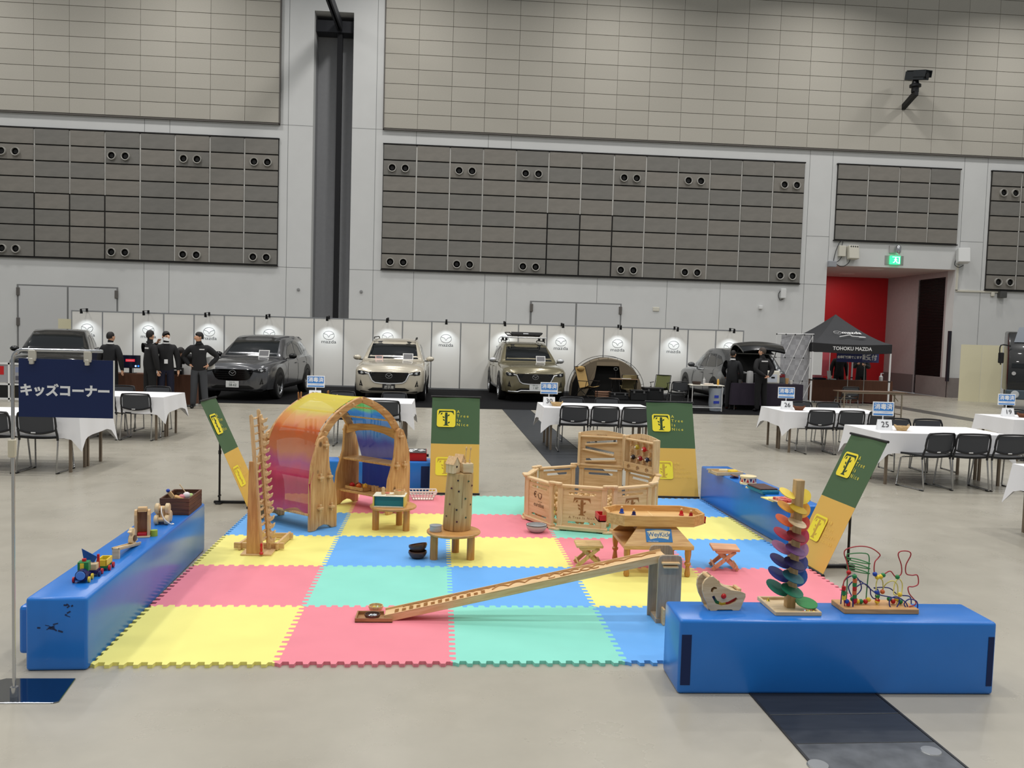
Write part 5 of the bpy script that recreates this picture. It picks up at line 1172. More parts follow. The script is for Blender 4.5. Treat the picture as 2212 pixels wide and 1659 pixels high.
def tablecloth(w_, d_, zt, drop, tip):
    """rectangular cloth: straight sides hang, corners fall in pointed folds"""
    hx, hy = w_ / 2, d_ / 2; top = []; mid = []; bot = []
    def side(a, b, n):
        for i in range(n):
            u = i / n; yield (a[0] + (b[0] - a[0]) * u, a[1] + (b[1] - a[1]) * u, u)
    cs = [(-hx, -hy), (hx, -hy), (hx, hy), (-hx, hy)]
    for k in range(4):
        a, b = cs[k], cs[(k + 1) % 4]; L_ = math.hypot(b[0] - a[0], b[1] - a[1]); n = max(10, int(L_ / 0.09))
        for x, y, u in side(a, b, n):
            e = min(u, 1 - u) * L_
            cor = max(0, 1 - e / 0.13)
            nx, ny = ((b[1] - a[1]) / L_, -(b[0] - a[0]) / L_)
            fl = 0.02 + 0.012 * math.sin(u * L_ * 13)
            dx, dy = nx * fl, ny * fl
            if u == 0: s1, s2 = (1 if x > 0 else -1), (1 if y > 0 else -1); dx, dy = s1 * 0.055, s2 * 0.055
            else: dx += nx * 0.035 * cor; dy += ny * 0.035 * cor
            dr = drop + 0.015 * math.sin(u * L_ * 5 + k) + (tip - drop) * (cor ** 1.6 if u else 1)
            top.append(Vector((x, y, zt))); mid.append(Vector((x + dx * 0.35, y + dy * 0.35, zt - dr * 0.4))); bot.append(Vector((x + dx, y + dy, zt - dr)))
    m = MB(); n = len(top); m.add(top + mid + bot, [tuple(range(n))] + [(r * n + i, r * n + (i + 1) % n, (r + 1) * n + (i + 1) % n, (r + 1) * n + i) for r in range(2) for i in range(n)])
    return m
def table(label, cl_label, x0, x1, y0, y1, ends=True):
    cx, cy, w_, d_ = (x0 + x1) / 2, (y0 + y1) / 2, x1 - x0, y1 - y0
    t = thing('meeting_table', label, 'table', (cx, cy, 0), 0, 'folding meeting tables')
    MB().box(-w_ / 2 + 0.01, w_ / 2 - 0.01, -d_ / 2 + 0.01, d_ / 2 - 0.01, 0.675, 0.70).obj('tabletop', mat('top_dark', None), t)
    for sx in (-1, 1):
        for y in (-d_ / 2 + 0.05, -0.045, 0.045, d_ / 2 - 0.05): MB().box(sx * (w_ / 2 - 0.12) - 0.016, sx * (w_ / 2 - 0.12) + 0.016, y - 0.016, y + 0.016, 0, 0.675).obj('leg', legm, t)
        for y in (-d_ / 4, d_ / 4): MB().box(sx * (w_ / 2 - 0.12) - 0.012, sx * (w_ / 2 - 0.12) + 0.012, y - d_ / 4 + 0.05, y + d_ / 4 - 0.05, 0.60, 0.64).obj('end_rail', legm, t)
    c = tablecloth(w_ + 0.02, d_ + 0.02, 0.712, 0.26, 0.42).obj('tablecloth', cloth, None, (cx, cy, 0), smooth=40)
    tag(c, cl_label, 'tablecloth', 'white tablecloths')
    return t
table('folding meeting tables with taupe legs nearest the navy sign', 'white cloth on the tables nearest the navy sign', -6.5, -4.62, 10.98, 12.0)
table('folding meeting tables with taupe legs behind the navy sign near the standing men', 'white cloth on the tables between the navy sign and the standing men', -6.5, -4.65, 14.2, 15.3)
table('folding meeting tables half hidden behind the rainbow arch', 'white cloth on the tables behind the rainbow arch', -2.45, -0.62, 14.05, 15.15)
table('folding meeting tables behind the ball pool', 'white cloth on the tables behind the ball pool', 1.58, 3.42, 13.95, 15.05)
table('folding meeting tables behind the far drum block banner', 'white cloth on the tables carrying the number twenty-six', 5.78, 7.62, 14.25, 15.35)
table('folding meeting tables behind the petal tree banner', 'white cloth on the tables carrying the number twenty-five', 5.88, 7.74, 11.15, 12.2)
table('folding meeting tables in front of the truck', 'white cloth on the tables carrying the number nineteen', 9.54, 11.35, 13.7, 14.75)
table('folding meeting tables cut off by the picture edge beside the petal tree', 'white cloth corner of the tables beside the chair row', 5.88, 7.7, 7.4, 8.4)
for x, y, f, lb_ in ((-5.08, 11.12, 1, 'black mesh chair below the navy sign'), (-5.62, 11.12, 1, 'black mesh chair behind the chrome sign pole'),
                     (-5.06, 14.38, 1, 'black mesh chair just past the edge of the navy sign'), (-5.60, 14.38, 1, 'black mesh chair half hidden by the navy sign edge'), (-5.28, 15.6, -1, 'black mesh chair with only its top showing before the masked man'), (-5.92, 15.6, -1, 'black mesh chair with only its top showing before the suited man'),
                     (-1.02, 14.18, 1, 'black mesh chair seen through the rainbow arch'), (-1.62, 14.18, 1, 'black mesh chair hidden behind the rainbow arch'), (-1.02, 15.5, -1, 'black mesh chair with its top before the champagne car'), (-1.95, 15.5, -1, 'black mesh chair with its top above the yellow silk'),
                     (2.06, 14.02, 1, 'black mesh chair nearest the basket at table thirty'), (2.57, 14.02, 1, 'middle black mesh chair in the row at table thirty'), (3.07, 14.02, 1, 'black mesh chair at table thirty next to the banner'), (2.28, 15.42, -1, 'far black mesh chair behind the number thirty card'), (2.93, 15.42, -1, 'far black mesh chair behind table thirty before the tent'),
                     (6.36, 14.32, 1, 'black mesh chair nearest the basket at table twenty-six'), (6.88, 14.32, 1, 'middle black mesh chair in the row at table twenty-six'), (7.40, 14.32, 1, 'black mesh chair at table twenty-six behind the blue sign twenty-five'), (6.78, 15.72, -1, 'far black mesh chair behind the number twenty-six card'), (7.33, 15.72, -1, 'far black mesh chair behind the middle of table twenty-six'),
                     (6.42, 10.98, 1, 'black mesh chair nearest the basket at table twenty-five'), (6.94, 10.98, 1, 'middle black mesh chair in the row at table twenty-five'), (7.46, 10.98, 1, 'black mesh chair at table twenty-five by the picture edge'), (7.47, 12.5, -1, 'far black mesh chair behind the middle of table twenty-five'), (6.95, 12.5, -1, 'far black mesh chair behind the basket at table twenty-five'),
                     (10.05, 13.62, 1, 'black mesh chair before table nineteen'), (10.62, 15.0, -1, 'far black mesh chair behind the number nineteen card'), (11.15, 15.0, -1, 'far black mesh chair behind table nineteen by the truck'),
                     (6.20, 22.75, 1, 'black mesh chair beside the white camp table'), (10.72, 22.3, 1, 'black mesh chair behind the bare folding table')):
    chair(x, y, f, lb_)
# stands with the disinfected sign, number card and basket
blue_s = mat('sign_blue', S(58, 132, 208), 0.5); wht = mat('sign_white_board', S(238, 240, 242), 0.5)
straw = wood('wicker', S(228, 200, 152), S(200, 164, 110), 'x', 14, 0.7); straw_d = wood('wicker_dark', S(134, 80, 48), S(98, 56, 34), 'x', 14, 0.7)
def table_sign(num, x, y, rz, wh, bx, by, bm, basket=True):
    nw = {'30': 'thirty', '26': 'twenty-six', '25': 'twenty-five', '19': 'nineteen', '29': 'twenty-nine'}[num]
    t = thing('table_sign', 'blue and white disinfected sign on a stick over card %s' % nw, 'sign', (x, y, 0.713), rz, 'disinfected signs on the tables')
    b = MB().box(-0.15, 0.15, -0.004, 0.004, 0.19, 0.39).obj('sign_board', wht, t, bevel=0.003)
    MB().box(-0.135, 0.135, -0.007, -0.004, 0.262, 0.375).obj('blue_field', blue_s, b); MB().box(-0.135, 0.135, -0.007, -0.004, 0.202, 0.222).obj('blue_band', blue_s, b)
    letter('消毒済', 0.086, wht, frame((0, -0.0075, 0.318), (1, 0, 0), (0, 0, 1)), b, 'sign_lettering', bold=0.0022)
    letter('テーブル・イスは消毒済みです', 0.017, blue_s, frame((0, -0.0048, 0.242), (1, 0, 0), (0, 0, 1)), b, 'sign_small_print')
    MB().cyl((0, 0, 0.004), (0, 0, 0.2), 0.008, n=8).obj('stick', wht, t); MB().boxc((0, 0, 0.004), (0.1, 0.06, 0.008)).obj('stick_foot', wht, t)
    c = thing('number_card', 'white table card printed with the number %s' % nw, 'card', (x + 0.0, y - 0.05, 0.713), rz, 'number cards on the tables')
    cb = MB().ext([(-0.05, 0.0), (0.045, 0.0), (0.0, 0.145)], 'yz', -0.10, 0.10).obj('tent_card', wht, c)
    letter(num, 0.115, mat('number_ink', S(44, 44, 48), 0.6), frame((0, -0.053 + 0.0, 0.005), (1, 0, 0), (0, 0.05, 0.145)) @ Matrix.Translation((0, 0.072, 0.003)), c, 'card_number')
    if basket:
        k = thing('bread_basket', '%s wicker basket beside card %s' % (('pale' if bm is straw else 'brown'), nw), 'basket', (bx, by, 0.713), 0, 'baskets on the tables')
        for i in range(4): MB().tube([((0.062 + 0.010 * i) * math.cos(R(a)), (0.048 + 0.008 * i) * math.sin(R(a)), 0.008 + 0.016 * i) for a in range(0, 360, 20)], 0.01, 6, closed=True).obj('woven_ring', bm, k, smooth=60)
        MB().lathe([(0, 0.004), (0.058, 0.004)], 16, caps=False).obj('basket_base', bm, k)
        for s in (-1, 1): MB().tube([(s * 0.09, -0.03, 0.055), (s * 0.10, -0.02, 0.08), (s * 0.10, 0.02, 0.08), (s * 0.09, 0.03, 0.055)], 0.006, 6).obj('basket_handle', bm, k)
table_sign('25', 6.14, 11.62, R(-6), None, 6.36, 11.50, straw)
table_sign('30', 1.70, 14.45, R(0), None, 1.82, 14.30, straw)
table_sign('26', 6.03, 14.85, R(-5), None, 6.18, 14.62, straw_d)
table_sign('19', 9.90, 14.45, R(-8), None, 10.05, 14.2, straw_d)
table_sign('29', -2.27, 14.66, R(0), None, -2.0, 14.6, straw)
# ================================================================== kids corner: mat, foam blocks, banners, sign
MX, MY, MA = -1.941, 4.749, 0.013
def mat_xy(i, j): return (MX + i * math.cos(MA) - j * math.sin(MA), MY + i * math.sin(MA) + j * math.cos(MA))
def edge_profile():
    """puzzle edge from 0 to 1: dovetail teeth alternating about the line"""
    n = 13; out = []; p = 1.0 / n; d = 0.019
    for k in range(n):
        a = k * p
        out += [(a + 0.10 * p, -d), (a + 0.44 * p, -d), (a + 0.52 * p, d), (a + 0.98 * p, d)] if k < n - 1 else [(a + 0.10 * p, -d), (a + 0.44 * p, -d), (a + 0.52 * p, d * 0.6), (a + 0.80 * p, d * 0.6)]
    fl = []
    for t, e in out: fl.append((t, e))
    return [(0.012, 0.0)] + [(t, e) for t, e in fl if 0.012 < t < 0.985] + [(0.99, 0.0)]
EP = edge_profile()
def tile_outline():
    pts = [(0.0, 0.0)] + [(t, e) for t, e in EP]
    pts += [(1.0, 0.0)] + [(1 + e, t) for t, e in EP]
    pts += [(1.0, 1.0)] + [(t, 1 + e) for t, e in EP[::-1]]
    pts += [(0.0, 1.0)] + [(e, t) for t, e in EP[::-1]]
    return pts
TC = {'Y': ('yellow', S(240, 232, 134)), 'P': ('pink', S(232, 136, 150)), 'G': ('mint green', S(138, 218, 200)), 'B': ('blue', S(104, 172, 238))}
tile_me = {k: MB().ext(tile_outline(), 'xy', 0.0, 0.02).mesh('foam_tile', mat('foam_' + v[0].split()[0], v[1], 0.55, spec=0.35, var=0.03, vscale=3, bump=0.03, bscale=250), fix=False) for k, v in TC.items()}
rows = ['YPGBY', 'PGBYP', 'YBYPB', 'BYPGY', 'YPGYB']
wr_ = ['front', 'second', 'third', 'fourth', 'rear']
for j, r in enumerate(rows):
    for i, c in enumerate(r):
        x, y = mat_xy(i, j)
        same = [k for k, q in enumerate(r) if q == c]
        side = '' if len(same) == 1 else (', arch side' if i == same[0] else ', drum side')
        o = link('foam_tile', tile_me[c], None, (x, y, 0), MA)
        tag(o, '%s interlocking foam tile in the %s row of the play mat%s' % (TC[c][0], wr_[j], side), 'floor tile', 'foam tiles of the play mat')

vinyl = mat('vinyl_blue', S(36, 118, 206), 0.24, spec=0.55, var=0.04, vscale=4, bump=0.02, bscale=25)
velcro = mat('velcro_navy', S(22, 40, 84), 0.9)
def foam_block(label, loc, rz, L, W, Hh, strips=()):
    t = thing('foam_block', label, 'foam block', loc, rz, 'blue foam blocks round the play mat')
    MB().box(-L / 2, L / 2, -W / 2, W / 2, 0, Hh).obj('cushion', vinyl, t, bevel=0.018, segs=3, smooth=35)
    for x0, x1, z0, z1, s in strips:
        MB().box(x0, x1, s * W / 2 - 0.002, s * W / 2 + 0.003, z0, z1).obj('hook_strip', velcro, t)
    return t
BH = 0.405
lb = foam_block('long blue vinyl foam block carrying the toy train and the wooden crate', (-2.143, 5.985, 0), R(92.2), 2.58, 0.32, BH)
MB().box(-1.2, -0.95, 0.155, 0.235, 0.06, 0.33).obj('side_flap', vinyl, lb, bevel=0.02, segs=2)
sm_ = MB(); 
scuff = mat('scuff_dark', S(34, 48, 84), 0.8)
rs_ = random.Random(5)
for k in range(18):
    a = rs_.gauss(0.02, 0.035); z = rs_.gauss(0.245, 0.022) if k < 11 else rs_.uniform(0.30, 0.37); a = a if k < 11 else -0.06 + rs_.gauss(0, 0.012)
    sm_.boxc((-1.291, a, z), (0.001, rs_.uniform(0.01, 0.03), rs_.uniform(0.003, 0.009)), (rs_.uniform(-0.7, 0.7), 0, 0))
so = sm_.obj('scuff_mark', scuff, lb); so['kind'] = 'stuff'
foam_block('long blue vinyl foam block carrying the clown boat and the bead maze', (2.143, 4.545, 0), R(-0.6), 1.762, 0.335, BH,
           ((-0.868, -0.815, 0.05, 0.325, -1), (0.835, 0.868, 0.05, 0.325, -1)))
foam_block('long blue vinyl foam block carrying the drum and the xylophone', (3.245, 8.72, 0), R(-86.9), 2.34, 0.335, BH, ((1.05, 1.12, 0.05, 0.34, 1),))
foam_block('short blue vinyl foam block behind the rainbow arch with a red box', (-0.84, 10.28, 0), R(2), 1.3, 0.33, 0.35, ((0.52, 0.62, 0.04, 0.3, -1),))

# ---- tree logo and banners
def logo_tree(h=1.0):
    """a capital T drawn as a tree, height h, centred, in the xy plane"""
    m = MB()
    m.ext([(-0.09, -0.44), (0.09, -0.44), (0.075, -0.1), (0.09, 0.1), (0.07, 0.38), (-0.07, 0.38), (-0.09, 0.15), (-0.07, -0.1)], 'xy', 0, 0.002)
    m.ext([(-0.2, -0.5), (0.2, -0.5), (0.12, -0.44), (-0.12, -0.44)], 'xy', 0, 0.002)
    m.ext([(-0.46, 0.5), (0.46, 0.5), (0.5, 0.2), (0.40, 0.36), (0.3, 0.41), (-0.3, 0.41), (-0.40, 0.36), (-0.5, 0.2)], 'xy', 0, 0.002)
    def leaf(x, y, a, s):
        c, d = math.cos(a), math.sin(a)
        pts = [(0, 0), (0.5, 0.28), (1, 0), (0.5, -0.28)]
        m.ext([(x + s * (c * p - d * q), y + s * (d * p + c * q)) for p, q in pts], 'xy', 0, 0.002)
    for x, y, a, s in ((0.08, 0.12, 0.8, 0.2), (-0.09, 0.0, 2.5, 0.2), (-0.08, -0.2, 2.3, 0.2), (0.09, -0.36, 0.7, 0.2), (-0.36, 0.22, 0.9, 0.2)): leaf(x, y, a, s)
    for p in m.v: p *= h
    return m
b_green = mat('banner_green', S(70, 98, 66), 0.8); b_yel = mat('banner_ochre', S(216, 174, 84), 0.8); b_logo = mat('banner_yellow', S(240, 222, 58), 0.75)
b_txt = mat('banner_text', S(236, 222, 80), 0.75); b_txt2 = mat('banner_text_pale', S(232, 198, 90), 0.75); b_dark = mat('banner_tree', S(40, 66, 40), 0.8); b_dark2 = mat('banner_tree_ochre', S(196, 160, 60), 0.8)
b_black = mat('stand_black', S(24, 24, 26), 0.45)
plate_me = MB().ext(rrect(0.225, 0.225, 0.03), 'xy', 0, 0.0015).mesh('logo_plate', b_logo)
tree_me = logo_tree(0.19).mesh('tree_logo', b_dark); tree_me2 = logo_tree(0.19).mesh('tree_logo', b_dark2)
def banner(label, loc, rz):
    t = thing('roll_banner', label, 'banner', loc, rz, 'leaning tree-logo banners round the mat')
    LEAN, TOP, W = 0.49, 1.10, 0.58
    vlen = math.hypot(LEAN, TOP)
    M = frame((0, 0, 0.015), (1, 0, 0), (0, LEAN, TOP))
    def sh(name, v0, v1, m_):
        g = [[M @ Vector((-W / 2 + W * j / 8, v, 0.004 * math.sin(j * 0.9 + v * 3))) for j in range(9)] for v in [v0 + (v1 - v0) * i / 8 for i in range(9)]]
        return MB().sheet(g, 0.002).obj(name, m_, t, smooth=60)
    up = sh('upper_sheet', vlen * 0.505, vlen, b_green); lo = sh('lower_sheet', 0.0, vlen * 0.505, b_yel)
    MB().cyl(M @ Vector((-W / 2 - 0.015, vlen + 0.004, 0)), M @ Vector((W / 2 + 0.015, vlen + 0.004, 0)), 0.011).obj('top_rail', b_black, t, smooth=40)
    MB().cyl(M @ Vector((-W / 2 - 0.01, 0.0, 0)), M @ Vector((W / 2 + 0.01, 0.0, 0)), 0.012).obj('bottom_rail', b_black, t, smooth=40)
    MB().box(-0.02, 0.02, 0.0, 0.42, 0.004, 0.026).obj('foot_bar', b_black, t)
    MB().box(-0.08, 0.08, 0.33, 0.39, 0.002, 0.012).obj('foot_plate', b_black, t)
    pole = MB().cyl((0, 0.365, 0.0), (0, 0.365, 0.80), 0.011, n=10).cyl((0, 0.365, 0.53), (0, 0.365, 0.57), 0.016, n=10).obj('support_pole', b_black, t, smooth=40)
    MB().cyl((0, 0.365, 0.78), M @ Vector((0, 0.89, -0.005)), 0.008, n=8).obj('support_arm', b_black, t)
    MB().cyl((-0.03, 0.365, 0.08), (0.03, 0.365, 0.08), 0.012, n=8).obj('clamp_knob', b_black, t)
    for v, tm, tx, par, lines in ((0.93, tree_me, b_txt, up, ('A', 'Tree', 'Is', 'Nice')), (0.33, tree_me2, b_txt2, lo, ('体験', 'もくいく', 'プロジェクト', 'きはいいなあ'))):
        pm = M @ Matrix.Translation((-0.115, v, 0.005))
        put('logo_plate', plate_me, par, pm); put('tree_logo', tm, par, pm @ Matrix.Translation((0, 0, 0.0016)))
        for k, s in enumerate(lines):
            letter(s, 0.052 if v > 0.5 else 0.034, tx, M @ Matrix.Translation((0.012, v + 0.083 - k * 0.055, 0.006)), par, 'slogan', align='LEFT', spacing=1.55 if v > 0.5 else 1.15)
    return t
banner('leaning green and ochre tree banner behind the staircase marble tower', (-2.07, 9.26, 0), R(90))
banner('leaning green and ochre tree banner behind the log tower', (0.085, 9.92, 0), R(0))
banner('leaning green and ochre tree banner behind the ball pool', (2.72, 9.93, 0), R(-2))
banner('leaning green and ochre tree banner beside the petal marble tree', (3.06, 6.92, 0), R(-88))

# ---- sign on its stand
chrome = mat('chrome', None); 
t = thing('sign_stand', 'chrome floor sign stand holding the navy kids corner board', 'sign stand', (-2.15, 4.36, 0))
MB().ext([(-0.19, -0.075), (0.225, -0.075), (0.245, -0.06), (0.205, 0.225), (-0.15, 0.225), (-0.19, 0.19)], 'xy', 0, 0.006).obj('base_plate', mat('base_chrome', S(140, 146, 156), 0.09, 1.0), t, bevel=0.002)
MB().cyl((0, 0, 0), (0, 0, 0.055), 0.019, n=16).obj('socket', chrome, t, smooth=40)
P = [(0, 0, 0.0), (0, 0, 1.0), (0, 0, 1.70)] + [(0.05 - 0.05 * math.cos(R(a)), 0, 1.705 + 0.05 * math.sin(R(a))) for a in range(15, 91, 15)] + [(0.43, 0, 1.757)]
MB().tube(P, 0.0085, 10).obj('pole', chrome, t, smooth=40)
MB().boxc((-0.002, -0.004, 1.265), (0.032, 0.032, 0.09)).obj('height_clamp', mat('clamp_cream', S(205, 198, 176), 0.5), t, bevel=0.005)
for x in (0.095, 0.36):
    MB().boxc((x, -0.004, 1.728), (0.034, 0.02, 0.055)).boxc((x, -0.010, 1.70), (0.018, 0.022, 0.03)).obj('clip', mat('clip_clear', S(200, 196, 184), 0.25, spec=0.6), t, bevel=0.003)
brd = MB().box(0.028, 0.482, 0.0, 0.008, 1.423, 1.712).obj('sign_board', mat('board_navy', S(16, 36, 84), 0.45, var=0.05, vscale=2), t)
MB().box(0.481, 0.485, -0.001, 0.009, 1.423, 1.712).obj('board_edge', mat('board_edge', S(215, 215, 212), 0.5), t)
letter('キッズコーナー', 0.062, mat('sign_white', S(240, 242, 245), 0.5), frame((0.25, -0.001, 1.553), (1, 0, 0), (0, 0, 1)), brd, 'sign_lettering', bold=0.0028)

# ================================================================== the toys on the mat
pine = wood('pine', S(222, 180, 124), S(190, 140, 86), 'z', 6, knots=True)
pine_x = wood('pine_x', S(222, 180, 124), S(192, 144, 90), 'x', 6)
beech = wood('beech', S(228, 196, 148), S(204, 164, 114), 'x', 9)
beech_z = wood('beech_z', S(228, 196, 148), S(206, 168, 118), 'z', 9)
pale_wood = wood('pale_wood', S(226, 204, 166), S(204, 176, 134), 'x', 9)
pale_wood_z = wood('pale_wood_z', S(226, 204, 166), S(206, 180, 138), 'z', 9)
honey = wood('honey_wood', S(206, 152, 82), S(176, 118, 56), 'z', 8, 0.35)
honey_x = wood('honey_wood_x', S(224, 180, 116), S(202, 152, 90), 'x', 8, 0.35)
walnut = wood('walnut', S(98, 62, 42), S(62, 36, 24), 'x', 8, 0.3)
greywood = wood('grey_ply', S(178, 160, 136), S(158, 140, 118), 'z', 8)

# ---- rainbow play arch: two stands with curved boards and a silk
AX = Vector((math.cos(R(50)), math.sin(R(50)), 0)); AY = Vector((math.cos(R(140)), math.sin(R(140)), 0))
arch_c = Vector((-1.125, 8.655, 0.02))
arch = thing('play_arch', 'wooden play arch with two shelf stands under a rainbow silk', 'play arch', arch_c, R(50))
SP, DP = 1.07, 0.76                                        # span along x, depth along y
def stand_panel(xs, y):
    """side board, straight outside, curved inside; xs = +1 / -1 side"""
    pts = [(0.17, 0.0), (0.17, 0.45), (0.155, 0.62), (0.10, 0.78), (0.055, 0.86), (0.0, 0.885), (-0.04, 0.86), (-0.055, 0.80), (-0.055, 0.70), (-0.07, 0.58), (-0.11, 0.46), (-0.15, 0.36), (-0.165, 0.24), (-0.165, 0.0), (-0.10, 0.0), (-0.06, 0.03), (0.0, 0.045), (0.06, 0.03), (0.10, 0.0)]
    p2 = [(xs * SP / 2 + xs * (p[0] - 0.03), p[1]) for p in pts]
    o = MB().ext(p2, 'xz', y - 0.016, y + 0.016).obj('side_panel', pine, arch, bevel=0.005)
    s = -1 if y < 0 else 1
    for px, pz in ((0.06, 0.21), (-0.08, 0.21), (0.06, 0.50), (-0.05, 0.50), (0.0, 0.80)):
        MB().boxc((xs * SP / 2 + xs * (px - 0.03), y + s * 0.03, pz), (0.05, 0.05, 0.02)).boxc((xs * SP / 2 + xs * (px - 0.03), y + s * 0.036, pz), (0.018, 0.018, 0.075)).obj('wedge_peg', beech, o, bevel=0.002)
    return o
for xs in (-1, 1):
    for y in (-DP / 2, DP / 2): stand_panel(xs, y)
def arch_pt(t, r=0.0):
    """t 0..1 from the x- side springing over the apex to the x+ side; r outward offset"""
    s = 1 if t > 0.5 else -1
    u = 1 - abs(t - 0.5) * 2                               # 0 at springing, 1 at the apex
    a = R(8 + 58 * u)
    Rr = 0.80; cx = SP / 2 - Rr * math.cos(R(8)); 
    x = cx + (Rr + r) * math.cos(a); z = 0.76 + (Rr + r) * math.sin(a) - Rr * math.sin(R(8))
    return s * x, z
XA = arch_pt(0.5001)[0]
def arch_xy(t, r=0.0):
    x, z = arch_pt(t, r); s = 1 if t > 0.5 else -1
    return (x - s * XA * (1 - abs(t - 0.5) * 2), z * 0.661 + 0.288)
for y in (-DP / 2 + 0.035, DP / 2 - 0.035):
    for a, b in ((0.0, 0.499), (0.501, 1.0)):
        ts = [a + (b - a) * i / 12 for i in range(13)]
        poly = [arch_xy(t, 0.045) for t in ts] + [arch_xy(t, -0.045) for t in ts[::-1]]
        MB().ext(poly, 'xz', y - 0.015, y + 0.015).obj('arch_board', wood('pine_arch', S(216, 170, 112), S(178, 126, 72), 'x', 5, knots=True), arch, bevel=0.004)
for t in (0.12, 0.3, 0.42, 0.58, 0.7, 0.84):
    x, z = arch_xy(t, 0.012)
    MB().cyl((x, -DP / 2, z), (x, DP / 2, z), 0.009, n=10).obj('dowel', beech, arch, smooth=40)
for xs in (-1, 1):
    for z, dx in ((0.16, 0.15), (0.50, 0.11)):
        MB().box(xs * SP / 2 - dx, xs * SP / 2 + dx, -DP / 2, DP / 2, z - 0.011, z + 0.011).obj('shelf', pine_x, arch, bevel=0.003)
    cb = [(-DP / 2, 0.80), (-DP / 2, 0.86), (-DP / 4, 0.885), (0, 0.895), (DP / 4, 0.885), (DP / 2, 0.86), (DP / 2, 0.76), (DP / 4, 0.81), (0, 0.83), (-DP / 4, 0.81), (-DP / 2, 0.76)]
    MB().ext([(p[0], p[1]) for p in cb], 'yz', xs * (SP / 2 - 0.05) - 0.012, xs * (SP / 2 - 0.05) + 0.012).obj('cross_board', wood('pine_y', S(216, 170, 112), S(178, 126, 72), 'y', 6), arch, bevel=0.003)
# silk over the arch, coloured along its length
def silk_mat():
    m = bpy.data.materials.new('rainbow_silk'); m.use_nodes = True; nt = m.node_tree
    for n in list(nt.nodes): nt.nodes.remove(n)
    out = nt.nodes.new('ShaderNodeOutputMaterial'); uv = nt.nodes.new('ShaderNodeUVMap'); uv.uv_map = 'UVMap'
    sp = nt.nodes.new('ShaderNodeSeparateXYZ'); nt.links.new(uv.outputs[0], sp.inputs[0])
    rp = nt.nodes.new('ShaderNodeValToRGB'); e = rp.color_ramp.elements
    stops = [(0.0, S(216, 104, 164)), (0.05, S(208, 64, 128)), (0.12, S(204, 56, 110)), (0.155, S(220, 78, 126)), (0.195, S(192, 88, 156)), (0.235, S(212, 130, 92)), (0.305, S(218, 126, 76)), (0.33, S(234, 116, 50)), (0.345, S(247, 156, 88)), (0.385, S(249, 178, 104)), (0.415, S(242, 228, 92)), (0.545, S(248, 236, 84)),
             (0.575, S(96, 186, 96)), (0.64, S(88, 178, 110)), (0.665, S(54, 128, 206)), (0.76, S(60, 128, 196)), (0.80, S(74, 76, 160)), (0.87, S(48, 44, 130)), (1.0, S(34, 34, 116))]
    while len(e) < len(stops): e.new(0.5)
    for k, (p, c) in enumerate(stops): e[k].position = p; e[k].color = c
    nz = nt.nodes.new('ShaderNodeTexNoise'); nz.inputs['Scale'].default_value = 5; nt.links.new(uv.outputs[0], nz.inputs[0])
    ad = nt.nodes.new('ShaderNodeMath'); ad.operation = 'MULTIPLY_ADD'; ad.inputs[1].default_value = 0.05; nt.links.new(nz.outputs[0], ad.inputs[0]); nt.links.new(sp.outputs['Y'], ad.inputs[2])
    sb = nt.nodes.new('ShaderNodeMath'); sb.operation = 'SUBTRACT'; sb.inputs[1].default_value = 0.025; nt.links.new(ad.outputs[0], sb.inputs[0])
    nt.links.new(sb.outputs[0], rp.inputs[0])
    pb = nt.nodes.new('ShaderNodeBsdfPrincipled'); pb.inputs['Roughness'].default_value = 0.45; nt.links.new(rp.outputs[0], pb.inputs['Base Color'])
    tl = nt.nodes.new('ShaderNodeBsdfTranslucent'); nt.links.new(rp.outputs[0], tl.inputs[0]); tr = nt.nodes.new('ShaderNodeBsdfTransparent')
    m1 = nt.nodes.new('ShaderNodeMixShader'); m1.inputs[0].default_value = 0.5; nt.links.new(pb.outputs[0], m1.inputs[1]); nt.links.new(tl.outputs[0], m1.inputs[2])
    m2 = nt.nodes.new('ShaderNodeMixShader'); m2.inputs[0].default_value = 0.13; nt.links.new(m1.outputs[0], m2.inputs[1]); nt.links.new(tr.outputs[0], m2.inputs[2])
    nt.links.new(m2.outputs[0], out.inputs[0])
    return m
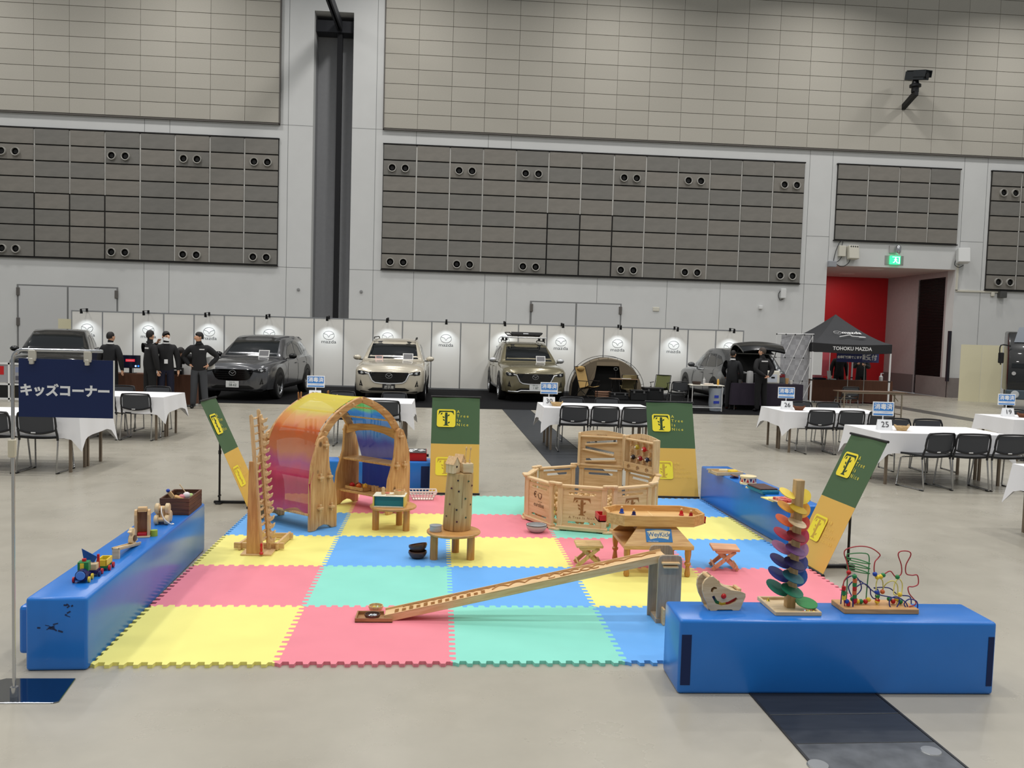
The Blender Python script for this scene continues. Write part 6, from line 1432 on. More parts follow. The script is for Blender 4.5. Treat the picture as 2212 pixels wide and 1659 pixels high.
def silk():
    NU, NV = 20, 70; grid = []; uvs = []
    for i in range(NV + 1):
        v = i / NV; row = []
        for j in range(NU + 1):
            u = j / NU; y = -DP / 2 + 0.055 + (DP - 0.11) * u
            if v < 0.32:                                    # hanging beyond the x- stand
                k = 1 - v / 0.32; x0, z0 = arch_xy(0.10, 0.045); y -= 0.075 * min(1, k * 2.2) * (1 - u)
                sag = 0.05 * math.sin(u * PI) * (1 - k)
                bottom = 0.13 + 0.10 * u + 0.05 * math.sin(u * 7)
                x = x0 + (-(SP / 2 + 0.15) - x0) * min(1, k * 1.7) + k * 0.015 * math.sin(u * 24 + 1) + k * 0.012 * math.sin(u * 11); z = z0 + (bottom - z0) * k
            elif v > 0.72:
                k = (v - 0.72) / 0.28; x0, z0 = arch_xy(0.90, 0.045)
                x = x0 + (SP / 2 + 0.15 - x0) * min(1, k * 1.7) + k * 0.016 * math.sin(u * 22); z = z0 + (0.10 + 0.05 * u - z0) * k
            else:
                t = 0.10 + (v - 0.32) / 0.40 * 0.80; x, z = arch_xy(t, 0.045)
                x += 0.0; z -= 0.014 * math.sin(u * PI) * abs(math.sin((t * 6.2) * PI)) - 0.004
            row.append(Vector((x, y, z)))
        grid.append(row)
    o = MB().sheet(grid).obj('rainbow_silk', silk_mat(), None, arch_c, R(50), smooth=60, fix=False)
    me = o.data; ul = me.uv_layers.new(name='UVMap')
    for p in me.polygons:
        for li in p.loop_indices:
            vi = me.loops[li].vertex_index; ul.data[li].uv = ((vi % (NU + 1)) / NU, (vi // (NU + 1)) / NV)
    return tag(o, 'sheer rainbow silk draped over the wooden play arch', 'cloth')
silk()
for k, (t_, yy) in enumerate(((0.40, DP / 2 - 0.035), (0.60, DP / 2 - 0.035))):
    x, z = arch_xy(t_, 0.06)
    p = arch_c + AX * x + AY * yy + Vector((0, 0, z))
    tt = thing('clothes_peg', 'big wooden clothes peg on the far arch board, %s' % ('over the orange silk' if k == 0 else 'over the yellow silk'), 'clothes peg', p - Vector((0, 0, 0.035)), R(60 + 30 * k), 'pegs holding the silk')
    for s in (-1, 1):
        MB().cyl((s * 0.012, 0, 0.0), (s * 0.022, 0, 0.085), 0.009, 0.008, n=8).ball((s * 0.022, 0, 0.086), 0.0085, 8, 4).obj('prong', wood('peg_wood', S(170, 118, 70), S(140, 90, 50), 'z', 8), tt, smooth=40)
    MB().cyl((0, 0, -0.02), (0, 0, 0.016), 0.02, n=10).obj('head', MATS['peg_wood'], tt, smooth=40)
# things on the lower shelf of the x+ stand
def on_arch(x, y, z): return arch_c + AX * x + AY * y + Vector((0, 0, z))
SZ = 0.172
tr_ = thing('fruit_tray', 'slatted wooden tray of toy fruit on the low arch shelf', 'tray', on_arch(SP / 2 - 0.02, 0.17, SZ), R(50))
MB().box(-0.10, 0.10, -0.14, 0.14, 0.0, 0.008).box(-0.10, -0.092, -0.14, 0.14, 0, 0.04).box(0.092, 0.10, -0.14, 0.14, 0, 0.04).box(-0.1, 0.1, -0.14, -0.132, 0, 0.04).box(-0.1, 0.1, 0.132, 0.14, 0, 0.04).obj('tray_body', pine_x, tr_)
fr = [('toy tomato', red_p, 0.03), ('toy apple', mat('apple_dark', S(120, 22, 26), 0.3), 0.03), ('toy orange', mat('orange_p', S(226, 110, 40), 0.4), 0.03), ('toy lemon', yel_p, 0.03), ('toy peach', mat('peach_p', S(224, 160, 60), 0.4), 0.03)]
for k, (nm, mm, rr_) in enumerate(fr):
    o = MB().ball((0, 0, rr_), (rr_, rr_, rr_ * 0.92), 12, 8).cyl((0, 0, rr_ * 1.85), (0, 0, rr_ * 2.1), 0.003, n=6).obj('toy_fruit', mm, None, on_arch(SP / 2 - 0.05 + 0.05 * (k % 2), 0.27 - k * 0.05, SZ + 0.009), smooth=50)
    tag(o, 'round %s in the slatted tray on the arch shelf' % nm, 'toy fruit', 'toy fruit on the arch shelf')
for k, (y, r_, h_) in enumerate(((0.0, 0.022, 0.06), (-0.05, 0.022, 0.06), (-0.11, 0.036, 0.05), (-0.19, 0.036, 0.045))):
    prof = [(r_, 0), (r_, h_), (r_ * 0.8, h_), (r_ * 0.8, 0.01)] if k < 3 else [(r_, 0), (r_, h_ * 0.7), (r_ * 1.05, h_ * 0.75), (r_ * 0.3, h_), (r_ * 0.2, h_ * 1.25), (0.0, h_ * 1.3)]
    o = MB().lathe(prof, 16).obj('toy_cup', beech_z, None, on_arch(SP / 2, y, SZ), smooth=40)
    tag(o, ('tall wooden toy cup beside the fruit tray', 'tall wooden toy cup beside the toy bowl', 'wide wooden toy bowl on the low arch shelf', 'lidded wooden toy pot at the end of the arch shelf')[k], 'toy cup', 'wooden toy crockery')

# ---- staircase marble tower in its square frame
casc = thing('marble_staircase', 'tall wooden marble staircase tower with scalloped steps', 'marble tower', (-1.55, 7.16, 0.02), R(0))
MB().box(-0.13, 0.12, -0.12, 0.11, 0, 0.014).obj('base_board', beech, casc, bevel=0.002)
MB().ext([(-0.085, 0.014), (0.03, 0.014), (-0.035, 0.78), (-0.07, 0.78)], 'xz', -0.11, -0.092).obj('brace_board', wood('tan_wood', S(214, 166, 104), S(186, 134, 78), 'z', 7), casc, bevel=0.002)
def lean(z): return -0.062 + 0.10 * (1 - z / 1.2)
for y, zt in ((-0.085, 1.165), (0.055, 1.20)):
    x0 = 0.03 if y > 0 else 0
    MB().ext([(lean(0.0) + x0 - 0.02, 0.014), (lean(0.0) + x0 + 0.015, 0.014), (lean(zt) + x0 + 0.012, zt - 0.02), (lean(zt) + x0, zt), (lean(zt) + x0 - 0.018, zt - 0.01)], 'xz', y - 0.009, y + 0.009).obj('side_rail', beech_z, casc, bevel=0.002)
step_me = MB().box(-0.012, 0.012, -0.075, 0.045, -0.004, 0.004).mesh('step', beech_z)
cup_me = MB().ext([(0.0, -0.032), (0.0, 0.03), (0.012, 0.028), (0.016, 0.0), (0.03, -0.012), (0.05, 0.002), (0.058, 0.0), (0.05, -0.03), (0.028, -0.042)], 'xz', -0.032, 0.032).mesh('scalloped_cup', beech_z, bevel=0.002)
for k in range(17):
    z = 0.10 + k * 0.063
    link('step', step_me, casc, (lean(z) + 0.012, 0, z + 0.02))
    link('scalloped_cup', cup_me, casc, (lean(z) + 0.045, 0.0, z + 0.02))
for dx, z in ((0.03, 0.07),): 
    pg = MB().lathe([(0.014, 0), (0.016, 0.012), (0.007, 0.022), (0.011, 0.04), (0.008, 0.06), (0.011, 0.07), (0.01, 0.085), (0.004, 0.095), (0.0, 0.096)], 12).obj('red_peg_figure', red_p, None, (-1.508, 7.03, 0.036), smooth=50)
    tag(pg, 'small red turned peg figure at the foot of the marble tower', 'peg figure')
fr_ = thing('floor_frame', 'square wooden floor frame catching marbles round the tower', 'frame', (-1.565, 7.43, 0.02))
for a, b in (((-0.215, -0.185), (0.20, -0.185)), ((-0.15, 0.175), (0.21, 0.175))): MB().bar((a[0], a[1], 0.035), (b[0], b[1], 0.035), 0.022, 0.05).obj('rail', beech, fr_, bevel=0.002)
for a, b in (((-0.165, -0.22), (-0.115, 0.21)), ((0.145, -0.22), (0.175, 0.21))): MB().bar((a[0], a[1], 0.035), (b[0], b[1], 0.035), 0.022, 0.06).obj('rail', beech, fr_, bevel=0.002)
bs = MB(); rs2 = random.Random(9)
for k in range(14): bs.ball((rs2.uniform(-0.03, 0.03), rs2.uniform(-0.03, 0.03), 0.01 + 0.012 * (k % 2)), 0.01, 8, 5)
o = bs.obj('marble_heap', mat('marble_dark', S(70, 50, 50), 0.2), None, (-1.45, 7.36, 0.02), smooth=60); tag(o, 'little heap of dark marbles inside the square frame', 'marbles'); o['kind'] = 'stuff'

# ---- round tables
def round_table(label, loc, legs, r):
    t = thing('round_table', label, 'table', loc)
    MB().lathe([(0, 0.205), (r - 0.006, 0.205), (r, 0.211), (r, 0.222), (r - 0.006, 0.228), (0, 0.228)], 40).obj('tabletop', honey_x if False else wood('table_wood', S(214, 164, 100), S(188, 134, 74), 'x', 5, 0.4), t, smooth=40)
    for x, y in legs: MB().cyl((x, y, 0), (x, y, 0.206), 0.032, n=18).obj('leg', wood('leg_wood', S(206, 154, 88), S(178, 122, 62), 'z', 6, 0.4), t, smooth=40)
    return t
round_table('low round wooden table carrying the toy kitchen', (-0.505, 8.08, 0.02), ((-0.16, -0.05), (0.13, -0.08), (0.05, 0.16)), 0.22)
round_table('low round wooden table carrying the log tower', (0.065, 7.07, 0.02), ((-0.16, -0.08), (0.145, -0.075), (0.02, 0.16)), 0.225)
TZ = 0.249
k_ = thing('toy_kitchen', 'toy kitchen box with teal front and yellow ends on the round table', 'toy kitchen', (-0.535, 8.06, TZ), R(-4))
teal = mat('paint_teal', S(36, 128, 140), 0.5); kyel = mat('paint_pale_yellow', S(232, 206, 96), 0.5); kwh = mat('paint_cream', S(232, 228, 208), 0.5)
MB().box(-0.135, 0.135, -0.07, -0.06, 0.006, 0.092).obj('oven_front', teal, k_)
MB().box(-0.15, -0.138, -0.1, 0.1, 0, 0.1).obj('end_panel', kyel, k_, bevel=0.002); MB().box(0.138, 0.15, -0.1, 0.1, 0, 0.1).obj('end_panel', kyel, k_, bevel=0.002)
MB().box(-0.15, 0.15, 0.09, 0.1, 0, 0.1).obj('back_panel', kyel, k_)
MB().ext([(-0.1, 0.1), (0.1, 0.1), (0.1, 0.106), (-0.1, 0.106)], 'yz', -0.15, 0.15).obj('cooktop', kwh, k_, bevel=0.002)
MB().box(-0.15, 0.15, -0.1, -0.07, 0, 0.006).obj('bottom_board', kwh, k_)
sh_ = MB().lathe([(0.018, 0), (0.02, 0.02), (0.013, 0.035), (0.019, 0.05), (0.014, 0.066), (0, 0.07)], 14).obj('toy_shaker', beech_z, None, (-0.60, 8.05, TZ + 0.107), smooth=50); tag(sh_, 'turned wooden toy shaker on the toy kitchen top', 'toy shaker')
pn = thing('toy_pan', 'round wooden toy pan on the toy kitchen top', 'toy pan', (-0.45, 8.075, TZ + 0.107))
MB().lathe([(0.0, 0), (0.052, 0), (0.054, 0.036), (0.046, 0.036), (0.045, 0.008), (0, 0.008)], 20).obj('pan_body', beech_z, pn, smooth=40)
o = MB().ball((0, 0, 0.012), (0.02, 0.02, 0.014), 12, 6).obj('toy_carrot', mat('carrot', S(226, 120, 60), 0.5), None, (-0.45, 8.075, TZ + 0.118), smooth=60); tag(o, 'orange toy vegetable lying in the toy pan', 'toy vegetable')
o = MB().cyl((0, 0, 0.004), (0.07, 0.0, 0.004), 0.004, n=8).ball((0.078, 0, 0.004), (0.014, 0.01, 0.004), 10, 5).obj('toy_spoon', beech, None, (-0.57, 7.995, TZ + 0.107), R(20), smooth=60); tag(o, 'small wooden toy spoon on the toy kitchen top', 'toy spoon')
o = MB().lathe([(0, 0), (0.022, 0), (0.024, 0.008), (0, 0.012)], 14).obj('toy_ham', mat('ham', S(214, 120, 100), 0.5), None, (-0.565, 8.09, TZ + 0.107), smooth=40); tag(o, 'pink round toy ham slice on the toy kitchen top', 'toy food')

lg = thing('log_tower', 'tall pale debarked log with small coloured holes on the round table', 'log tower', (0.09, 7.12, TZ), (0, R(2.2), 0))
def log_mesh():
    rings = []; n = 28; rn = random.Random(2)
    off = [rn.uniform(-0.0008, 0.0008) for _ in range(n)]
    for k, (z, r) in enumerate(((0.0, 0.11), (0.012, 0.117), (0.12, 0.118), (0.25, 0.116), (0.38, 0.112), (0.47, 0.11), (0.484, 0.106))):
        rings.append([Vector(((r + off[i] + 0.002 * math.sin(z * 20 + i)) * math.cos(2 * PI * i / n), (r + off[i]) * math.sin(2 * PI * i / n), z)) for i in range(n)])
    return MB().loft(rings)
log_mesh().obj('log_body', wood('log_wood', S(206, 176, 124), S(176, 142, 92), 'z', 3.5, 0.6), lg, smooth=50)
rim_me = [MB().lathe([(0.004, 0.001), (0.004, 0.003), (0.0075, 0.003), (0.008, 0.0)], 12, axis=(0, -1, 0)).mesh('hole_ring', mm) for mm in (mat('hole_dark', S(46, 34, 44), 0.5), mat('hole_green', S(60, 90, 70), 0.5), mat('hole_plum', S(90, 40, 60), 0.5))]
for k, (a, z) in enumerate(((-8, 0.43), (38, 0.425), (-34, 0.36), (-2, 0.34), (28, 0.28), (-38, 0.225), (-6, 0.185), (35, 0.12), (-2, 0.085), (-52, 0.12), (60, 0.225), (62, 0.385))):
    aa = R(a); link('hole_ring', rim_me[k % 3], lg, (0.117 * math.sin(aa), -0.117 * math.cos(aa), z), R(a))
for x, z0, z1 in ((-0.03, 0.0, 0.2), (0.03, 0.2, 0.47)):
    MB().box(x - 0.001, x + 0.001, -0.1185, -0.112, z0, z1).obj('drying_crack', mat('crack', S(120, 88, 54), 0.9), lg)
LT = TZ + 0.487
def toy_house(label, loc, rz, w_, d_, h_):
    t = thing('toy_house', label, 'toy house', loc, rz, 'toy houses on the log')
    MB().ext([(-w_ / 2, 0), (w_ / 2, 0), (w_ / 2, h_ * 0.55), (0, h_), (-w_ / 2, h_ * 0.55)], 'xz', -d_ / 2, d_ / 2).obj('walls', pale_wood_z, t, bevel=0.002)
    for s in (-1, 1): MB().add([(0, -d_ / 2 - 0.004, h_ + 0.004), (s * (w_ / 2 + 0.006), -d_ / 2 - 0.004, h_ * 0.55), (s * (w_ / 2 + 0.006), d_ / 2 + 0.004, h_ * 0.55), (0, d_ / 2 + 0.004, h_ + 0.004), (0, -d_ / 2 - 0.004, h_ - 0.002), (s * w_ / 2, -d_ / 2 - 0.004, h_ * 0.55 - 0.005), (s * w_ / 2, d_ / 2 + 0.004, h_ * 0.55 - 0.005), (0, d_ / 2 + 0.004, h_ - 0.002)],
                               [(0, 1, 2, 3), (4, 7, 6, 5), (0, 4, 5, 1), (1, 5, 6, 2), (2, 6, 7, 3), (3, 7, 4, 0)]).obj('roof_board', beech, t)
    MB().lathe([(0, 0.001), (0.009, 0.001)], 12, (0.0, -d_ / 2 - 0.001, h_ * 0.4), (0, -1, 0)).obj('entrance_hole', mat('hole_dark', None), t)
    return t
toy_house('small plain wooden toy house standing in front on the log tower', (0.045, 7.06, LT), R(50), 0.082, 0.085, 0.135)
toy_house('small plain wooden toy house standing behind on the log tower', (0.10, 7.16, LT), R(60), 0.07, 0.075, 0.14)
pb = thing('mallet_block', 'small wooden block holding two upright wooden beaters', 'toy block', (0.165, 7.09, LT), R(15))
MB().box(-0.045, 0.045, -0.035, 0.035, 0, 0.078).obj('block', pale_wood, pb, bevel=0.003)
for x in (-0.018, 0.02):
    st = MB().cyl((x, 0, 0.07), (x, 0, 0.108), 0.008, n=8).cyl((x, 0, 0.108), (x + 0.006, 0, 0.19), 0.003, n=6).ball((x + 0.007, 0, 0.2), (0.008, 0.008, 0.016), 8, 6).obj('beater', beech_z, pb, smooth=50)
pt_ = thing('white_pot', 'small white enamel pot with grey lid beside the log', 'pot', (-0.085, 7.02, TZ))
MB().lathe([(0.046, 0), (0.049, 0.005), (0.049, 0.048), (0.052, 0.05)], 24).obj('pot_body', mat('enamel_white', S(232, 232, 235), 0.2), pt_, smooth=40)
MB().lathe([(0.052, 0.05), (0.052, 0.053), (0.03, 0.056), (0, 0.057)], 24).obj('pot_lid', mat('lid_grey', S(150, 154, 160), 0.35), pt_, smooth=40)
# stacked walnut bowls
def bowl(name, label, loc, r, h, m_, tilt=0, rim=None, group=None):
    t = thing(name, label, 'bowl', loc, (R(tilt), R(tilt), 0), group)
    pr = [(r * 0.55, 0.0), (r * 0.85, h * 0.35), (r, h * 0.75), (r * 0.96, h), (r * 0.88, h), (r * 0.9, h * 0.75), (r * 0.75, h * 0.4), (r * 0.45, h * 0.18), (0, h * 0.15)]
    MB().lathe([(0, 0)] + pr, 28).obj('bowl_body', m_, t, smooth=50)
    if rim: MB().lathe([(r * 0.955, h), (r * 1.0, h + 0.002), (r * 1.01, h - 0.004), (r * 0.99, h - 0.004), (r * 0.955, h)], 28, caps=False).obj('bowl_rim', rim, t, smooth=50)
    return t
bowl('walnut_bowl', 'dark walnut bowl on the mat at the bottom of the pair', (-0.23, 7.03, 0.02), 0.078, 0.062, walnut, 0, None, 'walnut bowls')
bowl('walnut_bowl', 'dark walnut bowl stacked crookedly on top of its twin', (-0.222, 7.025, 0.078), 0.078, 0.062, walnut, -9, None, 'walnut bowls')
bowl('enamel_bowl', 'wide white enamel bowl with black rim by the ball pool', (0.865, 8.02, 0.02), 0.10, 0.072, MATS['enamel_white'], 0, mat('rim_black', S(38, 34, 44), 0.3))
# wire basket
wb = thing('wire_basket', 'shallow white openwork basket beside the arch', 'basket', (-0.27, 9.55, 0.02), R(4))
wbm = mat('basket_white', S(236, 226, 214), 0.6)
def rect_ring(w_, d_, z): return [(-w_, -d_, z), (w_, -d_, z), (w_, d_, z), (-w_, d_, z)]
for k, (s, z) in enumerate(((0.72, 0.006), (0.8, 0.035), (0.9, 0.065), (1.0, 0.095))): MB().tube(rect_ring(0.155 * s, 0.10 * s, z), 0.006, 6, closed=True).obj('hoop', wbm, wb)
for k in range(9):
    for s in (-1, 1):
        u = -1 + k / 4; MB().tube([(0.155 * 0.72 * u, s * 0.072, 0.006), (0.155 * u, s * 0.1, 0.095)], 0.005, 5).obj('stake', wbm, wb)
for k in range(1, 4):
    for s in (-1, 1):
        u = -1 + k / 2; MB().tube([(s * 0.112, 0.072 * u, 0.006), (s * 0.155, 0.1 * u, 0.095)], 0.005, 5).obj('stake', wbm, wb)
MB().box(-0.112, 0.112, -0.07, 0.07, 0.002, 0.008).obj('basket_floor', wbm, wb)
# ---- wooden ball pool: eight panels round a heap of balls
PC = Vector((1.50, 8.665, 0.02)); PR = 0.70
pool = thing('ball_pool', 'octagonal wooden ball pool with printed panels and two play boards', 'ball pool', PC)
pw = wood('pool_wood', S(232, 204, 160), S(212, 178, 130), 'x', 6, 0.5); pwz = wood('pool_wood_z', S(234, 208, 166), S(214, 182, 136), 'z', 7, 0.5)
brand = mat('branded_brown', S(150, 104, 58), 0.7); brand_d = mat('branded_dark', S(96, 62, 38), 0.7)
VA = [229.7 + 45 * k for k in range(8)]                     # vertex k .. k+1 is panel k (0 = front)
SIDE = 2 * PR * math.sin(R(22.5))
APO = PR * math.cos(R(22.5))
ptree = logo_tree(0.17).mesh('tree_logo', brand)
def slot_poly(w_, h_, cx, cz): return rrect(w_, h_, h_ / 2 - 0.001, 4, cx, cz)
PW = SIDE - 0.055; PH = 0.43
panel_me = MB().exth([(-PW / 2 + 0.05, 0.045), (PW / 2 - 0.05, 0.045), (PW / 2 - 0.05, PH - 0.03), (-PW / 2 + 0.05, PH - 0.03)], [slot_poly(0.27, 0.022, 0, 0.085), slot_poly(0.27, 0.026, 0, 0.365)], 'xz', -0.006, 0.006).mesh('panel_board', pw, fix=False)
frame_me = MB().box(-0.0275, 0.0275, -0.016, 0.016, 0.04, PH).mesh('panel_stile', pwz, bevel=0.005)
rail_t = MB().ext(rrect(PW + 0.02, 0.06, 0.012, 3), 'xy', PH - 0.005, PH + 0.018).mesh('top_rail', pw, bevel=0.004)
rail_b = MB().ext(rrect(PW + 0.02, 0.06, 0.012, 3), 'xy', 0.012, 0.048).mesh('bottom_rail', pw, bevel=0.004)
foot_me = MB().box(-0.025, 0.025, -0.02, 0.02, 0, 0.014).mesh('panel_foot', mat('pool_feet', S(70, 50, 30), 0.6))
for k in range(8):
    a = R(VA[k] + 22.5)
    c = Vector((APO * math.cos(a), APO * math.sin(a), 0)); rz = a + PI / 2          # panel local -y faces outward
    pn = link('panel_board', panel_me, pool, c, rz)
    for nm, me in (('top_rail', rail_t), ('bottom_rail', rail_b)): link(nm, me, pn)
    for s in (-1, 1): link('panel_stile', frame_me, pn, (s * (PW / 2 - 0.0275), 0, 0)); link('panel_foot', foot_me, pn, (s * (PW / 2 - 0.065), 0, 0))
    if k in (0, 1):
        put('tree_logo', ptree, pn, frame((0, -0.008, 0.245), (1, 0, 0), (0, 0, 1)))
        letter('A Tree Is Nice', 0.032, brand, frame((0, -0.0085, 0.135), (1, 0, 0), (0, 0, 1)), pn, 'slogan', spacing=1.3)
    if k == 7:
        letter('eurobus', 0.062, brand_d, frame((0.0, -0.0085, 0.19), (1, 0, 0), (0, 0, 1)), pn, 'maker_name', sx=0.9)
        letter('kinderspiele', 0.016, brand_d, frame((0.02, -0.0085, 0.225), (1, 0, 0), (0, 0, 1)), pn, 'maker_line')
        letter('€', 0.085, brand_d, frame((-0.07, -0.0085, 0.285), (1, 0, 0), (0, 0, 1)), pn, 'maker_mark')
        sm = MB(); sm.tube(cr([(-0.03, 0, 0.30), (-0.015, 0, 0.265), (0.015, 0, 0.255), (0.035, 0, 0.29), (0.03, 0, 0.31)], 5), 0.004, 6); sm.ball((-0.012, 0, 0.31), 0.005, 6, 4); sm.ball((0.01, 0, 0.31), 0.005, 6, 4)
        sm.obj('maker_smile', brand_d, pn, (0.01, -0.007, 0))
    v = R(VA[k])
    MB().ext(rrect(0.15, 0.06, 0.028, 4), 'xy', 0, 0.022).obj('corner_link', pwz, pool, (PR * math.cos(v), PR * math.sin(v), PH + 0.016), v + PI / 2, bevel=0.006, segs=2)
    MB().ext(rrect(0.13, 0.06, 0.028, 4), 'xy', 0, 0.022).obj('corner_link', pwz, pool, (PR * math.cos(v), PR * math.sin(v), 0.0), v + PI / 2, bevel=0.006, segs=2)
def play_board(k, name, kind):
    a = R(VA[k] + 22.5); c = Vector((APO * math.cos(a), APO * math.sin(a), PH + 0.018)); rz = a + PI / 2 + PI   # faces inward
    b = link(name, None, pool, c, rz); b.empty_display_size = 0.05
    W2, H2 = 0.245, 0.40
    outer = [(-W2, 0), (W2, 0), (W2, H2 - 0.03)] + [(W2 * (1 - i / 4) , H2 - 0.03 + 0.035 * math.sin(PI / 2 * i / 4)) for i in range(1, 5)] + [(-W2 * i / 4, H2 - 0.03 + 0.035 * math.cos(PI / 2 * i / 4)) for i in range(1, 5)]
    if kind == 'slide':
        def sl(x0, z0, x1, z1, h_): return [(x0, z0 - h_), (x1, z1 - h_), (x1, z1 + h_), (x0, z0 + h_)]
        hs = [sl(-0.17, 0.255, 0.17, 0.295, 0.012), sl(-0.18, 0.205, 0.14, 0.155, 0.014), sl(-0.17, 0.07, 0.15, 0.095, 0.012)]
        MB().exth(outer, hs, 'xz', -0.004, 0.006).obj('back_board', pw, b, fix=False)
        for x0, z0, x1, z1 in ((-0.18, 0.24, 0.18, 0.275), (-0.21, 0.185, 0.14, 0.13), (-0.18, 0.05, 0.17, 0.075)): MB().bar((x0, -0.02, z0), (x1, -0.02, z1), 0.03, 0.016, (0, 0, 1)).obj('slide_bar', pw, b, bevel=0.005, segs=2)
    else:
        MB().ext(outer, 'xz', 0.02, 0.03).obj('back_board', pwz, b)
        shade = wood('spinner_board', S(196, 158, 108), S(178, 138, 90), 'z', 7)
        for i in range(4):
            for j in range(3):
                MB().boxc((-0.16 + i * 0.1, -0.004, 0.11 + j * 0.09), (0.012, 0.03, 0.05)).cyl((-0.11 + i * 0.1 - 0.05, -0.006, 0.09 + j * 0.09), (-0.11 + i * 0.1 - 0.05, -0.025, 0.09 + j * 0.09), 0.01, n=8).obj('maze_peg', beech, b)
        for x, z, mm in ((-0.06, 0.26, mat('spin_olive', S(190, 170, 50), 0.3)), (0.06, 0.25, red_p), (-0.12, 0.145, mat('spin_black', S(34, 24, 28), 0.3)), (0.0, 0.145, mat('spin_red', S(150, 22, 30), 0.3)), (0.115, 0.145, mat('spin_navy', S(28, 34, 66), 0.3))):
            s = MB(); s.lathe([(0, 0.035), (0.012, 0.03), (0.026, 0.016), (0.028, 0.0), (0.015, -0.01)], 14, (x, -0.01, z), (0, -1, 0)); s.boxc((x + 0.03, -0.012, z - 0.004), (0.03, 0.01, 0.008)); so_ = s.obj('spinner', mm, b, smooth=40)
            MB().lathe([(0, 0.04), (0.009, 0.037), (0.01, 0.033)], 10, (x, -0.01, z), (0, -1, 0)).obj('spinner_hub', mat('hub_white', S(240, 236, 228), 0.3), so_)
        MB().exth([(-W2, 0.0), (W2, 0.0), (W2, 0.085), (-W2, 0.085)], [circ(-0.15, 0.035, 0.03, 12), circ(0, 0.035, 0.03, 12), circ(0.15, 0.035, 0.03, 12)], 'xz', -0.05, -0.038).obj('catch_tray', pw, b, fix=False)
        MB().box(-W2, W2, -0.05, 0.02, 0.0, 0.01).obj('tray_floor', pw, b)
    for s in (-1, 1): MB().box(s * W2 - 0.013, s * W2 + 0.013, -0.05, 0.035, 0, H2 - 0.03).obj('side_stile', pwz, b, bevel=0.005)
    for z0, z1 in ((0.0, 0.025), (0.32, 0.34)): MB().box(-W2, W2, -0.035, 0.0, z0, z1).obj('cross_rail', pw, b, bevel=0.004)
    letter('INVENTION', 0.016, brand_d, frame((0, -0.0065 if kind == 'slide' else 0.018, 0.352), (1, 0, 0), (0, 0, 1)), b, 'maker_name', spacing=1.4)
    return b
play_board(4, 'slide_board', 'slide'); play_board(3, 'spinner_board', 'spin')
bl = MB(); rb_ = random.Random(4)
for k in range(520):
    r = 0.6 * math.sqrt(rb_.random()); a = rb_.random() * 2 * PI
    bl.ball((r * math.cos(a), r * math.sin(a), 0.03 + rb_.random() * 0.15), 0.024, 8, 5)
o = bl.obj('wooden_balls', wood('ball_wood', S(232, 200, 150), S(212, 172, 118), 'x', 3), None, PC, smooth=60, fix=False)
tag(o, 'heap of small plain wooden balls inside the octagonal pool', 'balls'); o['kind'] = 'stuff'

# ---- magnet football table
wk = thing('game_table', 'wooden magnet football game table on four turned legs', 'game table', (1.685, 6.78, 0.02))
for x, y in ((-0.255, -0.235), (0.235, -0.235), (-0.255, 0.235), (0.235, 0.235)):
    MB().lathe([(0.014, 0), (0.02, 0.005), (0.024, 0.02), (0.018, 0.06), (0.015, 0.085), (0.026, 0.10), (0.026, 0.112), (0.017, 0.12), (0.022, 0.15), (0.026, 0.18), (0.026, 0.235)], 14).obj('leg', honey, wk, (x, y, 0), smooth=40)
MB().box(-0.285, 0.275, -0.265, 0.265, 0.22, 0.255).obj('apron', honey_x, wk, bevel=0.004)
# sloping front and back boards carrying the board
def slope(y0, y1, s):
    f = [(-0.28, y0, 0.255), (0.27, y0, 0.255), (0.15, y1, 0.385), (-0.16, y1, 0.385)]
    return MB().add(f + [(p[0], p[1] + s * 0.012, p[2]) for p in f], [(0, 1, 2, 3), (7, 6, 5, 4), (0, 4, 5, 1), (1, 5, 6, 2), (2, 6, 7, 3), (3, 7, 4, 0)])
fb = slope(-0.262, -0.17, 1).obj('front_board', honey_x, wk)
slope(0.262, 0.17, -1).obj('back_board', honey_x, wk)
MB().box(-0.16, 0.15, -0.17, 0.17, 0.34, 0.39).obj('inner_frame', mat('shadow_wood', S(120, 80, 44), 0.6), wk)
Mf = frame((0.0, -0.2625 + 0.0, 0.255), (1, 0, 0), (0, 0.092, 0.13))
sg = put('sign_plate', MB().ext([(-0.105, 0.028), (0.105, 0.028), (0.105, 0.14), (-0.105, 0.14)], 'xy', 0, 0.002).mesh('sign_plate', mat('wk_blue', S(20, 110, 176), 0.4)), wk, Mf @ Matrix.Translation((0.0, 0, 0.001)))
fan = [(-0.095 + 0.19 * i / 12, 0.118 + 0.012 * math.sin(PI * i / 12)) for i in range(13)] + [(0.072 - 0.144 * i / 12, 0.05 + 0.012 * math.sin(PI * i / 12)) for i in range(13)]
put('sign_fan', MB().ext(fan, 'xy', 0.002, 0.003).mesh('sign_fan', mat('wk_cream', S(226, 208, 168), 0.5)), sg, Matrix.Identity(4))
letter('WeyKick', 0.052, mat('wk_text', S(62, 108, 150), 0.5), Matrix.Translation((0, 0.09, 0.0036)), sg, 'sign_lettering', bold=0.001, sx=0.92)
letter('Made in Germany', 0.011, mat('sign_white', None), Matrix.Translation((-0.05, 0.034, 0.0026)), sg, 'sign_small_print')
bd = thing('game_board', 'octagonal wooden football board with red goal boxes on the game table', 'game board', (1.69, 6.80, 0.412))
oc = [(-0.40, -0.10), (-0.28, -0.22), (0.28, -0.22), (0.40, -0.10), (0.40, 0.10), (0.28, 0.22), (-0.28, 0.22), (-0.40, 0.10)]
ins = [(p[0] * 0.955, p[1] * 0.93) for p in oc]
MB().ext([(p[0] * 0.97, p[1] * 0.95) for p in oc], 'xy', 0.0, 0.036).obj('playing_field', wood('field_wood', S(226, 184, 122), S(212, 166, 102), 'x', 5), bd)
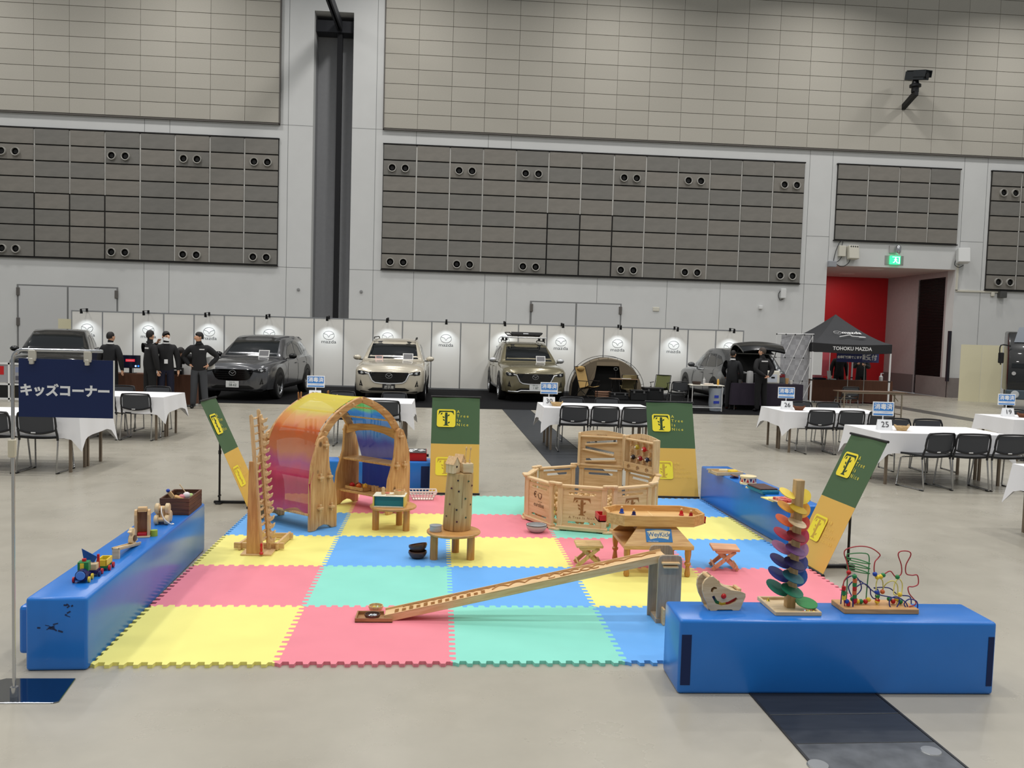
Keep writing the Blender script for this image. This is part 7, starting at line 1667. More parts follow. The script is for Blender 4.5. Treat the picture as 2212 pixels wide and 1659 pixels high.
MB().exth(oc, [ins], 'xy', -0.002, 0.085).obj('rim', honey_x, bd, bevel=0.003)
MB().box(-0.002, 0.002, -0.2, 0.2, 0.036, 0.0372).obj('centre_line', mat('line_pale', S(240, 214, 160), 0.5), bd)
MB().tube([(0.05 * math.cos(R(a)), 0.05 * math.sin(R(a)), 0.0365) for a in range(0, 360, 20)], 0.0018, 5, closed=True).obj('centre_circle', mat('line_pale', None), bd)
for s in (-1, 1):
    x0, x1 = (s * 0.405, s * 0.465) if s < 0 else (0.395, 0.415)
    g = MB(); a, b = min(x0, x1), max(x0, x1)
    g.box(a, b, -0.085, 0.085, 0.0, 0.012); g.box(a, b, -0.085, -0.073, 0, 0.055); g.box(a, b, 0.073, 0.085, 0, 0.055); g.box(a if s < 0 else b - 0.01, a + 0.012 if s < 0 else b, -0.085, 0.085, 0, 0.055)
    g.obj('goal_box', red_p, bd, bevel=0.002)
    MB().boxc((s * 0.375, 0.0, 0.075), (0.02, 0.12, 0.014), (0, s * 0.5, 0)).obj('goal_bar', honey_x, bd, bevel=0.003)
for k, (x, y, mm, lb_) in enumerate(((-0.24, 0.10, blue_p, 'blue magnet footballer standing by the rear rim'), (-0.16, 0.0, navy_p, 'navy magnet footballer standing nearer the centre line'), (0.25, 0.05, red_p, 'red magnet footballer with round base near the goal'), (0.31, -0.02, mat('crimson', S(150, 20, 30), 0.35), 'crimson magnet footballer beside the goal bar'))):
    t = thing('football_figure', lb_, 'game figure', (1.69 + x, 6.80 + y, 0.4485), 0, 'figures on the football board')
    MB().lathe([(0.02, 0), (0.021, 0.008), (0.016, 0.012), (0.014, 0.03), (0.012, 0.036), (0, 0.04)], 12).obj('body', mm, t, smooth=40)
    MB().ball((0, 0, 0.05), 0.011, 10, 6).obj('head', beech, t, smooth=60)

# ---- folding stools
def stool(label, loc, rz, wname, c1, c2):
    w_ = wood(wname, c1, c2, 'x', 8, 0.5); wz = wood(wname + '_z', c1, c2, 'z', 8, 0.5)
    t = thing('folding_stool', label, 'stool', loc, rz, 'small folding stools on the mat')
    MB().box(-0.11, 0.11, -0.10, 0.10, 0.165, 0.187).obj('seat', w_, t, bevel=0.006, segs=2)
    for y in (-0.085, 0.07):
        MB().bar((-0.105, y, 0.008), (0.075, y, 0.165), 0.016, 0.03, (0, 0, 1)).obj('leg', wz, t)
        MB().bar((0.105, y + 0.018, 0.008), (-0.075, y + 0.018, 0.165), 0.016, 0.03, (0, 0, 1)).obj('leg', wz, t)
        MB().box(-0.08, 0.08, y - 0.008, y + 0.03, 0.145, 0.166).obj('seat_batten', w_, t)
    for s in (-1, 1): MB().boxc((s * 0.085, 0.0, 0.035), (0.012, 0.19, 0.035), (0, s * 0.8, 0)).obj('stretcher', w_, t, bevel=0.002)
    MB().cyl((0, -0.095, 0.095), (0, 0.1, 0.095), 0.006, n=8).obj('pivot_bolt', mat('bolt', S(150, 130, 100), 0.4, 0.5), t)
    return t
stool('folding stool of pale ash standing beside the magnet football table legs', (1.175, 6.86, 0.02), R(-2), 'ash', S(226, 198, 138), S(198, 162, 100))
stool('folding stool of pinkish wood standing alone on the blue tile', (2.30, 6.80, 0.02), R(-9), 'rosy', S(232, 182, 142), S(208, 152, 112))

# ---- long marble ramp
ramp = thing('marble_ramp', 'long sloping wooden marble ramp with carved waves between two posts', 'marble ramp', (0, 0, 0))
ra, rb2 = Vector((-0.385, 5.535, 0.052)), Vector((1.455, 5.545, 0.47)); rw = 0.125
rd = (rb2 - ra).normalized(); rl = (rb2 - ra).length; rn_ = Vector((0, 1, 0)); ru = rn_.cross(rd) * -1
if ru.z < 0: ru = -ru
Mr = frame(ra, rd, rn_)
ramp_w = wood('ramp_wood', S(234, 202, 154), S(216, 176, 122), 'x', 9, 0.45); carve = mat('carved_brown', S(176, 128, 76), 0.7)
rbd = put('track_board', MB().box(0, rl, -rw / 2, rw / 2, -0.045, 0.0).mesh('track_board', ramp_w, bevel=0.003), ramp, Mr)
for s, e in ((-1, 0.004), (1, 0.012)): put('track_edge', MB().box(0.0, rl, s * rw / 2 - 0.008 if s > 0 else -rw / 2, s * rw / 2 if s > 0 else -rw / 2 + 0.008, 0, e).mesh('track_edge', ramp_w), rbd, Matrix.Identity(4))
def wave(x0, x1, y0, amp, n, flip=1):
    """scalloped carved rib along the track"""
    out = []
    for k in range(n):
        for i in range(7):
            t = i / 7; out.append((x0 + (x1 - x0) * (k + t) / n, y0 + flip * amp * (abs(math.sin(PI * t)) - 0.5), 0.002))
    return out
for x0, x1, y0, amp, n, f in ((0.12, 0.75, 0.045, 0.014, 12, 1), (0.72, 1.05, 0.02, 0.05, 3, 1), (1.04, 1.32, 0.03, 0.03, 4, 1), (1.20, 1.45, -0.015, 0.02, 4, -1), (1.32, 1.56, 0.025, 0.03, 3, 1), (1.5, 1.86, 0.02, 0.025, 3, 1)):
    put('carved_wave', MB().tube(wave(x0, x1, y0, amp, n, f), 0.005, 6).mesh('carved_wave', carve, smooth=60), rbd, Matrix.Identity(4))
peg = MB().box(-0.013, 0.013, -0.004, 0.004, 0, 0.006).mesh('cross_peg', carve)
for k in range(13):
    for j in range(3 if k % 2 == 0 else 2): put('cross_peg', peg, rbd, Matrix.Translation((0.08 + k * 0.048, -0.045 + j * 0.026 + (0 if k % 2 == 0 else 0.012), 0)))
for x, y in ((1.12, -0.02), (1.2, -0.02)): put('carved_ring', MB().tube([(x + 0.02 * math.cos(R(a)), y + 0.013 * math.sin(R(a)), 0.002) for a in range(180, 361, 20)], 0.004, 6).mesh('carved_ring', carve), rbd, Matrix.Identity(4))
def post(y, zt, x0, x1):
    return MB().ext([(x0, 0.02), (x1, 0.02), (x1, zt - 0.03), (x1 - 0.01, zt - 0.008), (x1 - 0.03, zt), (x0 + 0.03, zt), (x0 + 0.01, zt - 0.008), (x0, zt - 0.03)], 'xz', y - 0.009, y + 0.009).obj('post_board', greywood, ramp, bevel=0.003)
post(5.465, 0.475, 1.405, 1.565); post(5.615, 0.505, 1.38, 1.54)
MB().box(1.40, 1.58, 5.45, 5.63, 0.02, 0.05).obj('post_foot', greywood, ramp)
for z, w_ in ((0.425, 0.12), (0.40, 0.10)): MB().boxc((1.485, 5.445, z), (w_, 0.03, 0.014)).obj('wedge_board', ramp_w, ramp, bevel=0.003)
for s in (0, 1): MB().box(1.435 + s * 0.06, 1.45 + s * 0.06, 5.40, 5.46, 0.02, 0.13).obj('foot_wedge', ramp_w, ramp, bevel=0.003)
ct = thing('catch_tray', 'shallow square wooden catch tray at the foot of the ramp', 'tray', (-0.455, 5.50, 0.02))
trw = wood('tray_wood', S(176, 130, 84), S(148, 102, 62), 'x', 8)
MB().box(-0.115, 0.125, -0.065, 0.09, 0.0, 0.006).obj('tray_floor', trw, ct)
for a in ((-0.115, 0.125, -0.065, -0.055), (-0.115, -0.105, -0.055, 0.09), (-0.105, 0.06, 0.08, 0.09)): MB().box(a[0], a[1], a[2], a[3], 0.0, 0.028).obj('tray_side', trw, ct, bevel=0.001)
bowl('marble_bowl', 'small dark wooden bowl of silver marbles inside the catch tray', (-0.462, 5.485, 0.027), 0.052, 0.036, walnut, 0)
bowl('marble_bowl', 'small light wooden bowl of coloured marbles behind the catch tray', (-0.455, 5.66, 0.02), 0.05, 0.042, beech_z, 0)
for nm, loc, mats_, lb_ in (('silver_marbles', (-0.462, 5.485, 0.04), (mat('marble_silver', S(200, 204, 210), 0.12, 0.6),), 'silver marbles lying in the dark bowl'), ('coloured_marbles', (-0.455, 5.66, 0.036), (blue_p, yel_p, mat('marble_clear', S(210, 220, 200), 0.1), mat('marble_olive', S(170, 170, 60), 0.15)), 'coloured glass marbles lying in the light bowl')):
    bm_ = MB(); rq = random.Random(8)
    for k in range(20):
        r = 0.034 * math.sqrt(rq.random()); a = rq.random() * 6.28; bm_.cur = k % len(mats_)
        bm_.ball((r * math.cos(a), r * math.sin(a), rq.random() * 0.008), 0.0085, 8, 5)
    o = bm_.obj(nm, list(mats_), None, loc, smooth=60, fix=False); tag(o, lb_, 'marbles'); o['kind'] = 'stuff'

# ================================================================== toys on the block with the bead maze
def zx(x): return (x - 505) * 0.000705
def zz(y): return (1163 - y) * 0.000705
boat = thing('clown_boat', 'wooden rocking box shaped like a laughing clown face', 'toy', (1.545, 4.60, BH), R(3))
ol = [(345, 920), (375, 895), (410, 890), (440, 915), (480, 962), (560, 1000), (640, 1012), (680, 1030), (682, 1055), (664, 1100), (645, 1150), (630, 1165), (590, 1165), (570, 1155), (460, 1155), (440, 1165), (400, 1163), (380, 1140), (372, 1110), (345, 1060), (328, 1000), (330, 950)]
poly = [(zx(a), zz(b)) for a, b in ol]
smile = [(zx(a), zz(b)) for a, b in ((405, 1050), (425, 1042), (450, 1082), (490, 1100), (540, 1092), (585, 1068), (605, 1058), (618, 1072), (600, 1095), (550, 1118), (490, 1124), (440, 1108))]
eye = [(zx(a), zz(b)) for a, b in ((395, 1010), (398, 985), (418, 972), (444, 978), (446, 990), (425, 992), (416, 1002), (412, 1018))]
for y in (-0.045, 0.045):
    MB().exth(poly, [smile, eye], 'xz', y - 0.008, y + 0.008).obj('side_board', pale_wood, boat, bevel=0)
MB().box(zx(390), zx(640), -0.038, 0.038, 0.0, 0.008).obj('floor_board', pale_wood, boat)
for a, b in ((385, 905), (450, 940)): MB().cyl((zx(a), -0.05, zz(b)), (zx(a), 0.05, zz(b)), 0.012, n=12).obj('cross_dowel', beech, boat, smooth=40)
MB().boxc((zx(560), 0, zz(1005)), (0.12, 0.07, 0.012), (0, R(20), 0)).obj('seat_board', pale_wood, boat, bevel=0.003)
MB().boxc((zx(640), 0, zz(1005)), (0.02, 0.08, 0.016)).obj('front_bar', beech, boat, bevel=0.003)
MB().lathe([(0, 0.012), (0.01, 0.01), (0.0155, 0.0)], 16, (zx(502), -0.053, zz(1048)), (0, -1, 0)).obj('nose', red_p, boat, smooth=50)
for k, (mm, a, b) in enumerate(((navy_p, 405, 440), (grn_p, 440, 475), (yel_p, 475, 530), (red_p, 530, 618))):
    MB().box(zx(a), zx(b), -0.036, -0.03, zz(1130), zz(1040)).obj('smile_bar', mm, boat)
MB().box(zx(385), zx(460), -0.036, -0.03, zz(1025), zz(965)).obj('eye_back', mat('shadow_wood', None), boat)

# petal marble tree
mt = thing('petal_tree', 'rainbow petal marble tree on a square wooden tray', 'marble tree', (1.945, 4.60, BH))
MB().box(-0.125, 0.118, -0.135, 0.135, 0, 0.008).obj('tray_floor', pale_wood, mt)
for a in ((-0.125, 0.118, -0.14, -0.125), (-0.125, 0.118, 0.125, 0.14), (-0.135, -0.12, -0.14, 0.14), (0.112, 0.127, -0.14, 0.14)): MB().box(*a, 0, 0.024).obj('tray_side', pale_wood, mt, bevel=0.003)
MB(Matrix.Rotation(R(1.6), 4, 'Y')).box(-0.025, 0.025, -0.025, 0.025, 0.006, 0.732).obj('trunk_post', wood('trunk_wood', S(206, 176, 128), S(180, 146, 98), 'z', 7), mt, bevel=0.003)
LV = [((238, 212, 90), (196, 160, 40), (244, 216, 80)), ((232, 166, 62), (178, 146, 22), (240, 176, 70)), ((232, 110, 62), None, (212, 76, 62)), ((186, 54, 78), (118, 16, 30), (204, 74, 100)), ((170, 106, 150), (108, 66, 120), (186, 140, 182)), ((46, 42, 110), (28, 22, 78), (76, 84, 150)), ((36, 50, 126), (36, 100, 112), (40, 90, 166)), ((24, 110, 88), (22, 116, 84), (34, 136, 64))]
def petal(rx, ry, th=0.004): return MB().ext(circ(0, 0, rx, 20, ry), 'xy', -th / 2, th / 2)
for k, lv in enumerate(LV):
    z = 0.655 - k * 0.0765; xo = 0.018 * (z / 0.7)
    for j, c in enumerate(lv):
        mm = pale_wood if c is None else mat('petal_%d_%d' % (k, j), S(*c), 0.55)
        sc = 1.0 + 0.05 * k
        if j == 0: M = Matrix.Translation((xo - 0.055 * sc - 0.01, -0.01, z)) @ Euler((R(24), R(26), R(-8))).to_matrix().to_4x4()
        elif j == 1:
            if k == 0: continue
            M = Matrix.Translation((xo - 0.012, -0.05, z - 0.004)) @ Euler((R(26), R(14), R(8))).to_matrix().to_4x4()
        else: M = Matrix.Translation((xo + 0.045, 0.035, z - 0.025)) @ Euler((R(50), R(-38), R(20))).to_matrix().to_4x4()
        if k == 7 and j == 2: M = Matrix.Translation((xo + 0.075, -0.045, 0.045)) @ Euler((R(20), R(4), 0)).to_matrix().to_4x4(); sc = 1.25
        put('petal', petal(0.05 * sc, 0.043 * sc).mesh('petal', mm), mt, M)
    if k > 0:
        MB().cyl((xo + 0.01, 0.02, z - 0.0), (xo + 0.085, 0.02, z + 0.032), 0.0025, n=6).obj('twig', mat('twig', S(160, 116, 78), 0.6) if k < 3 else mat('petal_%d_0' % k, None), mt)
bm_ = MB(); rq = random.Random(18); ms = [mat('marble_silver', None), red_p, grn_p, yel_p]
for k in range(16):
    bm_.cur = k % 4; bm_.ball((0.03 + rq.random() * 0.07, -0.09 - rq.random() * 0.03, 0.016), 0.008, 8, 5)
o = bm_.obj('tree_marbles', ms, None, (1.945, 4.60, BH), smooth=60, fix=False); tag(o, 'glass marbles lying in the tray of the petal tree', 'marbles'); o['kind'] = 'stuff'
o = MB().lathe([(0.011, 0.0), (0.006, 0.006), (0.004, 0.014), (0, 0.018)], 10).obj('brass_bell', mat('brass', S(200, 180, 70), 0.3, 0.6), None, (1.86, 4.70, BH + 0.009), smooth=50); tag(o, 'tiny brass bell in the far corner of the petal tree tray', 'bell')

# bead maze
bz = thing('bead_maze', 'bead maze with red, green, blue and yellow wires on a wooden board', 'bead maze', (2.445, 4.585, BH))
MB().box(-0.225, 0.205, -0.085, 0.085, 0, 0.03).obj('base_board', wood('maze_base', S(214, 168, 112), S(190, 140, 84), 'x', 7), bz, bevel=0.003)
def bx_(u): return (u - 1750) * 0.000705      # zoom columns of the maze -> metres
def bz_(v): return 0.03 + (1115 - v) * 0.000705
wire = {'red': mat('wire_red', S(170, 50, 56), 0.35), 'green': mat('wire_green', S(70, 140, 84), 0.35), 'blue': mat('wire_blue', S(34, 44, 120), 0.35), 'yellow': mat('wire_yellow', S(226, 214, 120), 0.35)}
def W(col, pts, name='wire_loop'):
    return MB().tube(cr([(bx_(a), y, bz_(b)) for a, b, y in pts], 6), 0.0034, 7).obj(name, wire[col], bz, smooth=60)
W('red', [(1460, 1115, -0.04), (1445, 1000, -0.04), (1450, 920, -0.03), (1500, 860, -0.01), (1500, 780, 0.02), (1482, 720, 0.03), (1500, 680, 0.03), (1600, 656, 0.03), (1700, 668, 0.03), (1770, 715, 0.02), (1760, 745, 0.02), (1725, 780, 0.01), (1720, 860, 0.0), (1760, 895, 0.0), (1800, 870, 0.0), (1850, 845, 0.0), (1890, 885, 0.0), (1920, 895, 0.01), (1960, 870, 0.02), (1955, 800, 0.02), (1925, 720, 0.02), (1945, 690, 0.02), (2010, 690, 0.02), (2030, 720, 0.02), (1995, 800, 0.02), (2000, 870, 0.02), (2050, 885, 0.02), (2095, 885, 0.02), (2098, 950, 0.01), (2050, 970, 0.0), (2000, 970, -0.01), (2005, 1020, -0.02), (2050, 1075, -0.03), (2040, 1100, -0.04), (1990, 1110, -0.05), (1985, 1120, -0.05)])
W('green', [(1520, 1115, 0.03), (1518, 900, 0.03), (1505, 740, 0.03), (1530, 718, 0.03), (1640, 712, 0.03), (1688, 735, 0.03), (1692, 850, 0.03), (1686, 1000, 0.03), (1684, 1115, 0.03)])
for v in (770, 810, 850): W('green', [(1510, v - 20, 0.03), (1580, v - 18, 0.0), (1665, v + 8, -0.02), (1600, v + 12, 0.02), (1540, v + 5, 0.05), (1515, v - 8, 0.03)])
W('blue', [(1455, 1115, 0.0), (1460, 1000, 0.0), (1480, 920, 0.0), (1545, 885, 0.0), (1610, 930, 0.02), (1640, 1000, 0.03), (1600, 1045, 0.02), (1550, 1040, 0.0), (1560, 970, -0.02), (1620, 940, -0.02), (1680, 980, -0.01), (1700, 1040, 0.0), (1740, 1075, 0.01), (1785, 1050, 0.02), (1770, 1005, 0.02), (1740, 990, 0.02), (1870, 995, 0.03), (1950, 1050, 0.03), (2040, 1060, 0.02), (2050, 1115, 0.01)])
W('blue', [(1560, 1060, 0.03), (1540, 990, 0.04), (1600, 935, 0.04), (1660, 960, 0.03), (1750, 1030, 0.0), (1850, 1045, -0.03), (1910, 1060, -0.04), (1870, 1130, -0.05), (1825, 1110, -0.05), (1830, 1060, -0.04), (1890, 1040, -0.03), (1960, 1080, -0.04), (1990, 1140, -0.05), (2040, 1130, -0.06), (2045, 1070, -0.05), (1990, 1055, -0.04), (1950, 1090, -0.04), (1960, 1120, -0.05)])
W('yellow', [(1755, 1115, -0.01), (1740, 980, 0.0), (1765, 915, 0.02), (1810, 930, 0.03), (1820, 985, 0.03), (1815, 1015, 0.03)])
W('yellow', [(1815, 1015, 0.03), (1820, 950, 0.0), (1860, 915, -0.02), (1900, 950, -0.02), (1905, 1020, -0.02), (1890, 1030, 0.0), (1910, 950, 0.02), (1950, 920, 0.03), (1980, 960, 0.03), (1970, 1030, 0.02), (1930, 1050, 0.0), (1920, 1115, 0.0)])
MB().cyl((bx_(1520), -0.05, 0.03), (bx_(1520), -0.05, bz_(850)), 0.004, n=8).obj('bead_rod', wire['blue'], bz)
bc = {'r': red_p, 'g': grn_p, 'b': blue_p, 'y': yel_p, 'o': mat('bead_orange', S(220, 110, 60), 0.35)}
ball_me = {k: MB().ball((0, 0, 0), 0.0135, 12, 8).mesh('bead', v, smooth=60) for k, v in bc.items()}
cube_me = {k: MB().cyl((0, 0, -0.011), (0, 0, 0.011), 0.0115, n=12).mesh('bead', v, smooth=40) for k, v in bc.items()}
for a, b, y, c, kd in ((1445, 970, -0.04, 'r', 1), (1447, 1008, -0.04, 'g', 1), (1450, 1046, -0.04, 'y', 1), (1475, 1076, -0.04, 'b', 0), (1488, 1110, -0.04, 'r', 1), (1500, 855, -0.01, 'r', 0), (1520, 870, -0.05, 'g', 0), (1525, 905, -0.05, 'o', 1), (1525, 935, -0.05, 'g', 1), (1527, 965, -0.05, 'r', 1), (1527, 1000, -0.05, 'o', 1), (1530, 1030, -0.05, 'g', 1), (1535, 1060, -0.05, 'r', 1),
                        (1550, 1075, 0.0, 'g', 0), (1565, 1100, 0.0, 'r', 0), (1592, 1115, 0.0, 'y', 0), (1620, 1120, 0.0, 'g', 0), (1658, 1110, 0.0, 'r', 0), (1682, 1078, 0.0, 'y', 0), (1724, 870, 0.0, 'b', 0), (1745, 895, 0.0, 'y', 0), (1775, 890, 0.0, 'y', 0), (1793, 878, 0.0, 'g', 0), (1748, 1018, 0.0, 'b', 0), (1755, 1050, 0.0, 'g', 0), (1757, 1083, 0.0, 'r', 0), (1755, 1118, 0.0, 'y', 0), (1810, 1022, 0.02, 'o', 0), (1912, 892, 0.0, 'g', 0), (1855, 1072, 0.0, 'g', 0), (1888, 1092, 0.0, 'r', 0), (1915, 1070, 0.0, 'y', 0), (1942, 1035, 0.0, 'y', 0), (1950, 1095, 0.0, 'g', 0)):
    link('bead', (cube_me if kd else ball_me)[c], bz, (bx_(a), y, max(bz_(b), 0.045)))

# ================================================================== toys on the block with the train
def lbp(y, off=0.0): return (-1.985 - 0.0385 * (y - 5.985) - 0.155 + off, y, BH)
# train: engine, two wagons
wheel_m = {'r': red_p, 'y': yel_p, 'b': navy_p}
def wheels(t, xs, cols, r=0.017, wd=0.036):
    for i, y in enumerate(xs):
        for s in (-1, 1): MB().lathe([(0, 0.012), (r, 0.01), (r, 0.0)], 14, (s * wd, y, r), (s, 0, 0)).obj('wheel', wheel_m[cols[(i * 2 + (s > 0)) % len(cols)]], t, smooth=40)
TRX = -2.085
e_ = thing('toy_engine', 'navy and green wooden toy engine at the head of the train', 'toy train', (TRX, 5.01, BH), R(8), 'toy train')
MB().box(-0.03, 0.03, -0.05, 0.06, 0.018, 0.036).obj('chassis', navy_p, e_)
MB().cyl((0, -0.05, 0.045), (0, 0.02, 0.045), 0.03, n=16).obj('boiler', navy_p, e_, smooth=40)
MB().lathe([(0, 0.002), (0.024, 0.002), (0.026, 0.0)], 18, (0, -0.052, 0.045), (0, -1, 0)).obj('smokebox_door', mat('pale_blue', S(96, 150, 220), 0.4), e_)
MB().box(-0.03, 0.03, 0.0, 0.05, 0.055, 0.11).obj('cab', grn_p, e_, bevel=0.003)
MB().boxc((-0.005, -0.002, 0.08), (0.02, 0.006, 0.045)).obj('cab_window', yel_p, e_)
MB().cyl((0, 0.025, 0.11), (0, 0.025, 0.124), 0.012, n=12).obj('roof_cap', red_p, e_, smooth=40)
wheels(e_, (-0.03, 0.035), 'ryry')
w1 = thing('toy_wagon', 'red and navy toy wagon carrying the blue striped sail', 'toy train', (TRX + 0.01, 5.13, BH), R(6), 'toy train')
MB().box(-0.03, 0.03, -0.04, 0.04, 0.018, 0.036).obj('chassis', navy_p, w1); MB().box(-0.025, 0.025, -0.03, 0.02, 0.036, 0.075).obj('load_block', pale_wood, w1, bevel=0.003)
MB().boxc((0.02, 0.025, 0.075), (0.014, 0.014, 0.09)).obj('funnel', red_p, w1, bevel=0.002)
MB().add([(-0.065, 0.0, 0.16), (0.02, 0.0, 0.11), (0.0, 0.01, 0.07), (-0.055, 0.0, 0.10), (-0.065, 0.004, 0.16), (0.02, 0.004, 0.11), (0.0, 0.014, 0.07), (-0.055, 0.004, 0.10)], [(0, 1, 2, 3), (7, 6, 5, 4), (0, 4, 5, 1), (1, 5, 6, 2), (2, 6, 7, 3), (3, 7, 4, 0)]).obj('sail', mat('sail_blue', S(28, 84, 160), 0.5), w1)
wheels(w1, (-0.025, 0.025), 'rbyr')
w2 = thing('toy_wagon', 'yellow open toy wagon at the tail of the train', 'toy train', (TRX + 0.02, 5.265, BH), R(4), 'toy train')
MB().box(-0.03, 0.03, -0.055, 0.055, 0.018, 0.03).obj('chassis', grn_p, w2)
for a in ((-0.03, 0.03, -0.055, -0.047), (-0.03, 0.03, 0.047, 0.055), (-0.03, -0.022, -0.055, 0.055), (0.022, 0.03, -0.055, 0.055)): MB().box(*a, 0.03, 0.07).obj('wagon_side', yel_p, w2, bevel=0.002)
MB().box(-0.022, 0.022, -0.045, -0.02, 0.03, 0.055).obj('load_block', grn_p, w2)
wheels(w2, (-0.035, 0.035), 'yrbr')
# walking duck on its ramp
dr = thing('duck_ramp', 'small sloping pale wooden ramp for the walking duck', 'toy ramp', (-2.085, 5.68, BH))
MB().ext([(-0.19, 0.0), (-0.17, 0.0), (-0.17, 0.052), (0.17, 0.0), (0.19, 0.0), (0.19, 0.012), (-0.19, 0.068)], 'yz', -0.021, 0.021).obj('ramp_board', pale_wood, dr)
for s in (-1, 1): MB().ext([(-0.19, 0.062), (0.19, 0.008), (0.19, 0.018), (-0.19, 0.074)], 'yz', s * 0.021 - 0.004, s * 0.021 + 0.004).obj('ramp_rail', pale_wood, dr)
dk_ = thing('walking_duck', 'small pale wooden walking duck standing on its ramp', 'toy duck', (-2.085, 5.78, BH + 0.024), R(-100))
MB().ext([(-0.035, 0.014), (0.02, 0.008), (0.038, 0.02), (0.03, 0.05), (0.018, 0.066), (0.03, 0.08), (0.05, 0.088), (0.032, 0.096), (0.02, 0.112), (0.0, 0.112), (-0.012, 0.098), (-0.006, 0.07), (-0.022, 0.04), (-0.05, 0.022)], 'xz', -0.014, 0.014).obj('body', pale_wood_z, dk_, bevel=0.004)
for s in (-1, 1):
    MB().ext(circ(0.0, 0.04, 0.018, 12, 0.022), 'xz', s * 0.015, s * 0.021).obj('wing', walnut, dk_)
    MB().boxc((0.0, s * 0.01, 0.006), (0.034, 0.014, 0.014)).obj('foot', pale_wood, dk_, bevel=0.003)
# hammer tower
ht = thing('drop_tower', 'tall wooden drop tower with round holes and a red slider', 'toy tower', (-2.125, 6.08, BH), R(12))
MB().box(-0.052, 0.052, -0.04, 0.04, 0, 0.012).obj('base_board', pale_wood, ht, bevel=0.002)
for s in (-1, 1):
    prof = [(-0.033, 0.012), (0.033, 0.012), (0.033, 0.16), (0.022, 0.19), (0.0, 0.197), (-0.022, 0.19), (-0.033, 0.16)]
    MB().exth(prof, [circ(0, 0.155, 0.008, 10), circ(0, 0.105, 0.012, 10), circ(0.005, 0.05, 0.006, 8)], 'yz', s * 0.042 - 0.008, s * 0.042 + 0.008).obj('side_board', beech_z, ht)
MB().box(-0.034, 0.034, 0.016, 0.026, 0.012, 0.19).obj('back_board', wood('cocoa', S(150, 106, 68), S(128, 86, 52), 'z', 7), ht)
MB().box(-0.03, 0.03, -0.025, 0.015, 0.18, 0.213).obj('hammer_block', beech, ht, bevel=0.003)
MB().box(-0.03, 0.03, -0.03, 0.014, 0.014, 0.034).obj('slider', red_p, ht, bevel=0.002)
o = MB().lathe([(0, 0), (0.025, 0), (0.025, 0.042), (0, 0.042)], 20).obj('green_cylinder', mat('lime_paint', S(150, 176, 62), 0.4), None, (-2.058, 6.11, BH), smooth=40); tag(o, 'short lime green wooden cylinder beside the drop tower', 'toy block')
# pull-along toy of big wheels with a white cord
pu = thing('pull_toy', 'pull-along wooden toy of stacked fat wheels with a white cord', 'pull toy', (-2.125, 6.50, BH), R(6))
for y, z, r in ((-0.035, 0.036, 0.036), (-0.005, 0.115, 0.04), (0.05, 0.045, 0.045)):
    for s in (-1, 1): MB().lathe([(0, 0.03), (r - 0.006, 0.03), (r, 0.024), (r, 0.004), (r - 0.005, 0.0), (0, 0)], 20, (s * 0.022, y, z), (s, 0, 0)).obj('fat_wheel', pale_wood_z, pu, smooth=40)
    MB().cyl((-0.024, y, z), (0.024, y, z), r * 0.5, n=14).obj('axle', beech, pu, smooth=40)
MB().box(-0.016, 0.016, -0.02, 0.03, 0.035, 0.12).obj('body', beech, pu, bevel=0.004)
MB().tube(cr([(0.0, -0.04, 0.135), (0.008, -0.075, 0.10), (0.03, -0.085, 0.05), (0.07, -0.07, 0.012), (0.088, -0.05, 0.006), (0.075, -0.03, 0.006)], 6), 0.004, 7).obj('pull_cord', mat('cord_white', S(238, 236, 230), 0.6), pu, smooth=60)
# slatted crate with toys
cr_ = thing('toy_crate', 'dark brown slatted wooden crate full of small toys', 'crate', (-2.138, 6.985, BH), R(2.2))
cw = wood('crate_wood', S(104, 66, 46), S(72, 44, 30), 'x', 7, 0.6); cwy = wood('crate_wood_y', S(110, 70, 48), S(76, 46, 32), 'y', 7, 0.6)
for k in range(4):
    z0 = 0.002 + k * 0.0335
    for y in (-0.2, 0.188): MB().box(-0.112, 0.112, y, y + 0.012, z0, z0 + 0.031).obj('slat', cw, cr_, bevel=0.001)
    for x in (-0.112, 0.1): MB().box(x, x + 0.012, -0.188, 0.188, z0, z0 + 0.031).obj('slat', cwy, cr_, bevel=0.001)
MB().box(-0.1, 0.1, -0.188, 0.188, 0.004, 0.01).obj('crate_floor', cw, cr_)
for x, y in ((-0.094, -0.182), (0.094, -0.182), (-0.094, 0.182), (0.094, 0.182)): MB().box(x - 0.006, x + 0.006, y - 0.006, y + 0.006, 0.01, 0.13).obj('corner_post', cw, cr_)
cc = Vector((-2.138, 6.985, BH))
t = thing('toy_rattle', 'wooden rattle with a blue ball end leaning out of the crate', 'rattle', cc + Vector((-0.05, -0.04, 0.11)), (0, R(-38), 0))
MB().ext(rrect(0.028, 0.11, 0.008), 'xz', -0.008, 0.008).obj('handle', beech_z, t); MB().ball((0, 0, 0.068), 0.016, 10, 7).obj('ball_end', blue_p, t, smooth=60)
t = thing('toy_car', 'navy and honey wooden toy car lying in the crate', 'toy car', cc + Vector((0.0, -0.08, 0.10)), (R(20), R(20), R(30)))
MB().box(-0.035, 0.035, -0.02, 0.02, 0.0, 0.03).obj('body', honey_x, t, bevel=0.006)
for x in (-0.02, 0.02):
    for s in (-1, 1): MB().cyl((x, s * 0.02, 0.0), (x, s * 0.028, 0.0), 0.014, n=12).obj('wheel', navy_p, t, smooth=40)
o = MB().ball((0, 0, 0), 0.03, 12, 8).obj('toy_ball', mat('ball_white', S(232, 228, 230), 0.4), None, cc + Vector((0.05, -0.03, 0.125)), smooth=60); tag(o, 'white toy ball lying in the crate', 'ball')
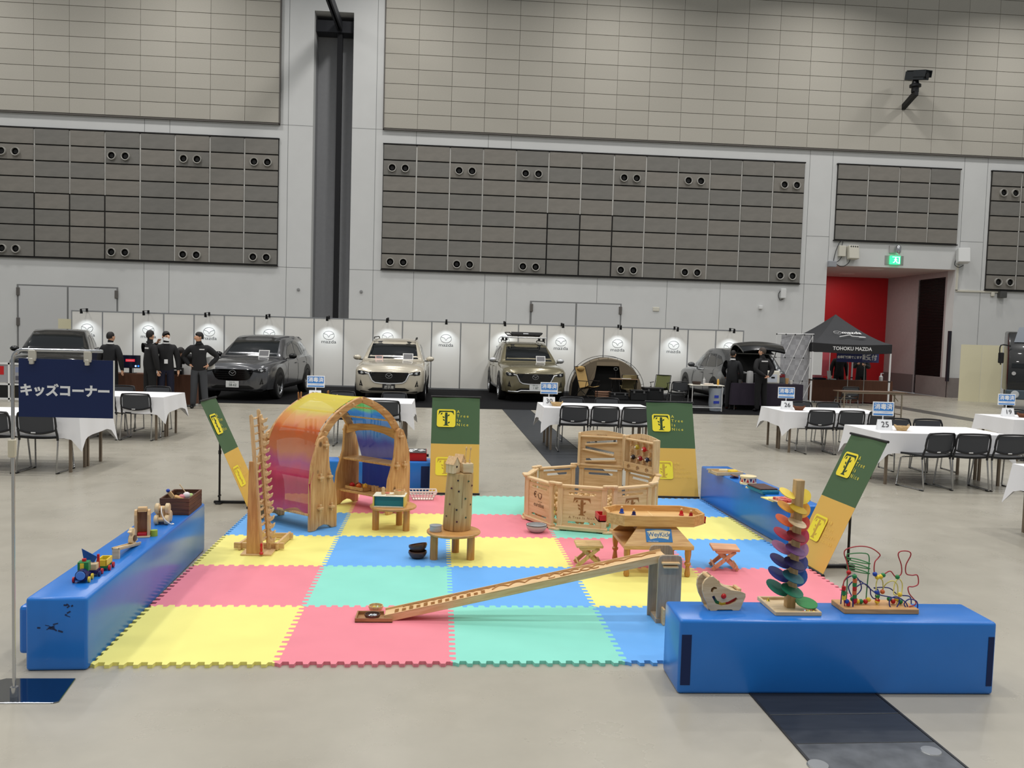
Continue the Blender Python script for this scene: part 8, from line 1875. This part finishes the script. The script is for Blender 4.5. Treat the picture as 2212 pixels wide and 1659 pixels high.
o = MB().ball((0, 0, 0), 0.026, 12, 8).obj('toy_ball', mat('ball_pink', S(216, 130, 140), 0.4), None, cc + Vector((0.02, -0.06, 0.115)), smooth=60); tag(o, 'pink toy ball lying in the crate', 'ball')
o = MB().ball((0, 0, 0), 0.026, 12, 8).obj('toy_ball', mat('ball_lime', S(170, 200, 120), 0.4), None, cc + Vector((0.075, -0.01, 0.115)), smooth=60); tag(o, 'lime green toy ball lying in the crate', 'ball')
o = MB().cyl((0, 0, 0), (-0.05, 0.0, 0.07), 0.004, n=8).ball((-0.05, 0, 0.07), 0.006, 8, 6).obj('drum_stick', pale_wood_z, None, cc + Vector((0.045, -0.02, 0.14)), smooth=60); tag(o, 'thin pale beater stick poking out of the crate', 'stick')

# ================================================================== toys on the block with the drum
RA = R(-86.9)
def rsp(x, y, z=BH): return (x, y, z)
t = thing('instrument_tray', 'shallow pale wooden tray of little instruments on the far block', 'tray', rsp(3.12, 9.30), R(8))
MB().box(-0.16, 0.16, -0.11, 0.11, 0, 0.008).obj('tray_floor', pale_wood, t)
for a in ((-0.16, 0.16, -0.11, -0.1), (-0.16, 0.16, 0.1, 0.11), (-0.16, -0.15, -0.1, 0.1), (0.15, 0.16, -0.1, 0.1)): MB().box(*a, 0.0, 0.04).obj('tray_side', pale_wood, t, bevel=0.002)
o = MB().box(-0.12, 0.12, -0.008, 0.008, 0, 0.012).obj('wood_stick', pale_wood, None, rsp(3.03, 9.33, BH + 0.042), R(4)); tag(o, 'long pale stick lying across the instrument tray', 'stick')
o = MB().box(-0.05, 0.05, -0.025, 0.025, 0, 0.02).obj('tone_block', mat('ivory', S(236, 226, 190), 0.4), None, rsp(3.10, 9.33, BH + 0.03), R(-10), bevel=0.004); tag(o, 'ivory tone block lying in the instrument tray', 'tone block')
o = MB().box(-0.05, 0.05, -0.03, 0.03, 0, 0.03).obj('tone_block', yel_p, None, rsp(3.2, 9.3, BH + 0.018), R(20), bevel=0.006); tag(o, 'yellow tone block lying in the instrument tray', 'tone block')
o = MB().lathe([(0, 0.0), (0.03, 0.0), (0.032, 0.012), (0, 0.018)], 14).obj('toy_egg', grn_p, None, rsp(3.14, 9.24, BH + 0.009), smooth=50); tag(o, 'green round shaker lying in the instrument tray', 'shaker')
cs = thing('castanet', 'navy and brown castanet lying open by the tray', 'castanet', rsp(3.13, 9.03), R(10))
MB().lathe([(0, 0), (0.045, 0), (0.048, 0.008), (0.04, 0.014), (0, 0.014)], 18).obj('lower_shell', navy_p, cs, smooth=40)
MB(Matrix.Translation((0, 0, 0.02)) @ Matrix.Rotation(R(14), 4, 'Y')).lathe([(0, 0), (0.044, 0), (0.046, 0.008), (0.038, 0.014), (0, 0.014)], 18).obj('upper_shell', wood('castanet_brown', S(140, 84, 56), S(110, 62, 40), 'x', 6), cs, smooth=40)
d_ = thing('toy_drum', 'round toy drum with red and navy triangles round its side', 'drum', rsp(3.165, 8.70))
MB().lathe([(0.082, 0.006), (0.082, 0.076)], 32).obj('drum_shell', mat('drum_cream', S(230, 210, 190), 0.5), d_, smooth=40)
MB().lathe([(0.0, 0.084), (0.08, 0.084), (0.086, 0.082), (0.086, 0.068), (0.083, 0.066)], 32, caps=False).obj('drum_head', mat('drum_skin', S(236, 216, 170), 0.5), d_, smooth=40)
MB().lathe([(0.083, 0.018), (0.086, 0.016), (0.086, 0.0), (0.0, 0.0)], 32, caps=False).obj('drum_hoop', mat('drum_skin', None), d_, smooth=40)
for k in range(16):
    a = 2 * PI * k / 16; up = k % 2
    ps = []
    for da, z in (((-0.17, 0.022), (0.17, 0.022), (0.0, 0.060)) if up else ((-0.17, 0.060), (0.17, 0.060), (0.0, 0.022))): ps.append((0.0828 * math.cos(a + da), 0.0828 * math.sin(a + da), z))
    MB().add(ps + [(p[0] * 1.012, p[1] * 1.012, p[2]) for p in ps], [(0, 1, 2), (5, 4, 3), (0, 3, 4, 1), (1, 4, 5, 2), (2, 5, 3, 0)]).obj('triangle_mark', red_p if up else navy_p, d_)
o = MB().cyl((0, 0, 0.008), (0.13, -0.16, 0.008), 0.005, n=8).ball((0, 0, 0.012), 0.012, 10, 6).obj('drum_beater', mat('ivory', None), None, rsp(3.07, 8.63), smooth=60); tag(o, 'white ball-ended beater lying before the drum', 'beater')
xy_ = thing('slit_drum', 'teal and brown slit drum lying on the far block', 'slit drum', rsp(3.16, 8.27), R(-84))
MB().box(-0.18, 0.18, -0.09, 0.09, 0, 0.035).obj('sound_box', mat('teal_gloss', S(22, 118, 150), 0.3), xy_, bevel=0.008, segs=2)
MB().box(-0.15, 0.14, -0.092, 0.092, 0.036, 0.05).obj('top_board', wood('slit_brown', S(92, 56, 48), S(66, 40, 36), 'x', 7), xy_, bevel=0.003)
o = MB().cyl((0, 0, 0.006), (0.10, -0.26, 0.006), 0.004, n=8).ball((0, 0, 0.01), 0.011, 10, 6).obj('slit_drum_beater', mat('ivory', None), None, rsp(3.05, 8.42), smooth=60); tag(o, 'white ball-ended beater lying before the slit drum', 'beater')
o = MB().cyl((0, 0, 0.006), (0.06, -0.2, 0.006), 0.004, n=8).ball((0, 0, 0.012), 0.012, 10, 6).obj('slit_drum_beater', walnut, None, rsp(3.29, 8.45), smooth=60); tag(o, 'brown ball-ended beater lying behind the slit drum', 'beater')
o = MB().box(-0.11, 0.11, -0.1, 0.1, 0, 0.008).obj('yellow_board', mat('board_yellow', S(240, 226, 140), 0.5), None, rsp(3.13, 7.83), R(-80)); tag(o, 'thin pale yellow board under the pink puzzle', 'board')
pz = thing('puzzle_tray', 'pale wooden tray filled with pink puzzle pieces', 'puzzle', rsp(3.16, 7.68, BH + 0.009), R(-78))
MB().box(-0.13, 0.13, -0.1, 0.1, 0, 0.01).obj('tray_board', pale_wood, pz, bevel=0.002)
rq = random.Random(21); pk_ = [mat('puzzle_pink', S(228, 120, 120), 0.4), mat('puzzle_coral', S(232, 150, 130), 0.4), mat('puzzle_red', S(206, 84, 80), 0.4)]
for i in range(5):
    for j in range(4): MB().ext(rrect(0.036, 0.034, 0.012), 'xy', 0.01, 0.03 + 0.006 * rq.random()).obj('puzzle_piece', pk_[rq.randrange(3)], pz, (-0.08 + i * 0.04, -0.06 + j * 0.04, 0), rq.uniform(-0.3, 0.3))
# red box on the block behind the arch
rbx = thing('red_box', 'red box with a black and white dial top behind the arch', 'box', (-0.365, 10.28, 0.35), R(2))
MB().box(-0.11, 0.11, -0.08, 0.08, 0, 0.095).obj('box_body', mat('box_red', S(180, 20, 26), 0.4), rbx, bevel=0.005)
MB().ext([(-0.085, 0.096), (0.085, 0.096), (0.085, 0.128)], 'yz', -0.11, 0.11).obj('sloping_top', mat('box_red', None), rbx)
cr2 = MB(); rq = random.Random(6)
tp = frame((0, 0, 0.113), (1, 0, 0), (0, 0.17, 0.032))
MBt = MB(tp).box(-0.105, 0.105, -0.08, 0.08, 0.0005, 0.002).obj('dial_plate', mat('dial_black', S(20, 20, 22), 0.4), rbx)
for k in range(12): MB(tp).boxc((rq.uniform(-0.09, 0.09), rq.uniform(-0.06, 0.06), 0.003), (rq.uniform(0.02, 0.05), 0.018, 0.002), (0, 0, rq.uniform(-0.4, 0.4))).obj('dial_mark', mat('dial_white', S(235, 235, 235), 0.5), rbx)
MB().cyl((0.11, 0, 0.06), (0.135, 0, 0.06), 0.018, n=12).obj('crank_knob', b_black, rbx, smooth=40)
